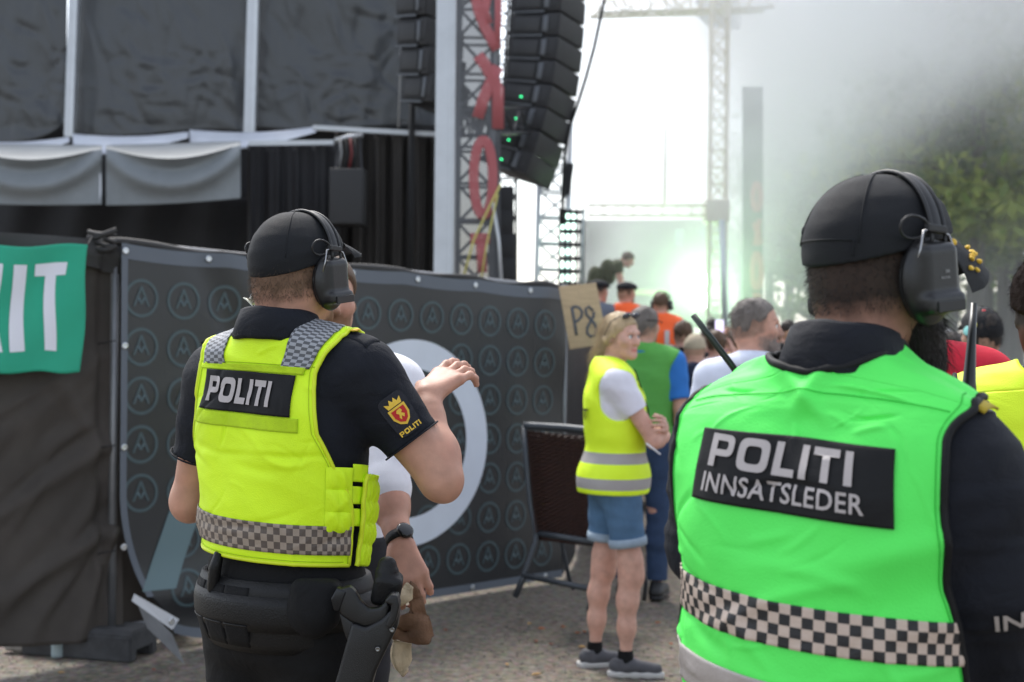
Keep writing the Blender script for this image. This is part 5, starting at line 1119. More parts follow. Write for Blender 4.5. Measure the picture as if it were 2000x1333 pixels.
def civ(label, px, d, H, psi, group, skin, top, sleeve_f=.55, hair=None, yaw=0, pitch=0, pants=None, shoes=None, vest=None, bands=None, over=None, h=.012, w=1.0, deep=1.0, belly=0, legs_to=1.93, face=False, female=False, beard=None, base_z=0.0, hand_curl=.6, hat=None, coll=None, tuck=.04, zclip=None, hands=True, vest_open=None, lips=False, wr_amp=.0035, skirt=False):
    b = PX(px, 700, d); t = empty('person', (b.x, b.y, base_z), -R(psi), label, 'person', group)
    L = lambda x, y, dd: np.array(local(t, [PX(x, y, dd)])[0])
    J = joints(H); s = J['s']
    if female:
        for sd_ in 'LR': J['sh'+sd_][0] *= .88; J['el'+sd_][0] *= .9; J['wr'+sd_][0] *= .9
        w *= .92
    if over: over(J, L)
    M = headM(J, R(yaw), R(pitch), 0)
    T = torso_sdf(J, w, belly, deep); aw = .84 if female else 1.0
    B = T.copy(-.012); head_sdf(M, B, female); neck_sdf(J, M, B, .047 if female else .056)
    for sd_ in 'LR':
        arm_sdf(J, sd_, aw, None, B); leg_sdf(J, sd_, .87 if female else 1.0, B)
        if hands:
            e, r_ = J['el'+sd_], J['wr'+sd_]; sx = -1 if sd_ == 'L' else 1; f = r_-e
            hd = J.get('hand'+sd_, f); bk = J.get('back'+sd_, np.array((sx, 0, .2))); th = J.get('thumb'+sd_, np.array((0, 1, .2)))
            hand_sdf(B, r_, hd, bk, th, s*(.92 if female else 1.0), (hand_curl,)*4)
    V, F = B.mesh(h, clip=zclip); at = skin_attrs(V, M, -.066, beard)
    Mi = np.array(M.inverted()); q = V @ Mi[:3, :3].T + Mi[:3, 3]
    at['lips'] = np.maximum(np.abs(q[:, 2]+.067)-.0085, np.maximum(np.abs(q[:, 0])-.022, .085-q[:, 1])) if lips else np.ones(len(V))
    meshobj('body', V, F, skin, t, attrs=at)
    if top is not None:
        S = T.copy(.010); S.ell(J['neck'] + np.array((0, .005, .10))*s, np.array((.062, .068, .055))*s, None, .012, True); S.plane(J['pelvis'] + np.array((0, 0, tuck)), (0, 0, -1), k=.008)
        for sd_ in 'LR': sleeve(S, J, sd_, .010, sleeve_f, w=aw)
        V, F = S.mesh(h*1.05, disp=lambda V: wrinkle(V, wr_amp, (8, 8, 8), int(px)), clip=zclip); meshobj('shirt', V, F, top, t)
        if coll is not None: collar(t, J, coll, M, .036, .064, .004, .012)
    if vest is not None:
        Q = T.copy(.024)
        for sd_ in 'LR': Q.ell(J['sh'+sd_] + np.array((.030 if sd_ == 'R' else -.030, 0, -.06))*s, np.array((.085, .11, .125))*s, None, .012, True)
        Q.ell(J['neck'] + np.array((0, .02, .075))*s, np.array((.075, .095, .09))*s, None, .012, True); Q.plane(J['pelvis'] + np.array((0, 0, -.05 if vest_open is None else vest_open))*s, (0, 0, -1), k=.008)
        if skirt: Q.ell(J['pelvis'] + np.array((0, -.006, -.02))*s, np.array((.186*w, .136*deep, .17))*s + .036, k=.05); Q.plane(J['pelvis'] + np.array((0, 0, vest_open))*s, (0, 0, -1), k=.008)
        V, F = Q.mesh(h, disp=lambda V: wrinkle(V, .005, (7, 7, 7), int(px)+3), clip=zclip); z = V[:, 2] - J['pelvis'][2]
        bd = np.min([np.abs(z-zb*s) - hw for zb, hw in bands], axis=0) if bands else np.ones(len(V)); meshobj('vest', V, F, vest, t, attrs={'band': bd})
    if pants is not None: trousers(t, J, pants, .014, to=legs_to, h=max(h, .011), top=.09, seed=int(px), clipz=zclip, name='shorts' if legs_to < 1 else 'trousers', w=.95 if female else 1.0)
    if shoes is not None: boots(t, J, shoes)
    if hair is not None and hair is not False:
        hm, kw = hair; D = hair_sdf(M, **kw); V, F = D.mesh(min(h, .008), disp=lambda V: .005*wnoise(V[:, 0]*80, V[:, 1]*80, V[:, 2]*50, int(px), 2)); ho = meshobj('hair', V, F, hm, t)
        rs = np.random.RandomState(int(px)); k = 1400 if h < .012 else 260; pk = rs.choice(len(V), k); g = D.grad(V[pk])[1]; strands('hair_strands', V[pk] - g*.002, g*.45 + np.array(M.to_3x3() @ Vector((0, -.7, -.35))) + rs.normal(size=(k, 3))*.25, .022, .0009, hm, ho, .25, 3, .003)['kind'] = 'stuff'
    if face: eyes(t, M)
    return t, J, M, L, T
CROWD = 'spectators in front of the stage'; STAFF = 'event staff in high visibility vests'
BROWNH, DARKH, GREYH, BLONDE, REDH = hairm('brown_hair', (.085, .048, .026)), hairm('dark_hair', (.022, .015, .011)), hairm('grey_hair', (.15, .13, .115)), hairm('blonde_hair', (.42, .31, .18)), hairm('ginger_hair', (.30, .11, .03))
JEANS = mat('jeans_blue', (.035, .060, .12), .85, bump=.5, bscale=500, var=.2, vscale=9, wrk=.2, wscale=10, spec=.25)
DENIM = mat('denim_light', (.085, .165, .275), .85, bump=.6, bscale=500, var=.22, vscale=7, wrk=.25, wscale=12, spec=.25)
BLKSHOE = mat('black_shoe', (.01, .01, .011), .5)
def woman():
    def over(J, L):
        J['elR'] = np.array((.185, .165, 1.145)); J['wrR'] = np.array((-.03, .255, 1.15)); J['elL'] = np.array((-.19, .14, 1.14)); J['wrL'] = np.array((.105, .225, 1.20))
        J['handL'] = np.array((.9, -.15, .25)); J['backL'] = np.array((.3, .9, .1)); J['thumbL'] = np.array((0, 0, 1)); J['handR'] = np.array((-1, -.1, .0)); J['backR'] = np.array((0, 1, 0)); J['thumbR'] = np.array((0, 0, 1))
        for k, y in (('R', .075), ('L', -.055)):
            J['knee'+k][1] += y*.9; J['ank'+k][1] += y; J['toe'+k][1] += y; J['hip'+k][1] += y*.3
        J['kneeR'][0] = .095; J['kneeL'][0] = -.10
    yv = band_mat('woman_vest', (.74, 1.0, .02), (.36, .34, .33), 1)
    t, J, M, L, T = civ('blonde woman with crossed arms in yellow vest and denim shorts beside the chair', 1203, 6.92, 1.75, 88, STAFF, SKIN_F, cloth('white_tee', (.72, .71, .78)), .50, None, yaw=44, pitch=-2, pants=DENIM, vest=yv, bands=((.105, .026), (-.02, .026)), over=over, h=.0065, female=True, legs_to=.62, face=True, lips=True, vest_open=-.075, deep=1.10, w=1.02, skirt=True)
    s = J['s']; sc = M.to_scale().x; rot = M.to_3x3().normalized()
    # trim of the vest: dark binding at armhole
    # hair: cap swept back into a low ponytail
    D = Sdf(); D.ell(hp(M, 0, -.012, .034), np.array((.084, .104, .094))*sc, rot); D.ell(hp(M, 0, -.045, -.03), np.array((.074, .068, .068))*sc, rot, k=.03); D.plane(hp(M, 0, .080, .066), np.array(rot @ Vector((0, .80, -.60))), k=.015)
    D.cap(hp(M, 0, -.10, -.035), hp(M, 0, -.125, -.09), .030*sc, .034*sc, k=.03); D.cap(hp(M, 0, -.125, -.09), hp(M, .01, -.115, -.185), .034*sc, .016*sc, k=.03); D.cap(hp(M, .062, .02, .045), hp(M, .078, -.035, -.02), .018*sc, .020*sc, k=.02); D.cap(hp(M, -.062, .02, .045), hp(M, -.078, -.035, -.02), .018*sc, .020*sc, k=.02)
    V, F = D.mesh(.006, disp=lambda V: .0035*wnoise(V[:, 0]*110, V[:, 1]*110, V[:, 2]*45, 5, 2)); ho = meshobj('hair', V, F, BLONDE, t)
    rs = np.random.RandomState(4); pk = rs.choice(len(V), 1600); g = D.grad(V[pk])[1]; back = np.array(M.to_3x3() @ Vector((0, -1, -.55))); strands('hair_strands', V[pk] - g*.001, g*.22 + back + rs.normal(size=(1600, 3))*.16, .05, .0008, BLONDE, ho, .35, 3, .006)['kind'] = 'stuff'
    k = 260; roots = np.array([hp(M, rs.normal()*.016, -.122 + rs.normal()*.015, -.10 + rs.normal()*.03) for i in range(k)]); strands('ponytail_strands', roots, np.array((0, 0, -1)) + np.array(M.to_3x3() @ Vector((0, -.25, 0))) + rs.normal(size=(k, 3))*.22, .115, .0012, BLONDE, ho, .2, 5, .012)['kind'] = 'stuff'
    # sunglasses pushed up on the hair
    sg = empty('sunglasses', t.location, t.rotation_euler.z, 'dark sunglasses pushed up on the hair of the blonde woman', 'sunglasses'); gl = mat('dark_lens', (.05, .055, .07), .12, spec=.8); fr = mat('glasses_frame', (.02, .015, .012), .3)
    for sx in (-1, 1):
        D = Sdf(); D.ell(hp(M, sx*.036, .058, .108), np.array((.031, .024, .012))*sc, rot @ Euler((.75, 0, 0)).to_matrix()); V, F = D.mesh(.004); meshobj('lens', V, F, gl, sg)
        MB().tube([hp(M, *q) for q in ((sx*.066, .045, .108), (sx*.092, .0, .075), (sx*.094, -.03, .02), (sx*.088, -.045, -.012))], .0022, 6).build('temple', fr, sg, True)
    MB().tube([hp(M, -.012, .068, .108), hp(M, 0, .072, .110), hp(M, .012, .068, .108)], .0025, 6).build('bridge', fr, sg, True)
    # rolled cuffs, pocket
    for sd_ in 'LR':
        hi, kn = J['hip'+sd_], J['knee'+sd_]; e = hi + (kn-hi)*.60; u = (kn-hi)/np.linalg.norm(kn-hi); MM = Matrix.Translation(Vector(e)) @ Vector(u).to_track_quat('Z', 'Y').to_matrix().to_4x4(); r0 = (.092-.024*.62)*s*.95 + .019
        MB().lathe([(r0-.006, -.020), (r0+.002, -.021), (r0+.004, .0), (r0+.002, .021), (r0-.008, .022)], 40, MM).build('rolled_cuff', mat('denim_inside', (.30, .38, .46), .85, bump=.5, bscale=400, var=.12, vscale=20), t, True)
    # sport shoes and socks
    grey, lt, wht = mat('shoe_mesh', (.085, .085, .095), .8, bump=.6, bscale=300, var=.2, vscale=20), mat('shoe_light', (.32, .34, .38), .7), mat('shoe_sole', (.52, .51, .49), .7)
    for sd_ in 'LR':
        a, tq = J['ank'+sd_], J['toe'+sd_]; dx = np.array((tq[0]-a[0], tq[1]-a[1], 0)); dx /= np.linalg.norm(dx); hl = np.array((a[0], a[1], 0)) - dx*.048; D = Sdf()
        D.cap(hl + np.array((0, 0, .056)), hl + dx*.06 + np.array((0, 0, .058)), .034, .035); D.cap(hl + dx*.06 + np.array((0, 0, .056)), hl + dx*.195 + np.array((0, 0, .044)), .037, .028, k=.03); D.fru(hl + dx*.03 + np.array((0, 0, .05)), hl + dx*.025 + np.array((0, 0, .092)), .036, .037, k=.015); D.plane((0, 0, .026), (0, 0, -1), k=.003)
        V, F = D.mesh(.005); o = meshobj('shoe', V, F, grey, t)
        D = Sdf(); D.cap(hl + np.array((0, 0, .022)) - dx*.004, hl + dx*.20 + np.array((0, 0, .020)), .039, .033); D.plane((0, 0, .032), (0, 0, 1), k=.004); D.plane((0, 0, .003), (0, 0, -1), k=.002); V, F = D.mesh(.006, disp=lambda V: .002*np.sin(V[:, 0]*90+V[:, 1]*90)); meshobj('sole', V, F, wht, o)
        for kx in range(5):
            c = hl + dx*(.085+.018*kx) + np.array((0, 0, .092-.009*kx)); nrm_ = np.cross(dx, (0, 0, 1)); MB().tube([c + nrm_*.020 - np.array((0, 0, .006)), c + np.array((0, 0, .003)), c - nrm_*.020 - np.array((0, 0, .006))], .003, 5).build('lace', lt, o, True)
        D = Sdf(); D.fru(np.array((a[0], a[1], .07)), np.array((a[0], a[1]-.002, .132)), .040, .036); V, F = D.mesh(.006); meshobj('sock', V, F, BLACKF, t)
    # pen and lanyard
    pn = MB().tube([PX(1262, 866, 6.62), PX(1290, 888, 6.60)], .0042, 8).build('pen', mat('pen_white', (.7, .7, .72), .4), None, True); tag(pn, 'white pen held in the crossed arms of the blonde woman', 'pen')
    Q = T.copy(.024); ls = [wrap_pt(Q, np.array([(x, .0, z)]), np.array([(0., .8, .6)]) if z > 1.36 else np.array([(0., 1., 0.)]), .010)[0] for x, z in ((.075, 1.42), (.065, 1.37), (.05, 1.28), (.03, 1.18))]
    MB().tube(ls, .006, 6, flat=.3).build('lanyard', BLK, t, True)
    txt, f2 = cut_grid(text_mesh('VAKT', .02), .3); txt = txt/txt[:, 1].max()*.05; cx = txt[:, 0].mean()
    q = -(txt[:, 0]-cx)/.13; P = wrap_pt(Q, np.stack([0*q, 0*q, 1.24 + txt[:, 1]], 1), np.stack([-np.sin(q), -np.cos(q), 0*q], 1), .010)
    meshobj('back_lettering', P, f2, BLACKP, t)
    return t
woman()
# rattan chair behind her
def chair():
    d = 7.75; t = empty('chair', GR(1110, 1165), 0, 'chair with dark brown woven rattan back and grey metal frame behind the blonde woman', 'chair')
    fm = mat('chair_frame', (.045, .052, .062), .45, .3, var=.15, vscale=10); Lc = lambda pts: local(t, [PX(*p) for p in pts])
    zd = lambda y: 8.0 - (y-830)/300*.25
    a0, a1, b0, b1 = (1026, 833), (1040, 1045), (1150, 842), (1172, 1062)
    fr = MB(); fr.tube(Lc([(1022, 832, 7.95), (1050, 833, 7.95), (1100, 836, 7.9), (1150, 841, 7.8), (1190, 846, 7.75)]), .022, 10); fr.build('top_rail', fm, t, True)
    for pts in ([(1024, 832, 7.95), (1028, 900, 7.9), (1036, 980, 7.85), (1048, 1040, 7.8), (1046, 1060, 7.78), (1022, 1130, 7.75), (1006, 1166, 7.75)], [(1188, 846, 7.75), (1190, 950, 7.7), (1192, 1060, 7.6), (1186, 1130, 7.5), (1150, 1192, 7.4)]): MB().tube(Lc(pts), .018, 10).build('side_frame', fm, t, True)
    MB().tube(Lc([(1048, 1042, 7.8), (1100, 1050, 7.72), (1186, 1064, 7.6)]), .018, 8).build('seat_rail', fm, t, True)
    MB().tube(Lc([(1022, 1124, 7.75), (1100, 1140, 7.6), (1170, 1154, 7.45)]), .017, 8).build('stretcher', fm, t, True)
    for pts in ([(1095, 1050, 8.1), (1112, 1132, 8.25), (1120, 1150, 8.3)], [(1245, 1060, 7.9), (1262, 1140, 7.95), (1258, 1172, 8.0)]): MB().tube(Lc(pts), .013, 8).build('leg', fm, t, True)
    wk = mat('rattan_weave', (.034, .012, .008), .55, bump=.4, bscale=60, var=.5, vscale=30, stretch=(1, 1, 4), spec=.4)
    rows = 52
    for k in range(rows):
        f = k/(rows-1); y = 842 + 198*f; xl = 1028 + 18*f; xr = 1188 + 3*f
        pts = [(xl + (xr-xl)*g, y + 14*g*(1) + 3*math.sin(3.14*g), 7.93 - .15*f - .2*g - .012*math.sin(g*75 + (k % 2)*3.14)*.8 + .10*math.sin(3.14*g)) for g in np.linspace(0, 1, 48)]
        MB().tube(Lc(pts), .0068, 5, flat=.6).build('woven_strand', wk, t, True)
    bk = [[PX(1030 + 18*f + (160-15*f)*g, 842 + 198*f + 14*g, 7.96 - .15*f - .2*g + .10*math.sin(3.14*g)) for g in np.linspace(0, 1, 12)] for f in np.linspace(0, 1, 8)]
    MB().grid([local(t, r_) for r_ in bk]).build('back_lining', mat('rattan_dark', (.012, .007, .006), .8), t, True)
    st = [[PX(1050 + 140*g + 30*f, 1046 + 16*g - 14*f, 7.8 - .2*g + .42*f) for g in np.linspace(0, 1, 8)] for f in np.linspace(0, 1, 6)]
    o = MB().grid([local(t, r_) for r_ in st]).build('seat', wk, t, True); md = o.modifiers.new('t', 'SOLIDIFY'); md.thickness = .025
chair()
# man facing the first officer
def bearded_man():
    def over(J, L):
        J['elL'] = L(752, 955, 3.62); J['wrL'] = L(782, 1062, 3.50); J['handL'] = L(806, 1135, 3.46) - J['wrL']; J['backL'] = L(830, 1090, 3.2) - L(795, 1100, 3.5); J['thumbL'] = L(770, 1120, 3.3) - L(800, 1110, 3.5)
    t, J, M, L, T = civ('bearded man in white shirt facing the officer in yellow, hat in hand', 640, 3.86, 1.86, 195, 'people talking by the fence', SKIN_A, cloth('white_shirt', (.78, .78, .82)), 1.42, None, yaw=-38, pitch=-2, pants=cloth('dark_chinos', (.02, .02, .024)), shoes=BLKSHOE, over=over, h=.008, face=True, beard=(.045, -.028), coll=cloth('white_shirt', (.78, .78, .82)), hand_curl=.75)
    D = hair_sdf(M); V, F = D.mesh(.009); meshobj('hair', V, F, BROWNH, t)
    # watch
    w = empty('wristwatch', t.location, t.rotation_euler.z, 'black round wristwatch on the wrist above the held hat', 'wristwatch'); e, r_ = J['elL'], J['wrL']; u = (r_-e)/np.linalg.norm(r_-e); c = r_ - u*.012; MM = Matrix.Translation(Vector(c)) @ Vector(u).to_track_quat('Z', 'Y').to_matrix().to_4x4()
    MB().lathe([(.0305, -.012), (.034, -.011), (.034, .011), (.0305, .012)], 30, MM).build('strap', LEATH, w, True)
    sd = L(815, 1062, 3.42) - c; sd -= u*(sd@u); sd /= np.linalg.norm(sd); MB().lathe([(.021, 0), (.022, .004), (.021, .010), (.017, .0115)], 24, Matrix.Translation(Vector(c + sd*.031)) @ Vector(sd).to_track_quat('Z', 'Y').to_matrix().to_4x4()).build('watch_case', mat('watch_black', (.01, .01, .011), .2), w, True)
    # folded hat hanging from the hand
    hm = mat('hat_brown', (.16, .085, .045), .85, bump=.6, bscale=120, var=.35, vscale=14); hc = mat('hat_cream', (.52, .42, .28), .85, bump=.5, bscale=120, var=.2, vscale=12)
    g = empty('hat', PX(800, 1180, 3.45), 0, 'folded brown hat with cream lining hanging from the hand of the man in white', 'hat'); Lg = lambda pts: local(g, [PX(*p) for p in pts])
    def leafy(name, pix, d_, m_, seed, th=.010):
        me = loops_mesh([[(x, -y) for x, y in pix]]); V2, F2 = cut_grid(me, 7); dd = .018*wnoise(V2[:, 0]*.09, V2[:, 1]*.09, 0, seed, 2)
        o = meshobj(name, Lg([(x, -y, d_ + q) for (x, y, _), q in zip(V2, dd)]), F2, m_, g); md = o.modifiers.new('t', 'SOLIDIFY'); md.thickness = th; md.offset = 0
    leafy('hat_crown', [(800, 1138), (812, 1146), (826, 1180), (838, 1214), (843, 1244), (832, 1258), (812, 1252), (788, 1254), (766, 1246), (768, 1222), (784, 1206), (802, 1196)], 3.44, hm, 3, .022)
    leafy('hat_brim', [(756, 1182), (776, 1160), (796, 1138), (808, 1148), (804, 1170), (784, 1182), (768, 1194)], 3.425, hc, 5)
    leafy('hat_lining', [(768, 1250), (804, 1256), (802, 1284), (796, 1310), (786, 1322), (772, 1306), (764, 1280)], 3.46, hc, 7, .016)
bearded_man()
def white_shirt_man():
    ws = cloth('pale_blue_shirt', (.66, .70, .82))
    t, J, M, L, T = civ('grey bearded man in pale shirt looking to the side in the crowd', 1474, 6.1, 1.81, 25, CROWD, SKIN_G, ws, 1.9, (GREYH, dict(thick=.007, front=.066, fz=.074, nape=-.080)), yaw=72, pitch=-2, pants=cloth('dark_chinos', (.02, .02, .024)), shoes=BLKSHOE, h=.008, face=True, beard=(.020, -.034), coll=ws, w=1.04, lips=True)
    D = Sdf(); rot = M.to_3x3().normalized(); sc = M.to_scale().x; D.ell(hp(M, 0, .052, -.085), np.array((.058, .048, .042))*sc, rot); D.ell(hp(M, 0, .075, -.10), np.array((.035, .03, .03))*sc, rot, k=.02); D.plane(hp(M, 0, .05, -.058), np.array(rot @ Vector((0, -.4, 1))), k=.01); D.box(hp(M, 0, .102, -.067), np.array((.018, .03, .008))*sc, .004, rot, k=.008, sub=True)
    V, F = D.mesh(.006, disp=lambda V: .0025*wnoise(V[:, 0]*120, V[:, 1]*120, V[:, 2]*60, 5)); bo = meshobj('beard', V, F, mat('grey_beard', (.20, .16, .135), .8, bump=1, bscale=200, var=.4, vscale=60), t)
    rs = np.random.RandomState(3); pk = rs.choice(len(V), 500); g = D.grad(V[pk])[1]; strands('beard_strands', V[pk] - g*.003, g*.6 + np.array((0, 0, -.9)) + rs.normal(size=(500, 3))*.25, .014, .0007, MATS['grey_beard'], bo, .3, 2, .003)['kind'] = 'stuff'
white_shirt_man()
ORV = band_mat('orange_vest', (.95, .13, .02), (.55, .54, .52), 1); REDP = cloth('red_polo', (.38, .015, .025)); GRNV = cloth('green_bib', (.10, .36, .07)); BLU = cloth('blue_polo', (.03, .17, .52)); NAVYH = cloth('navy_hoodie', (.016, .022, .050)); BLT = cloth('black_tee', (.010, .010, .012))
t, J, M, L, T = civ('grey-haired man in green bib over blue shirt behind the blonde woman', 1258, 8.9, 1.82, 14, STAFF, SKIN_G, BLU, .78, (GREYH, dict(thick=.010, front=.075, fz=.066, nape=-.078)), yaw=24, pants=JEANS, shoes=BLKSHOE, vest=GRNV, h=.011, w=1.1, coll=BLU, beard=(.03, -.05), belly=.02, vest_open=.02)
MB().tube([hp(M, *q) for q in ((.09, .06, .02), (.094, .0, .03), (.075, -.075, .03), (0, -.112, .035), (-.075, -.075, .03), (-.094, 0, .03))], .003, 6).build('glasses_cord', BLK, t, True)
PLAT = PX(1230, 700, 13.6); PLZ = .42
pl = empty('barrier_step', (PLAT.x, PLAT.y, 0), 0, 'low black steel step of the crowd barrier the stewards stand on', 'step')
MB().box((0, 0, PLZ-.03), (3.4, .9, .06), bev=.006).build('tread', mat('black_steel', (.02, .02, .022), .5, .3), pl)
for sx in (-1.5, 0, 1.5): MB().box((sx, 0, (PLZ-.06)/2), (.06, .8, PLZ-.06)).build('leg', MATS['black_steel'], pl)
def onstep(px): q = PX(px, 700, 13.6); return q
t, J, M, L, T = civ('steward with ear defenders, red shirt and orange vest standing on the barrier step', 1290, 13.6, 1.62, 12, STAFF, SKIN_F, REDP, .62, (BROWNH, dict(thick=.009)), yaw=14, pants=cloth('dark_chinos', (.02, .02, .024)), shoes=BLKSHOE, vest=ORV, bands=((.10, .03), (-.03, .03)), h=.013, base_z=PLZ, vest_open=-.08)
hs_ = empty('headset', t.location, t.rotation_euler.z, 'dark ear defenders worn by the steward in red and orange', 'ear defenders', 'ear defenders'); headset(hs_, M, wires=False, band=.10)
for sx in (-.075, .075):
    D_ = T.copy(.030); P_ = [list(wrap_pt(D_, np.array([(sx+k, 0, z) for k in (-.022, 0, .022)]), np.array([(0., -1., 0.)]*3), .008)) for z in np.linspace(1.0*J['s'], 1.40*J['s'], 10)]; MB().grid(P_).build('reflective_brace', mat('brace_grey', (.50, .49, .48), .4), t, True)
t, J, M, L, T = civ('bearded steward in black flat cap and orange vest on the barrier step', 1220, 14.2, 1.74, 35, STAFF, SKIN_F, REDP, .62, (BROWNH, dict(thick=.006)), yaw=10, pants=cloth('dark_chinos', (.02, .02, .024)), shoes=BLKSHOE, vest=ORV, bands=((.10, .03),), h=.013, base_z=PLZ, beard=(.02, -.04), coll=REDP)
def flat_cap(t, M, m):
    D = Sdf(); sc = M.to_scale().x; rot = M.to_3x3().normalized(); D.ell(hp(M, 0, -.010, .062), np.array((.094, .115, .060))*sc, rot); D.ell(hp(M, 0, .06, .058), np.array((.075, .065, .038))*sc, rot, k=.03); D.plane(hp(M, 0, 0, .040), np.array(rot @ Vector((0, .12, -1))), k=.006); D.ell(hp(M, 0, .098, .044), np.array((.066, .048, .009))*sc, rot, k=.01)
    V, F = D.mesh(.009); meshobj('flat_cap', V, F, m, t)
flat_cap(t, M, CAPM)
t, J, M, L, T = civ('person in black cap and grey jacket half hidden behind the P8 board', 1166, 14.3, 1.76, 30, STAFF, SKIN_F, cloth('grey_jacket', (.14, .16, .20)), 1.8, (DARKH, dict(thick=.006)), yaw=20, pants=cloth('dark_chinos', (.02, .02, .024)), shoes=BLKSHOE, h=.015, base_z=PLZ)
flat_cap(t, M, CAPM)
t, J, M, L, T = civ('brown-haired man in plain black T-shirt near the steward in orange', 1334, 12.0, 1.76, 5, CROWD, SKIN_F, BLT, .6, (BROWNH, dict(thick=.010)), pants=JEANS, shoes=BLKSHOE, h=.014, w=1.05)
t, J, M, L, T = civ('spectator in beige baseball cap and navy hooded top', 1356, 10.4, 1.64, 12, CROWD, SKIN_F, NAVYH, 1.85, None, yaw=8, pitch=-14, pants=JEANS, shoes=BLKSHOE, h=.012, w=1.06)
cap_hat(t, M, mat('beige_cap', (.42, .35, .25), .85, bump=.4, bscale=400), .30, -.02, vlen=.075)
D = Sdf(); D.ell(J['neck'] + np.array((0, -.075, -.015)), (.125, .055, .095)); D.ell(J['neck'] + np.array((0, -.03, .03)), (.10, .07, .045), k=.04); V, F = D.mesh(.012, disp=lambda V: .005*wnoise(V[:, 0]*30, V[:, 1]*30, V[:, 2]*30, 2)); meshobj('hood', V, F, NAVYH, t)
MB().tube([hp(M, sx*.03, -.112, .0) if False else hp(M, .032*math.cos(q), -.108+.006*math.cos(q), .012+.026*math.sin(q)) for q in np.linspace(.1, 3.04, 12) for sx in (1,)], .005, 6).build('cap_opening', mat('cap_trim', (.12, .10, .08), .8), t, True)
def phone_over(J, L): J['elR'] = np.array((.24, .20, 1.30)); J['wrR'] = np.array((.16, .36, 1.52)); J['elL'] = np.array((-.22, .22, 1.30)); J['wrL'] = np.array((-.06, .38, 1.52))
t, J, M, L, T = civ('brown-haired spectator holding up a phone to film the stage', 1398, 11.6, 1.68, 5, CROWD, SKIN_F, cloth('pink_grey_top', (.30, .22, .21)), 1.5, (BROWNH, dict(thick=.014, nape=-.12)), pants=JEANS, shoes=BLKSHOE, h=.014, over=phone_over, female=True)
ph = empty('phone', t.location, t.rotation_euler.z, 'white phone held up above the crowd by the filming spectator', 'phone'); MB().box((.05, .42, 1.70), (.075, .010, .15), bev=.006).build('phone_case', mat('phone_white', (.7, .66, .72), .3), ph, True); MB().box((.05, .4145, 1.70), (.066, .002, .135)).build('screen', mat('phone_screen', (.3, .3, .4), .2, emit=(.7, .6, .9), estr=.8), ph)
def reach(J, L): J['elR'] = np.array((.16, .24, 1.42)); J['wrR'] = np.array((-.05, .34, 1.56)); J['elL'] = np.array((-.30, .16, 1.40)); J['wrL'] = np.array((-.14, .30, 1.62))
crowd = [
    ('spectator with both bare arms raised beside the pale shirt', 1436, 12.6, 1.70, 10, SKIN_F, cloth('mustard_top', (.35, .25, .05)), BROWNH, reach),
    ('spectator in lime top between the raised phone and the pale shirt', 1412, 15.0, 1.72, 0, SKIN_F, cloth('lime_top', (.25, .60, .08)), BROWNH, None),
    ('ginger spectator whose head shows just beside the commander in green', 1551, 13.0, 1.70, -8, SKIN_F, cloth('white_top', (.6, .6, .62)), hairm('auburn_hair', (.20, .09, .03)), None),
    ('pale topped spectator far in the crowd past the grey beard', 1528, 16.5, 1.72, 5, SKIN_F, cloth('rose_top', (.45, .22, .22)), BROWNH, None),
    ('dark-haired spectator far behind the grey bearded man', 1572, 17.5, 1.76, 5, SKIN_F, cloth('black_tee', (.01, .01, .012)), DARKH, None),
    ('dark-haired spectator low in the crowd under the beige cap', 1312, 10.9, 1.56, 0, SKIN_F, BLT, DARKH, None),
    ('dark-haired spectator in black right behind the big beard', 1858, 8.6, 1.68, 10, SKIN_F, BLT, DARKH, None),
    ('ginger-haired spectator far to the side of the maroon shirt', 1884, 12.5, 1.64, 10, SKIN_F, cloth('navy_hoodie', (.016, .022, .05)), REDH, None),
    ('brown-haired spectator farthest behind the maroon shirt', 1880, 16.0, 1.70, 10, SKIN_F, cloth('olive_top', (.08, .08, .05)), BROWNH, None),
    ('fair-haired spectator between the upright aerial and the maroon shirt', 1905, 13.8, 1.60, 0, SKIN_F, cloth('white_top', (.6, .6, .62)), BLONDE, None),
    ('spectator in dark top far behind the phone', 1382, 17.0, 1.74, 0, SKIN_F, BLT, DARKH, None),
    ('brown-haired spectator in grey beyond the raised arms', 1450, 18.0, 1.76, 0, SKIN_F, cloth('grey_jacket', (.14, .16, .2)), BROWNH, None),
]
for lab, px, d, H, ps, sk, tp, hr, ov in crowd:
    civ(lab, px, d, H, ps, CROWD, sk, tp, .6, (hr, dict(thick=.010)), pants=JEANS, shoes=BLKSHOE, h=.021, over=ov, hands=ov is not None)
def copy_tree(o, parent=None):
    c = o.copy(); COL.objects.link(c); c.parent = parent
    for ch in list(o.children): copy_tree(ch, c)
    return c
SRC = [o for o in bpy.data.objects if o.get('group') == CROWD and o.name.startswith('person') and o.get('label', '') in [q[0] for q in crowd if q[8] is None]]
rs_ = np.random.RandomState(12)
for k in range(20):
    px = (1318, 1346, 1368, 1390, 1404, 1424, 1442, 1462, 1520, 1538, 1560, 1330, 1376, 1418, 1500, 1846, 1866, 1896, 1912, 1870)[k]; d_ = (15.5, 16, 14.2, 18.5, 19.5, 16.2, 20, 19, 18, 14.5, 20, 19.5, 21, 13.8, 21, 18, 20, 18, 21, 14.4)[k]
    if px < 1420 and d_ > 18.5: d_ = 18.0
    c_ = copy_tree(SRC[k % len(SRC)]); b_ = PX(px, 700, d_); s_ = rs_.uniform(.95, 1.06); c_.location = (b_.x, b_.y, 0); c_.rotation_euler = (0, 0, rs_.uniform(-.5, .4)); c_.scale = (s_, s_, s_); c_['label'] = 'spectator deep in the crowd of whom little more than the head shows'
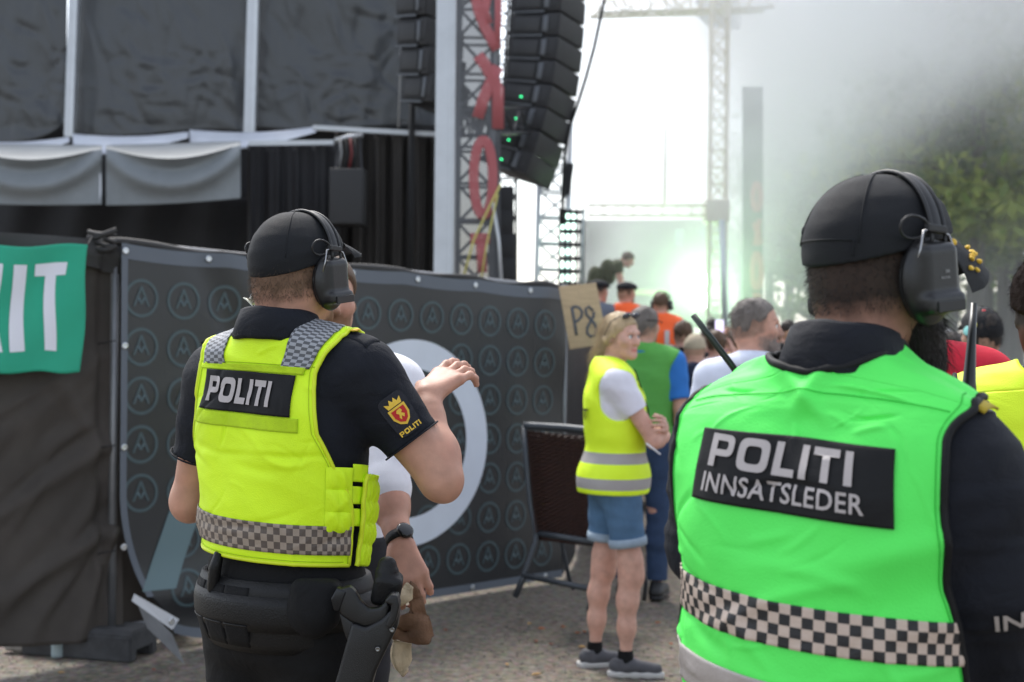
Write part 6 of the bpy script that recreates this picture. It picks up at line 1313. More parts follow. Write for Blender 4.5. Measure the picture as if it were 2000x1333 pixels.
t, J, M, L, T = civ('spectator in white cap far behind the big beard', 1849, 15.0, 1.72, 5, CROWD, SKIN_F, BLT, .6, None, pants=JEANS, shoes=BLKSHOE, h=.017, hands=False); cap_hat(t, M, mat('white_cap', (.65, .65, .66), .8), .3, -.01, seam=False)
t, J, M, L, T = civ('person in bright red top hidden behind the commander in green', 1752, 3.4, 1.91, 30, CROWD, SKIN_F, cloth('bright_red_top', (.62, .02, .045)), 1.8, (DARKH, dict(thick=.01)), pants=JEANS, shoes=BLKSHOE, h=.012, w=1.05)
t, J, M, L, T = civ('man in maroon shirt and black cap decorated with coloured badges', 1915, 6.4, 1.78, 20, CROWD, SKIN_F, cloth('maroon_shirt', (.085, .012, .030)), 1.8, (DARKH, dict(thick=.010)), yaw=-26, pants=JEANS, shoes=BLKSHOE, h=.011, w=1.12, coll=cloth('maroon_shirt', (.085, .012, .030)))
co = cap_hat(t, M, CAPM, .34, -.012, vlen=.075); 
for c, (x, z), r_ in (((.75, .42, .02), (-.55, .075), .020), ((.25, .62, .58), (-1.15, .018), .022), ((.6, .02, .03), (-.12, .02), .012), ((.8, .78, .78), (-.30, .108), .010), ((.55, .5, .1), (-.75, .045), .010)):
    dr = M.to_3x3().normalized() @ Vector((math.sin(x), -math.cos(x), 0)); p = Vector(hp(M, 0, -.012, z)) + dr*(.092 if z < .05 else .085 - (z-.05)*.55); MB().lathe([(r_, 0), (r_, .004), (r_*.8, .006)], 16, Matrix.Translation(p) @ (dr + Vector((0, 0, .15+z*3))).to_track_quat('Z', 'Y').to_matrix().to_4x4()).build('badge', mat('badge_%d' % int(c[0]*100+r_*1e4), c, .5), co, True)
def edge_man():
    t, J, M, L, T = civ('dark-haired steward in yellow vest with black letters at the edge of the picture', 2066, 2.95, 1.83, 12, STAFF, SKIN_D, BLT, .6, None, yaw=0, pitch=-26, pants=cloth('dark_chinos', (.02, .02, .024)), shoes=BLKSHOE, h=.009, w=1.06)
    yv = mat('edge_vest_yellow', (.78, 1.0, .02), .62, bump=.3, bscale=380, wrk=.12, wscale=7)
    VT = T.copy(.02); C3 = Cloth(VT, 1.0, 1.47, .012, .004, 33)
    sm = lambda q: float(np.interp(q, (0, .3, .5, .7, 1.0, 1.5, 2.4), (.34, .33, .30, .25, .215, .21, .20))); nk = lambda q: .085*math.sqrt(1-(1-max(0., min(1., (q-1.4)/.34)))**2)
    v = C3.patch('vest', lambda q: (-sm(q), sm(q)), -.1, 1.4, yv, t, 70, 80); C3.patch('shoulder_strap', lambda q: (-sm(q), -nk(q)), 1.4, 2.3, yv, v, 20, 34); C3.patch('shoulder_strap', lambda q: (nk(q), sm(q)), 1.4, 2.3, yv, v, 20, 34)
    qq = np.linspace(-.1, 2.25, 70); C3.line('binding', [-sm(q) for q in qq], qq, .006, BLACKP, v, -.001)
    for q0 in (.18, .42): C3.patch('reflective_band', lambda q: (-sm(q)+.004, sm(q)-.004), q0, q0+.11, MATS['reflective_tape'], v, 60, 8, .0035)
    V2, F2 = cut_grid(text_mesh('VAKT', .02), .25); V2 = V2/V2[:, 1].max()*.050; C3.print2d('lettering', V2, F2, BLACKP, v, -.165, .845, 1.0, 1.0, .006)
    sc = M.to_scale().x; rot = M.to_3x3().normalized(); D = hair_sdf(M, .016, nape=-.085); V, F = D.mesh(.007, disp=lambda V: .002*wnoise(V[:, 0]*200, V[:, 1]*200, V[:, 2]*200, 5)); hm = mat('very_dark_hair', (.010, .005, .0035), .9, bump=.6, bscale=300, spec=.12); ho = meshobj('hair', V, F, hm, t)
    rs = np.random.RandomState(9); pk = rs.choice(len(V), 1800); g = D.grad(V[pk])[1]; strands('hair_strands', V[pk], g*.8 + np.array((0, 0, -.5)) + rs.normal(size=(1800, 3))*.3, .009, .0005, hm, ho, .3, 2, .002)['kind'] = 'stuff'
edge_man()
# ------------------------------------------------------------------ stage, its side wing and rigging
TARP = mat('black_tarpaulin', (.028, .032, .037), .40, bump=.25, bscale=30, var=.3, vscale=.9, spec=.75, wrk=.45, wscale=2.6)
ALU = mat('aluminium', (.50, .52, .55), .45, .55, bump=.1, bscale=40, var=.12, vscale=3)
ALUW = mat('white_alu', (.62, .65, .68), .45, .3, var=.1, vscale=3)
GREYT = mat('grey_tarpaulin', (.20, .22, .235), .55, bump=.25, bscale=40, var=.18, vscale=1.6, spec=.4, wrk=.2, wscale=2.5)
WHT = mat('white_tarpaulin', (.55, .58, .64), .5, bump=.2, bscale=40, var=.12, vscale=2, spec=.4)
CURT = mat('brown_black_curtain', (.045, .041, .038), .85, bump=.3, bscale=80, var=.4, vscale=2.2, stretch=(3, 1, .4), spec=.3)
CURB = mat('black_curtain', (.020, .020, .023), .7, bump=.3, bscale=80, var=.3, vscale=2, spec=.35)
DARK = mat('speaker_black', (.014, .014, .016), .55, bump=.4, bscale=120, var=.2, vscale=6, spec=.4)
GRIL = mat('speaker_grille', (.030, .030, .032), .6, bump=.8, bscale=220, spec=.4)
def sheet(parent, name, x0, x1, yt, yb, d, m, nx=60, ny=60, wav=None, th=.004):
    """a hanging sheet: x0(f), x1(f), top y(u), bottom y(u) in photo pixels at depth d (metres), wav(u, f) metres towards the lens"""
    g = lambda a, q: a(q) if callable(a) else a
    UU, FF = np.meshgrid(np.linspace(0, 1, nx), np.linspace(0, 1, ny)); wv_ = np.broadcast_to(wav(UU, FF), UU.shape) if wav else np.zeros_like(UU); P = []
    for j in range(ny):
        f = FF[j, 0]; P.append(local(parent, [PX(g(x0, f) + (g(x1, f)-g(x0, f))*u, g(yt, u) + (g(yb, u)-g(yt, u))*f, g(d, u) - w_) for u, w_ in zip(UU[j], wv_[j])]))
    o = MB().grid(P).build(name, m, parent, True)
    if th: md = o.modifiers.new('t', 'SOLIDIFY'); md.thickness = th; md.offset = -1
    return o
def truss(parent, a, b, w, m, name='truss', cell=None, tube=None, n4=True, up=None):
    """box truss from a to b (local points): four chords and zig-zag lacing"""
    a, b = Vector(a), Vector(b); dr = b-a; L_ = dr.length; dr.normalize(); ref = Vector(up) if up else (Vector((0, 1, 0)) if abs(dr.z) > .5 else Vector((0, 0, 1))); x = dr.cross(ref).normalized(); y = x.cross(dr); tube = tube or w*.085; cell = cell or w*1.0; h = w/2
    cs = [x*h + y*h, x*h - y*h, -x*h - y*h, -x*h + y*h]; mb = MB()
    for c in cs: mb.tube([a+c, b+c], tube, 6)
    n = max(2, int(L_/cell))
    for k in range(n):
        p, q = a + dr*L_*k/n, a + dr*L_*(k+1)/n
        for i in range(4):
            c0, c1 = cs[i], cs[(i+1) % 4]
            if k % 2: c0, c1 = c1, c0
            mb.tube([p+c0, q+c1], tube*.55, 5, False)
            mb.tube([p+cs[i], p+cs[(i+1) % 4]], tube*.55, 5, False)
    return mb.build(name, m, parent, True)
def wing():
    t = empty('stage_wing', GR(400, 700.0), 0, 'tall stage wing clad in black tarpaulin between pale aluminium posts', 'stage wing')
    def wv(seed, cor):
        def f(u, v):
            r = .030*wnoise(u*6., v*5., 0, seed, 3) + .05*np.sin(math.pi*u) + .020*wnoise(u*16., v*3., 0, seed+2, 2, True) + creases(u*2.2, v*2.4, 40, (0, 2.2, 0, 2.4), .022, seed, .2, .9, (.02, .06), (1.2, .5)) + creases(u*2.2, v*2.4, 30, (0, 2.2, 1.4, 2.4), .018, seed+1, .15, .6, (.015, .04), (0.1, .4))
            for (cx, cy, a) in cor:      # tension folds running to a corner
                dx, dy = u-cx, v-cy; rr = np.hypot(dx, dy); an = np.arctan2(dy, dx); r = r + a*.35*np.sin(an*8+seed)*np.exp(-rr*3.0)*np.minimum(1, rr*4)
            return r
        return f
    sheet(t, 'tarpaulin', -120, lambda f: 133-4*f, -120, lambda u: 272 - 32*u**6 + 10*math.sin(3.14*u), 16.9, TARP, 50, 60, wv(3, ((1, 1, .10), (0, 0, .06))))
    sheet(t, 'tarpaulin', lambda f: 152-8*f, lambda f: 487-4*f, -120, lambda u: 262 + 6*math.sin(6*u), 16.9, TARP, 70, 60, wv(5, ((1, 1, .06), (.6, 0, .06))))
    sheet(t, 'tarpaulin', lambda f: 505-6*f, 862, -120, lambda u: 252 + 4*math.sin(6*u), 16.9, TARP, 70, 60, wv(7, ((.25, 1, .05), (.8, .4, .03))))
    for x0, x1, y1, w in ((150, 136, 268, .105), (499, 488, 262, .13)):
        a, b = PX(x0, -140, 16.7), PX(x1, y1, 16.7); mb = MB(); mb.bar(*local(t, [a, b]), w, .10); mb.build('post', ALU, t)
        MB().bar(*local(t, [a + Vector((w*.32, -.053, 0)), b + Vector((w*.32, -.053, 0))]), w*.22, .012).build('keder_rail', ALUW, t)
    # rolled pale flaps over the awnings
    for x0, x1, ya, yb_, sg in ((-60, 136, 276, 268, 12), (142, 368, 262, 258, 14), (370, 618, 254, 248, 16)):
        sheet(t, 'rolled_flap', x0, x1, lambda u: ya + (yb_-ya)*u + sg*math.sin(3.14*u)*.5, lambda u: ya + 44 + (yb_-ya)*u*1.5 - 30*u + sg*math.sin(3.14*u)*.6, 16.2, WHT, 40, 10, lambda u, f: .5*f + .10*np.sin(3.14*f) + .04*np.sin(u*9+f*5))
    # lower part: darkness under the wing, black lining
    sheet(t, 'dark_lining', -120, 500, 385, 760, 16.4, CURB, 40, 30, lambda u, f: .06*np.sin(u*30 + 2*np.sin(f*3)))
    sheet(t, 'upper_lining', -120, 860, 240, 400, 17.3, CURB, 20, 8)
    # curtains
    sheet(t, 'curtain', 484, 662, 283, 760, 15.2, CURB, 90, 30, lambda u, f: (.05*np.sin(u*26 + f*1.5) + .03*np.sin(u*61))*(.4+.6*f))
    sheet(t, 'curtain', 655, 862, lambda u: 252 + 12*u, 760, 15.6, CURT, 120, 30, lambda u, f: .07*np.sin(u*34 + .8*f) + .03*np.sin(u*83+f))
    for a, b, w in (((486, 281, 15.1), (652, 279, 15.1), .07), ((612, 250, 15.45), (862, 264, 15.5), .09)): MB().bar(*local(t, [PX(*a), PX(*b)]), w, .05).build('curtain_rail', ALU, t)
    MB().tube(local(t, [PX(790, -100, 16.5), PX(778, 250, 16.5)]), .010, 6).build('hanging_line', mat('pale_rope', (.4, .4, .4), .8), t, True)
    MB().tube(local(t, [PX(806, 150, 15.3), PX(802, 400, 15.3), PX(800, 560, 15.3)]), .035, 8).build('black_pipe', BLK, t, True)
    # mast
    m = empty('roof_mast', GR(868, 985.0), 0, 'broad aluminium roof mast between the curtains and the lettered scrim', 'mast'); a, b = PX(874, -160, 13.4), PX(862, 985, 13.4)
    MB().bar(*local(m, [a, b]), .18, .18).build('mast_profile', ALU, m)
    for k, mm in ((.055, ALUW), (.078, ALUW)): MB().bar(*local(m, [a + Vector((k, -.093, 0)), b + Vector((k, -.093, 0))]), .012, .02).build('mast_groove', mm, m)
wing()
def awning(x0, x1, yt0, yt1, yb0, yb1, d, lab):
    t = empty('awning', PX((x0+x1)/2, yb0, d), 0, lab, 'awning', 'grey awnings on the stage wing')
    sag = lambda u: 24*np.sin(3.14*u)
    sheet(t, 'awning_flap', x0, x1, lambda u: yt0 + (yt1-yt0)*u + sag(u), lambda u: yb0 + (yb1-yb0)*u + 3*np.sin(3.14*u), d, GREYT, 60, 40, lambda u, f: .16*np.sin(3.14*u)*(1-f)**1.5 + .07*np.exp(-((f-.62+1.9*(u-.5)**2)/.17)**2) - .07*np.exp(-((f-.22+1.5*(u-.5)**2)/.15)**2)*np.sin(3.14*u) + .015*wnoise(u*9, f*4, 0, int(x0)+200, 2) + .02*np.cos(u*6.28*3)*np.exp(-u*(1-u)*40))
    P = []
    for k in np.linspace(0, 1, 10): P.append(local(t, [PX(x0 + (x1-x0)*u, yt0 + (yt1-yt0)*u + sag(u)*(1-k) - 6*k + 6*np.sin(3.14*u)*math.sin(3.14*k), d - .16*math.sin(3.14*u)*(1-k) + 1.2*k) for u in np.linspace(0, 1, 30)]))
    o = MB().grid(P).build('awning_top', GREYT, t, True); md = o.modifiers.new('t', 'SOLIDIFY'); md.thickness = .004
    for x in (x0+3, x1-3): MB().bar(*local(t, [PX(x, yt0 if x < (x0+x1)/2 else yt1, d-.012), PX(x, yb0 if x < (x0+x1)/2 else yb1, d-.012)]), .018, .006).build('edge_band', WHT, t)
awning(-90, 199, 286, 290, 396, 400, 14.4, 'left-hand grey awning with dirty sagging front flap on the stage wing')
awning(207, 470, 290, 282, 402, 388, 14.4, 'grey awning next to the black curtain with sagging front flap')
def box_speaker(t, c, w, h, d, name='cabinet', rot=None):
    return MB().box(c, (w, d, h), rot, .012).build(name, DARK, t, True)
def hung_speaker():
    t = empty('speaker', PX(680, 440, 14.6), 0, 'single black loudspeaker hung in front of the dark curtain', 'loudspeaker'); L_ = lambda *a: local(t, [PX(*p) for p in a])
    c = L_((680, 387, 14.75))[0]; box_speaker(t, c, .36, .58, .34); MB().box(c + Vector((0, -.176, 0)), (.33, .012, .55), None, .004).build('grille', GRIL, t, True)
    MB().bar(*L_((655, 332, 14.7), (708, 332, 14.7)), .03, .02).bar(*L_((656, 332, 14.7), (664, 275, 14.9)), .025, .02).bar(*L_((706, 332, 14.7), (703, 268, 14.9)), .025, .02).build('yoke', DARK, t)
    MB().tube(L_((655, 275, 14.9), (680, 268, 14.85), (708, 264, 14.9)), .025, 8).build('clamp_bar', ALU, t, True)
    for x, c_, mm in ((664, 300, mat('cable_white', (.2, .2, .2), .6)), (676, 305, BLK), (684, 300, mat('cable_red', (.15, .02, .02), .6)), (692, 296, BLK)): MB().tube(L_((x, 270, 14.8), (x+3, c_, 14.75), (x-2, 330, 14.75)), .014, 6).build('cable', mm, t, True)
hung_speaker()
def line_array(lab, cells, d, wpx, hpx, ang0, ang1, led=True):
    """cells: centre pixels from the top; each cabinet tilts a little more than the one above"""
    x, y = cells[0]; t = empty('line_array', PX(x, y, d), 0, lab, 'line array', 'hung line arrays'); n = len(cells); W_, H_ = wpx/FPX*d, hpx/FPX*d
    for i, (x, y) in enumerate(cells):
        a = ang0 + (ang1-ang0)*(i/(n-1))**1.5; rot = Matrix.Rotation(R(a), 3, 'Y') @ Matrix.Rotation(R(-24), 3, 'Z'); c = local(t, [PX(x, y, d)])[0]; ax = rot @ Vector((1, 0, 0)); fy = rot @ Vector((0, 1, 0)); fz = rot @ Vector((0, 0, 1))
        cab = MB().box(c - ax*W_*.14, (W_*.66, .80, H_*.95), rot, .02).build('cabinet', DARK, t, True)
        MB().box(c + ax*W_*.36, (W_*.30, .84, H_*.97), rot, .02).build('grille', GRIL, cab, True)
        MB().box(c - ax*W_*.14 - fy*.405, (W_*.50, .012, H_*.62), rot, .004).build('side_panel', mat('panel_black', (.022, .022, .024), .45), cab, True)
        MB().box(c + ax*W_*.24 - fy*.425, (W_*.10, .03, H_*.70), rot, .006).build('rigging_plate', mat('rigging_steel', (.10, .105, .115), .4, .6), cab, True)
        MB().box(c + ax*W_*.36 - fy*.424, (W_*.22, .010, H_*.60), rot, .003).build('side_grille', GRIL, cab, True)
        MB().bar(c - ax*W_*.46 - fz*H_*.49 - fy*.42, c + ax*W_*.20 - fz*H_*.49 - fy*.42, .02, .02).build('rigging_bar', mat('rigging_steel', (.10, .105, .115), .4, .6), cab)
        if led and i > n-5: MB().box(c - ax*W_*.05 - fy*.425 - fz*H_*.18, (.014, .02, .014), rot).build('led', mat('led_green', (0, .3, .1), .4, emit=(.05, 1, .35), estr=2), cab)
    return t
line_array('big curved black line array hanging beside the lettered scrim', [(1073, -30), (1071, 16), (1068, 62), (1064, 107), (1058, 152), (1050, 197), (1040, 240), (1026, 283), (1012, 322)], 18.0, 104, 45, 2, 20)
line_array('smaller black line array cut by the mast in front of the tarpaulin', [(838, -40), (838, 20), (840, 78), (844, 134), (850, 186)], 15.0, 70, 56, 0, 6, False)
def scrim(lab, x0, x1, y0, y1, d, letters, op, wide, skew=None):
    t = empty('scrim_banner', PX((x0+x1)/2, y1, d), 0, lab, 'banner', 'lettered scrim banners')
    m = MATS.get('scrim_mesh_%d' % int(op*100)) or mat('scrim_mesh_%d' % int(op*100), (.035, .037, .042), .7, alpha=op, bump=.3, bscale=200, var=.2, vscale=2)
    xl = lambda f: x0(f) if callable(x0) else x0; xr = lambda f: x1(f) if callable(x1) else x1
    return t, m
def tower_scrim():
    t = empty('scrim_banner', GR(930, 940), 0, 'tall see-through black scrim with red letters wrapped round the near truss tower', 'banner', 'lettered scrim banners')
    m = mat('scrim_mesh', (.075, .079, .086), .7, alpha=.88, bump=.3, bscale=200, var=.2, vscale=2); d = 14.3
    xr = lambda f: 976 - 2*f + 2*math.sin(f*9)
    sheet(t, 'scrim', 889, lambda f: 977 + 1*f, -120, 640, d, m, 20, 60, lambda u, f: .02*np.sin(u*3.1) + .02*np.sin(f*11+u*3), 0)
    rm = mat('scrim_red', (.50, .14, .15), .7, alpha=.74)
    def st(pts, w, nm='red_letter'): MB().tube(local(t, [PX(600+x/2.777, y/2.777, d-.05) for x, y in pts]), w, 8, flat=.05, up=tuple(cf)).build(nm, rm, t, True)
    st([(905, -60), (930, 60), (965, 150), (1000, 215), (1030, 270)], .055); st([(985, -60), (962, 60), (985, 130)], .045); st([(1036, -60), (1036, 100), (1030, 250)], .035)
    st([(925, 300), (960, 345), (1003, 420), (1035, 480), (1034, 700)], .06); st([(1036, 360), (1003, 430), (955, 540), (925, 640)], .06)
    st([(955+52*math.sin(q), 965+205*math.cos(q)) for q in np.linspace(0, 6.3, 26)], .050)
    st([(885, 1295), (990, 1295)], .055); st([(940, 1300), (950, 1480)], .05); 
    MB().tube(local(t, [PX(978, 360, d-.08), PX(958, 400, d-.1), PX(925, 470, d-.1), PX(900, 560, d-.1)]), .012, 6).build('guy_strap', mat('strap_yellow', (.55, .50, .15), .7), t, True); MB().tube(local(t, [PX(972, 380, d-.1), PX(950, 480, d-.1), PX(938, 560, d-.1)]), .010, 6).build('guy_strap', MATS['strap_yellow'], t, True)
    MB().tube(local(t, [PX(962, 395, d-.06), PX(974, 470, d-.06), PX(980, 560, d-.06)]), .018, 6).build('scrim_edge', ALUW, t, True)
    w = empty('truss_tower', GR(928, 930), 0, 'silver truss tower inside the near lettered scrim', 'truss tower', 'truss towers'); a, b = local(w, [PX(932, -200, 14.9), PX(922, 925, 14.9)]); truss(w, b, a, .36, ALU, 'truss')
    truss(w, *local(w, [PX(890, 240, 15.5), PX(1010, 236, 17.5)]), .30, mat('dark_truss', (.05, .05, .055), .5, .5), 'cross_truss')
tower_scrim()
def towers():
    dk = MATS['dark_truss']
    t = empty('truss_tower', GR(995, 900), 0, 'dark truss tower behind the big line array', 'truss tower', 'truss towers'); truss(t, *local(t, [PX(988, 880, 19.5), PX(992, -220, 19.5)]), .26, dk); MB().tube(local(t, [PX(1012, -150, 18.6), PX(985, 260, 18.6)]), .035, 6).build('chain_bag', BLK, t, True); MB().tube(local(t, [PX(1003, -150, 18.8), PX(976, 300, 18.8)]), .02, 6).build('chain', BLK, t, True)
    t = empty('truss_tower', GR(1070, 880), 0, 'silver truss tower under the big line array', 'truss tower', 'truss towers'); truss(t, *local(t, [PX(1068, 880, 19.0), PX(1085, 225, 19.0)]), .40, ALUW, cell=.34)
    MB().box(local(t, [PX(1109, 352, 18.9)])[0], (.10, .3, .42), Matrix.Rotation(.12, 3, 'Y'), .01).build('fill_speaker', DARK, t, True)
    t = empty('speaker_stack', GR(985, 890), 0, 'stack of black speaker boxes with loose cover beneath the big line array', 'speaker stack'); 
    for k, (y, w) in enumerate(((392, .26), (438, .26), (484, .27), (530, .27), (580, .27), (640, .27))): MB().box(local(t, [PX(983+k*.5, y, 17.5)])[0], (w, .5, .30), None, .012).build('speaker_box', DARK, t, True)
    c = empty('cable', PX(1100, 420, 18.2), 0, 'thick black cable drooping from the roof past the line array', 'cable'); MB().tube(local(c, [PX(x, y, 18.2) for x, y in ((1184, -20), (1172, 40), (1160, 95), (1145, 150), (1128, 205), (1112, 250), (1103, 300), (1100, 360), (1098, 440))]), .022, 8).build('cable_sheath', BLK, c, True)
    # lamp panel
    t = empty('lamp_panel', GR(1118, 880), 0, 'black frame of lit pale green stage lamps seen from the side', 'stage light', 'stage lights'); fm = mat('lamp_frame', (.012, .012, .013), .5); lit = mat('lamp_glow', (.4, .6, .5), .4, emit=(.62, 1.0, .82), estr=2.2)
    fr = MB()
    for x in (1094, 1104, 1115, 1126, 1140): fr.bar(*local(t, [PX(x, 408, 18.5), PX(x-2, 620, 18.5)]), .028, .05)
    for y in (414, 432, 452, 478, 505, 530, 555): fr.bar(*local(t, [PX(1093, y, 18.5), PX(1141, y+1, 18.5)]), .045, .05)
    fr.build('frame', fm, t)
    for x in (1099, 1109.5, 1120.5): 
        for y in (422, 442, 464, 492, 518, 543): MB().box(local(t, [PX(x, y, 18.56)])[0], (.045, .02, .075), None, .01).build('lamp', lit, t, True)
    MB().tube(local(t, [PX(1139, 412, 18.45), PX(1136, 560, 18.45)]), .014, 6).build('edge_tube', mat('edge_tube_white', (.6, .7, .68), .4), t, True)
towers()
DECK = 1.45
def stage():
    a, b = PX(985, 700, 20.5), PX(1425, 700, 29.0); t = empty('stage_deck', (3.0, 25.0, 0), 0, 'raised black stage deck behind the crowd', 'stage')
    MB().box((-1.2, 0, DECK-.05), (8.6, 9.0, .10), None, .01).build('deck_floor', mat('stage_floor', (.02, .02, .022), .6), t, True); MB().box((-1.2, .1, DECK/2-.06), (8.4, 8.6, DECK-.14)).build('deck_skirt', CURB, t)
    wt = mat('warm_truss', (.80, .76, .66), .5, .0)
    w = empty('truss_tower', GR(1403, 820), 0, 'pale truss tower standing in the smoke at the far stage corner', 'truss tower', 'truss towers'); truss(w, *local(w, [PX(1396, 812, 22.8), PX(1407, -60, 22.8)]), .26, wt, cell=.26); 
    for y in (414,): MB().box(local(w, [PX(1399, y, 22.8)])[0], (.38, .38, .36), None, .02).build('sleeve_block', mat('warm_truss_block', (.72, .68, .58), .5), w, True)
    truss(w, *local(w, [PX(1150, 411, 22.8), PX(1380, 412, 22.8)]), .17, wt, 'cross_truss', cell=.22)
    MB().tube(local(w, [PX(1416, 640, 22.5), PX(1410, 430, 22.5)]), .05, 8).build('support_tube', ALUW, w, True); MB().tube(local(w, [PX(1298, 400, 22.8), PX(1300, 250, 22.8)]), .022, 6).build('drop_tube', wt, w, True)
    truss(w, *local(w, [PX(1160, 8, 22.5), PX(1500, -2, 23.5)]), .35, wt, 'roof_truss', cell=.4)
    w = empty('truss_tower', GR(1435, 820), 0, 'short silver ladder truss beside the far red lettered banner', 'truss tower', 'truss towers'); truss(w, *local(w, [PX(1434, 812, 26.5), PX(1436, 490, 26.5)]), .22, ALUW, cell=.24)
    f = line_array('blurred dark line array hanging high in the smoke', [(1398, -50), (1400, -22), (1402, 6), (1404, 32)], 26.5, 66, 28, 2, 10, False)
    # far banner
    t2 = empty('scrim_banner', GR(1470, 810), 0, 'narrow dark banner with red letters at the far stage corner', 'banner', 'lettered scrim banners'); bm_ = mat('far_banner', (.03, .032, .036), .7, var=.15, vscale=1); sheet(t2, 'banner_cloth', 1450, 1490, 170, 640, 25.2, bm_, 10, 40, lambda u, f: .03*np.sin(f*9))
    rm = MATS['scrim_red']
    def st(pts, w_): MB().tube(local(t2, [PX(x, y, 25.08) for x, y in pts]), w_, 8, flat=.05, up=tuple(cf)).build('red_letter', rm, t2, True)
    st([(1478+8*math.sin(q), 530+34*math.cos(q)) for q in np.linspace(0, 6.3, 22)], .055); st([(1474, 435), (1481, 455), (1476, 480)], .06); st([(1484, 428), (1478, 452), (1486, 478)], .05); st([(1470, 580), (1487, 580)], .07); st([(1478+7*math.sin(q), 385+26*math.cos(q)) for q in np.linspace(0, 6.3, 22)], .05)
    # backdrop pieces
    bd = empty('stage_backdrop', (3.4, 29.6, DECK), 0, 'dark stage backdrop with pale mint panels glowing through the smoke', 'backdrop'); mb = mat('backdrop_cloth', (.03, .035, .035), .8)
    sheet(bd, 'backdrop_cloth', 1130, 1405, 430, 640, 29.4, mb, 20, 12, lambda u, f: .05*np.sin(u*18)); mint = mat('mint_panel', (.25, .5, .42), .6)
    for q in ([(1318, 448), (1336, 448), (1334, 482), (1317, 482)], [(1360, 449), (1378, 449), (1378, 474)]): prism(bd, q, 29.2, .03, mint, 'mint_panel', 0)
    # lit stage lamp
    lp = empty('strobe_lamp', PX(1366, 620, 24.2), 0, 'dazzling green-white stage lamp at the stage edge', 'stage light', 'stage lights'); Ls = mat('strobe_lens', (.8, 1, .8), .3, emit=(.78, 1.0, .72), estr=30)
    for k, (x, y, r_) in enumerate(((1364, 548, .15), (1374, 588, .12))):
        M_ = Matrix.Translation(local(lp, [PX(x, y, 24.2)])[0]) @ Matrix.Rotation(R(90), 4, 'X'); MB().lathe([(r_*1.12, -.25), (r_*1.15, .0), (r_*1.04, .01), (r_*1.0, -.02)], 24, M_).build('lamp_housing', DARK, lp, True); MB().lathe([(r_*.98, .0), (r_*.8, .04), (.01, .06)], 24, M_).build('lens', Ls, lp, True)
    MB().bar(*local(lp, [PX(1366, 640, 24.3), PX(1366, 600, 24.3)]), .08, .08).build('stand', DARK, lp)
    pd_ = bpy.data.lights.new('strobe_light', 'POINT'); pd_.energy = 75; pd_.color = (.45, 1, .42); pd_.shadow_soft_size = .3; po = bpy.data.objects.new('strobe_light', pd_); COL.objects.link(po); po.parent = lp; po.location = local(lp, [PX(1366, 565, 23.6)])[0]
    # drum riser and instruments as dim shapes on deck
    r = empty('drum_riser', PX(1262, 640, 24.8), 0, 'pale equipment table with instruments on the smoky stage', 'equipment table'); MB().box(local(r, [PX(1258, 572, 24.8)])[0], (.75, .5, .10), None, .01).build('table_top', mat('table_pale', (.42, .38, .28), .6), r, True)
    for x in (1225, 1290): MB().bar(*local(r, [PX(x, 575, 24.8), PX(x, 625, 24.8)]), .05, .05).build('leg', mat('table_leg', (.25, .24, .2), .5), r)
stage()
def performer():
    def over(J, L):
        J['pelvis'] = np.array((0, -.05, .90)); J['chest'] = np.array((0, .17, 1.13)); J['neck'] = np.array((0, .34, 1.26)); J['head'] = np.array((0, .47, 1.33)); J['shL'] = np.array((-.19, .30, 1.22)); J['shR'] = np.array((.19, .30, 1.22)); J['elR'] = np.array((.24, .34, .93)); J['wrR'] = np.array((.16, .50, .82)); J['elL'] = np.array((-.24, .40, .95)); J['wrL'] = np.array((-.12, .56, .90))
        for k in 'LR': J['hip'+k][2] = .86; J['hip'+k][1] = -.05; J['knee'+k][1] = .06; J['knee'+k][2] = .46
    b = civ('performer in olive vest bending forward on the smoky stage', 1165, 22.0, 1.78, 88, 'performers', SKIN_F, cloth('olive_tank', (.05, .055, .025)), .12, (BROWNH, dict(thick=.01)), pitch=-30, pants=BLACKF, shoes=BLKSHOE, over=over, h=.018, base_z=DECK, hands=False)
performer()
# ------------------------------------------------------------------ trees
def leaf_mat(name, c, c2):
    m = mat(name, c, .55, spec=.3); t = m.node_tree; p = t.nodes['Principled BSDF']; gi = t.nodes.new('ShaderNodeNewGeometry'); rp = t.nodes.new('ShaderNodeMixRGB'); rp.inputs[1].default_value = (*c, 1); rp.inputs[2].default_value = (*c2, 1); t.links.new(gi.outputs['Random Per Island'], rp.inputs[0]); t.links.new(rp.outputs[0], p.inputs['Base Color'])
    tr = t.nodes.new('ShaderNodeBsdfTranslucent'); t.links.new(rp.outputs[0], tr.inputs[0]); mx = t.nodes.new('ShaderNodeMixShader'); mx.inputs[0].default_value = .5; out = t.nodes['Material Output']; t.links.new(p.outputs[0], mx.inputs[1]); t.links.new(tr.outputs[0], mx.inputs[2]); t.links.new(mx.outputs[0], out.inputs[0]); return m
LEAFS = [leaf_mat('leaf_green', (.11, .18, .05), (.22, .29, .075)), leaf_mat('leaf_yellow_green', (.15, .22, .05), (.32, .36, .08)), leaf_mat('leaf_deep', (.08, .14, .045), (.16, .23, .06))]
BARK = mat('bark', (.045, .036, .028), .9, bump=1, bscale=14, var=.4, vscale=3, stretch=(1, 1, .2))
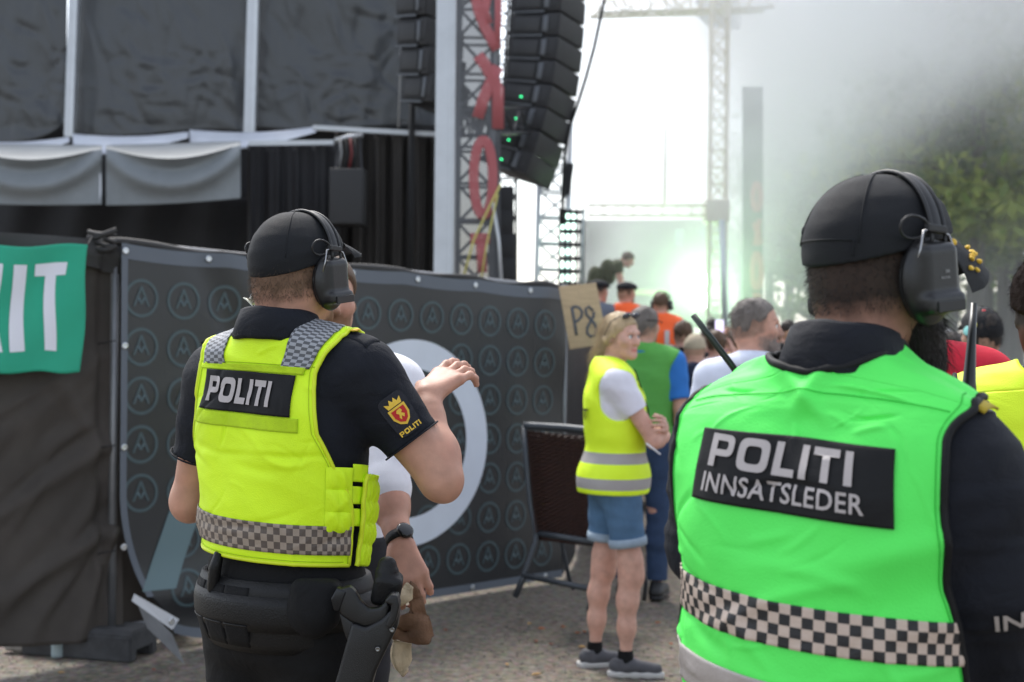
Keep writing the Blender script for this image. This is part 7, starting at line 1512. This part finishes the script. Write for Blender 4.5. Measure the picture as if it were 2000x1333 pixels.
def tree_meshes(seed, H=14.0, spread=3.2, n=5200, low=.18):
    rs = np.random.RandomState(seed); tr = MB(); tp = [(0.12*math.sin(k*1.3+seed)*k/4, .12*math.cos(k*1.7+seed)*k/4, H*.9*k/7) for k in range(8)]; tr.tube(tp, [.24*(1-k/8.5)+.02 for k in range(8)], 9); cl = []
    for k in range(26):
        f = rs.uniform(low, 1); z = H*f*.92; a = k*2.4 + rs.uniform(-.4, .4); L_ = spread*(1.15 - f*.85)*rs.uniform(.6, 1.15); up = rs.uniform(.05, .5)*L_; i = min(6, int(f*7*.92/.9)); o = Vector(tp[i]) + (Vector(tp[min(7, i+1)])-Vector(tp[i]))*.5; o.z = z; e = o + Vector((math.cos(a)*L_, math.sin(a)*L_, up)); m1 = (o+e)/2 + Vector((0, 0, .15*L_)); tr.tube([o, m1, e], [.075*(1.1-f), .045*(1.1-f)+.008, .012], 6); cl += [(e, .95), (m1*.4+e*.6, .9), (m1, .75), ((m1+o)/2, .5)]
    cl.append((Vector((tp[7][0], tp[7][1], H*.95)), .9))
    ci = rs.randint(len(cl), size=n); cc = np.array([cl[i][0] for i in range(len(cl))])[ci]; cr_ = np.array([cl[i][1] for i in range(len(cl))])[ci]
    p = cc + rs.normal(size=(n, 3))*np.array((.55, .55, .36))*cr_[:, None]*spread/3.0; s_ = rs.uniform(.09, .22, n)[:, None]; ax = rs.normal(size=(n, 3)); ax /= np.linalg.norm(ax, axis=1)[:, None]; b = np.cross(ax, rs.normal(size=(n, 3))); b /= np.linalg.norm(b, axis=1)[:, None]; c2 = np.cross(ax, b)
    V = np.stack([p - b*s_*1.2, p + c2*s_*.6 + ax*s_*.15, p + b*s_*1.2, p - c2*s_*.6 + ax*s_*.15], 1).reshape(-1, 3); F = np.arange(n*4).reshape(n, 4)
    a = meshobj('trunk', tr.v, tr.f, BARK, None, True); me_t = a.data; bpy.data.objects.remove(a); a = meshobj('crown', np.array(V), np.array(F), None, None, False); me_c = a.data; bpy.data.objects.remove(a); return me_t, me_c
TM = [tree_meshes(11, 16, 3.4, 6500, .28), tree_meshes(12, 14, 3.8, 6500, .20), tree_meshes(13, 18, 3.2, 6500, .32)]
TREES = [(1780, 31, 1, 2, 'dark tree low behind the head of the commander in green'), (1905, 30, 0, 1, 'yellow-green tree beyond the upright aerial, nearest of the wood'), (1985, 33, 1, 0, 'leafy tree at the picture edge beyond the yellow vest'), (1800, 38, 2, 2, None), (1700, 40, 0, 0, None), (1590, 36, 1, 2, 'dark bushy tree beside the far red lettered banner'), (1960, 42, 2, 2, None), (1860, 46, 0, 2, None), (1660, 50, 2, 2, None), (1540, 48, 0, 2, None), (1500, 55, 2, 0, None), (1760, 54, 1, 1, None), (1930, 56, 0, 1, None), (2060, 40, 2, 0, None), (1610, 60, 0, 0, None), (1840, 64, 2, 0, None), (1710, 66, 1, 2, None), (2030, 60, 1, 2, None), (2160, 34, 1, 0, None), (2270, 40, 0, 1, None), (2180, 50, 2, 2, None), (2420, 38, 2, 0, None), (2540, 46, 1, 2, None), (2330, 58, 0, 2, None), (2700, 40, 0, 0, None), (2480, 60, 2, 1, None), (2860, 48, 1, 2, None)]
LM = {}
for i, (px, d, v, lm, lab) in enumerate(TREES):
    b = PX(px, 700, d); s_ = (.85, 1.0, .92, 1.08, .8)[i % 5]*(1 if d > 36 else .85); t = empty('tree', (b.x, b.y, 0), i*1.9, lab or 'dark leafy woodland tree half lost in the stage smoke', 'tree', 'woodland trees behind the crowd'); t.scale = (s_, s_, s_)
    for nm, me, mm in (('trunk', TM[v][0], None), ('crown', TM[v][1], LEAFS[lm])):
        if nm == 'crown':
            key = (v, lm)
            if key not in LM: me = me.copy(); me.materials.clear(); me.materials.append(mm); LM[key] = me
            me = LM[key]
        o = bpy.data.objects.new(nm, me); COL.objects.link(o); o.parent = t
# ------------------------------------------------------------------ stage smoke
def smoke():
    x0, x1, y0, y1, z0, z1 = -2.2, 17.0, 19.8, 33.0, .9, 15.0; t = MB(); t.box(((x0+x1)/2, (y0+y1)/2, (z0+z1)/2), (x1-x0, y1-y0, z1-z0)); o = t.build('stage_smoke', None); tag(o, 'white stage smoke billowing over the stage and drifting towards the trees', 'smoke', None, 'stuff')
    m = bpy.data.materials.new('smoke_volume'); m.use_nodes = True; n = m.node_tree; n.nodes.clear(); out = n.nodes.new('ShaderNodeOutputMaterial'); pv = n.nodes.new('ShaderNodeVolumePrincipled'); pv.inputs['Color'].default_value = (.985, .99, 1, 1); pv.inputs['Anisotropy'].default_value = .25
    co = n.nodes.new('ShaderNodeTexCoord'); sp = n.nodes.new('ShaderNodeSeparateXYZ'); n.links.new(co.outputs['Object'], sp.inputs[0])
    def mr(src, a, b, c, d, smooth=True):
        r = n.nodes.new('ShaderNodeMapRange'); r.interpolation_type = 'SMOOTHSTEP' if smooth else 'LINEAR'
        for k, v in zip(('From Min', 'From Max', 'To Min', 'To Max'), (a, b, c, d)): r.inputs[k].default_value = v
        n.links.new(src, r.inputs[0]); return r.outputs[0]
    def ma(op, a, b):
        r = n.nodes.new('ShaderNodeMath'); r.operation = op
        for i, q in enumerate((a, b)):
            if isinstance(q, (int, float)): r.inputs[i].default_value = q
            else: n.links.new(q, r.inputs[i])
        return r.outputs[0]
    X, Y, Z = sp.outputs
    nz = n.nodes.new('ShaderNodeTexNoise'); nz.inputs['Scale'].default_value = .34; nz.inputs['Detail'].default_value = 4; nz.inputs['Roughness'].default_value = .55; nz.inputs['Distortion'].default_value = .6; n.links.new(co.outputs['Object'], nz.inputs['Vector'])
    # plume line: dense upwards and to the stage, fading to the lower right
    h = ma('ADD', ma('SUBTRACT', Z, ma('MULTIPLY', X, 1.1)), 1.5); dens = mr(h, -2.2, 3.4, 0, 1); left = mr(X, .2, 2.0, 0, 1); right = mr(X, 2.4, 5.2, .38, 1); top = mr(Z, 12.5, 15.0, 1, 0); edge = mr(Y, 20.0, 22.5, 0, 1); edge2 = mr(Y, 30.5, 33, 1, 0)
    nn = mr(nz.outputs[0], .32, .66, .10, 1.0)
    low = mr(Z, 4.8, 1.2, 0, .24); stg = ma('MULTIPLY', low, mr(X, 6.0, 3.0, .3, 1)); d_ = ma('ADD', dens, stg); haze = ma('ADD', mr(X, 4.0, 9, .04, .03), mr(Z, 4.2, 9.0, 0, .75)); d_ = ma('ADD', d_, haze)
    for q in (left, right, top, edge, edge2, nn): d_ = ma('MULTIPLY', d_, q)
    lc = PX(1368, 566, 23.6) - o.location; vm = n.nodes.new('ShaderNodeVectorMath'); vm.operation = 'DISTANCE'; vm.inputs[1].default_value = lc; n.links.new(co.outputs['Object'], vm.inputs[0]); glow_puff = ma('MULTIPLY', mr(vm.outputs['Value'], .1, 1.3, 1, 0), .6); d_ = ma('ADD', d_, glow_puff)  # extra ball of smoke density added round the lamp to spread its glow
    n.links.new(ma('MULTIPLY', d_, SMOKE_D), pv.inputs['Density']); n.links.new(pv.outputs[0], out.inputs['Volume']); o.data.materials.clear(); o.data.materials.append(m)
SMOKE_D = .55
smoke()
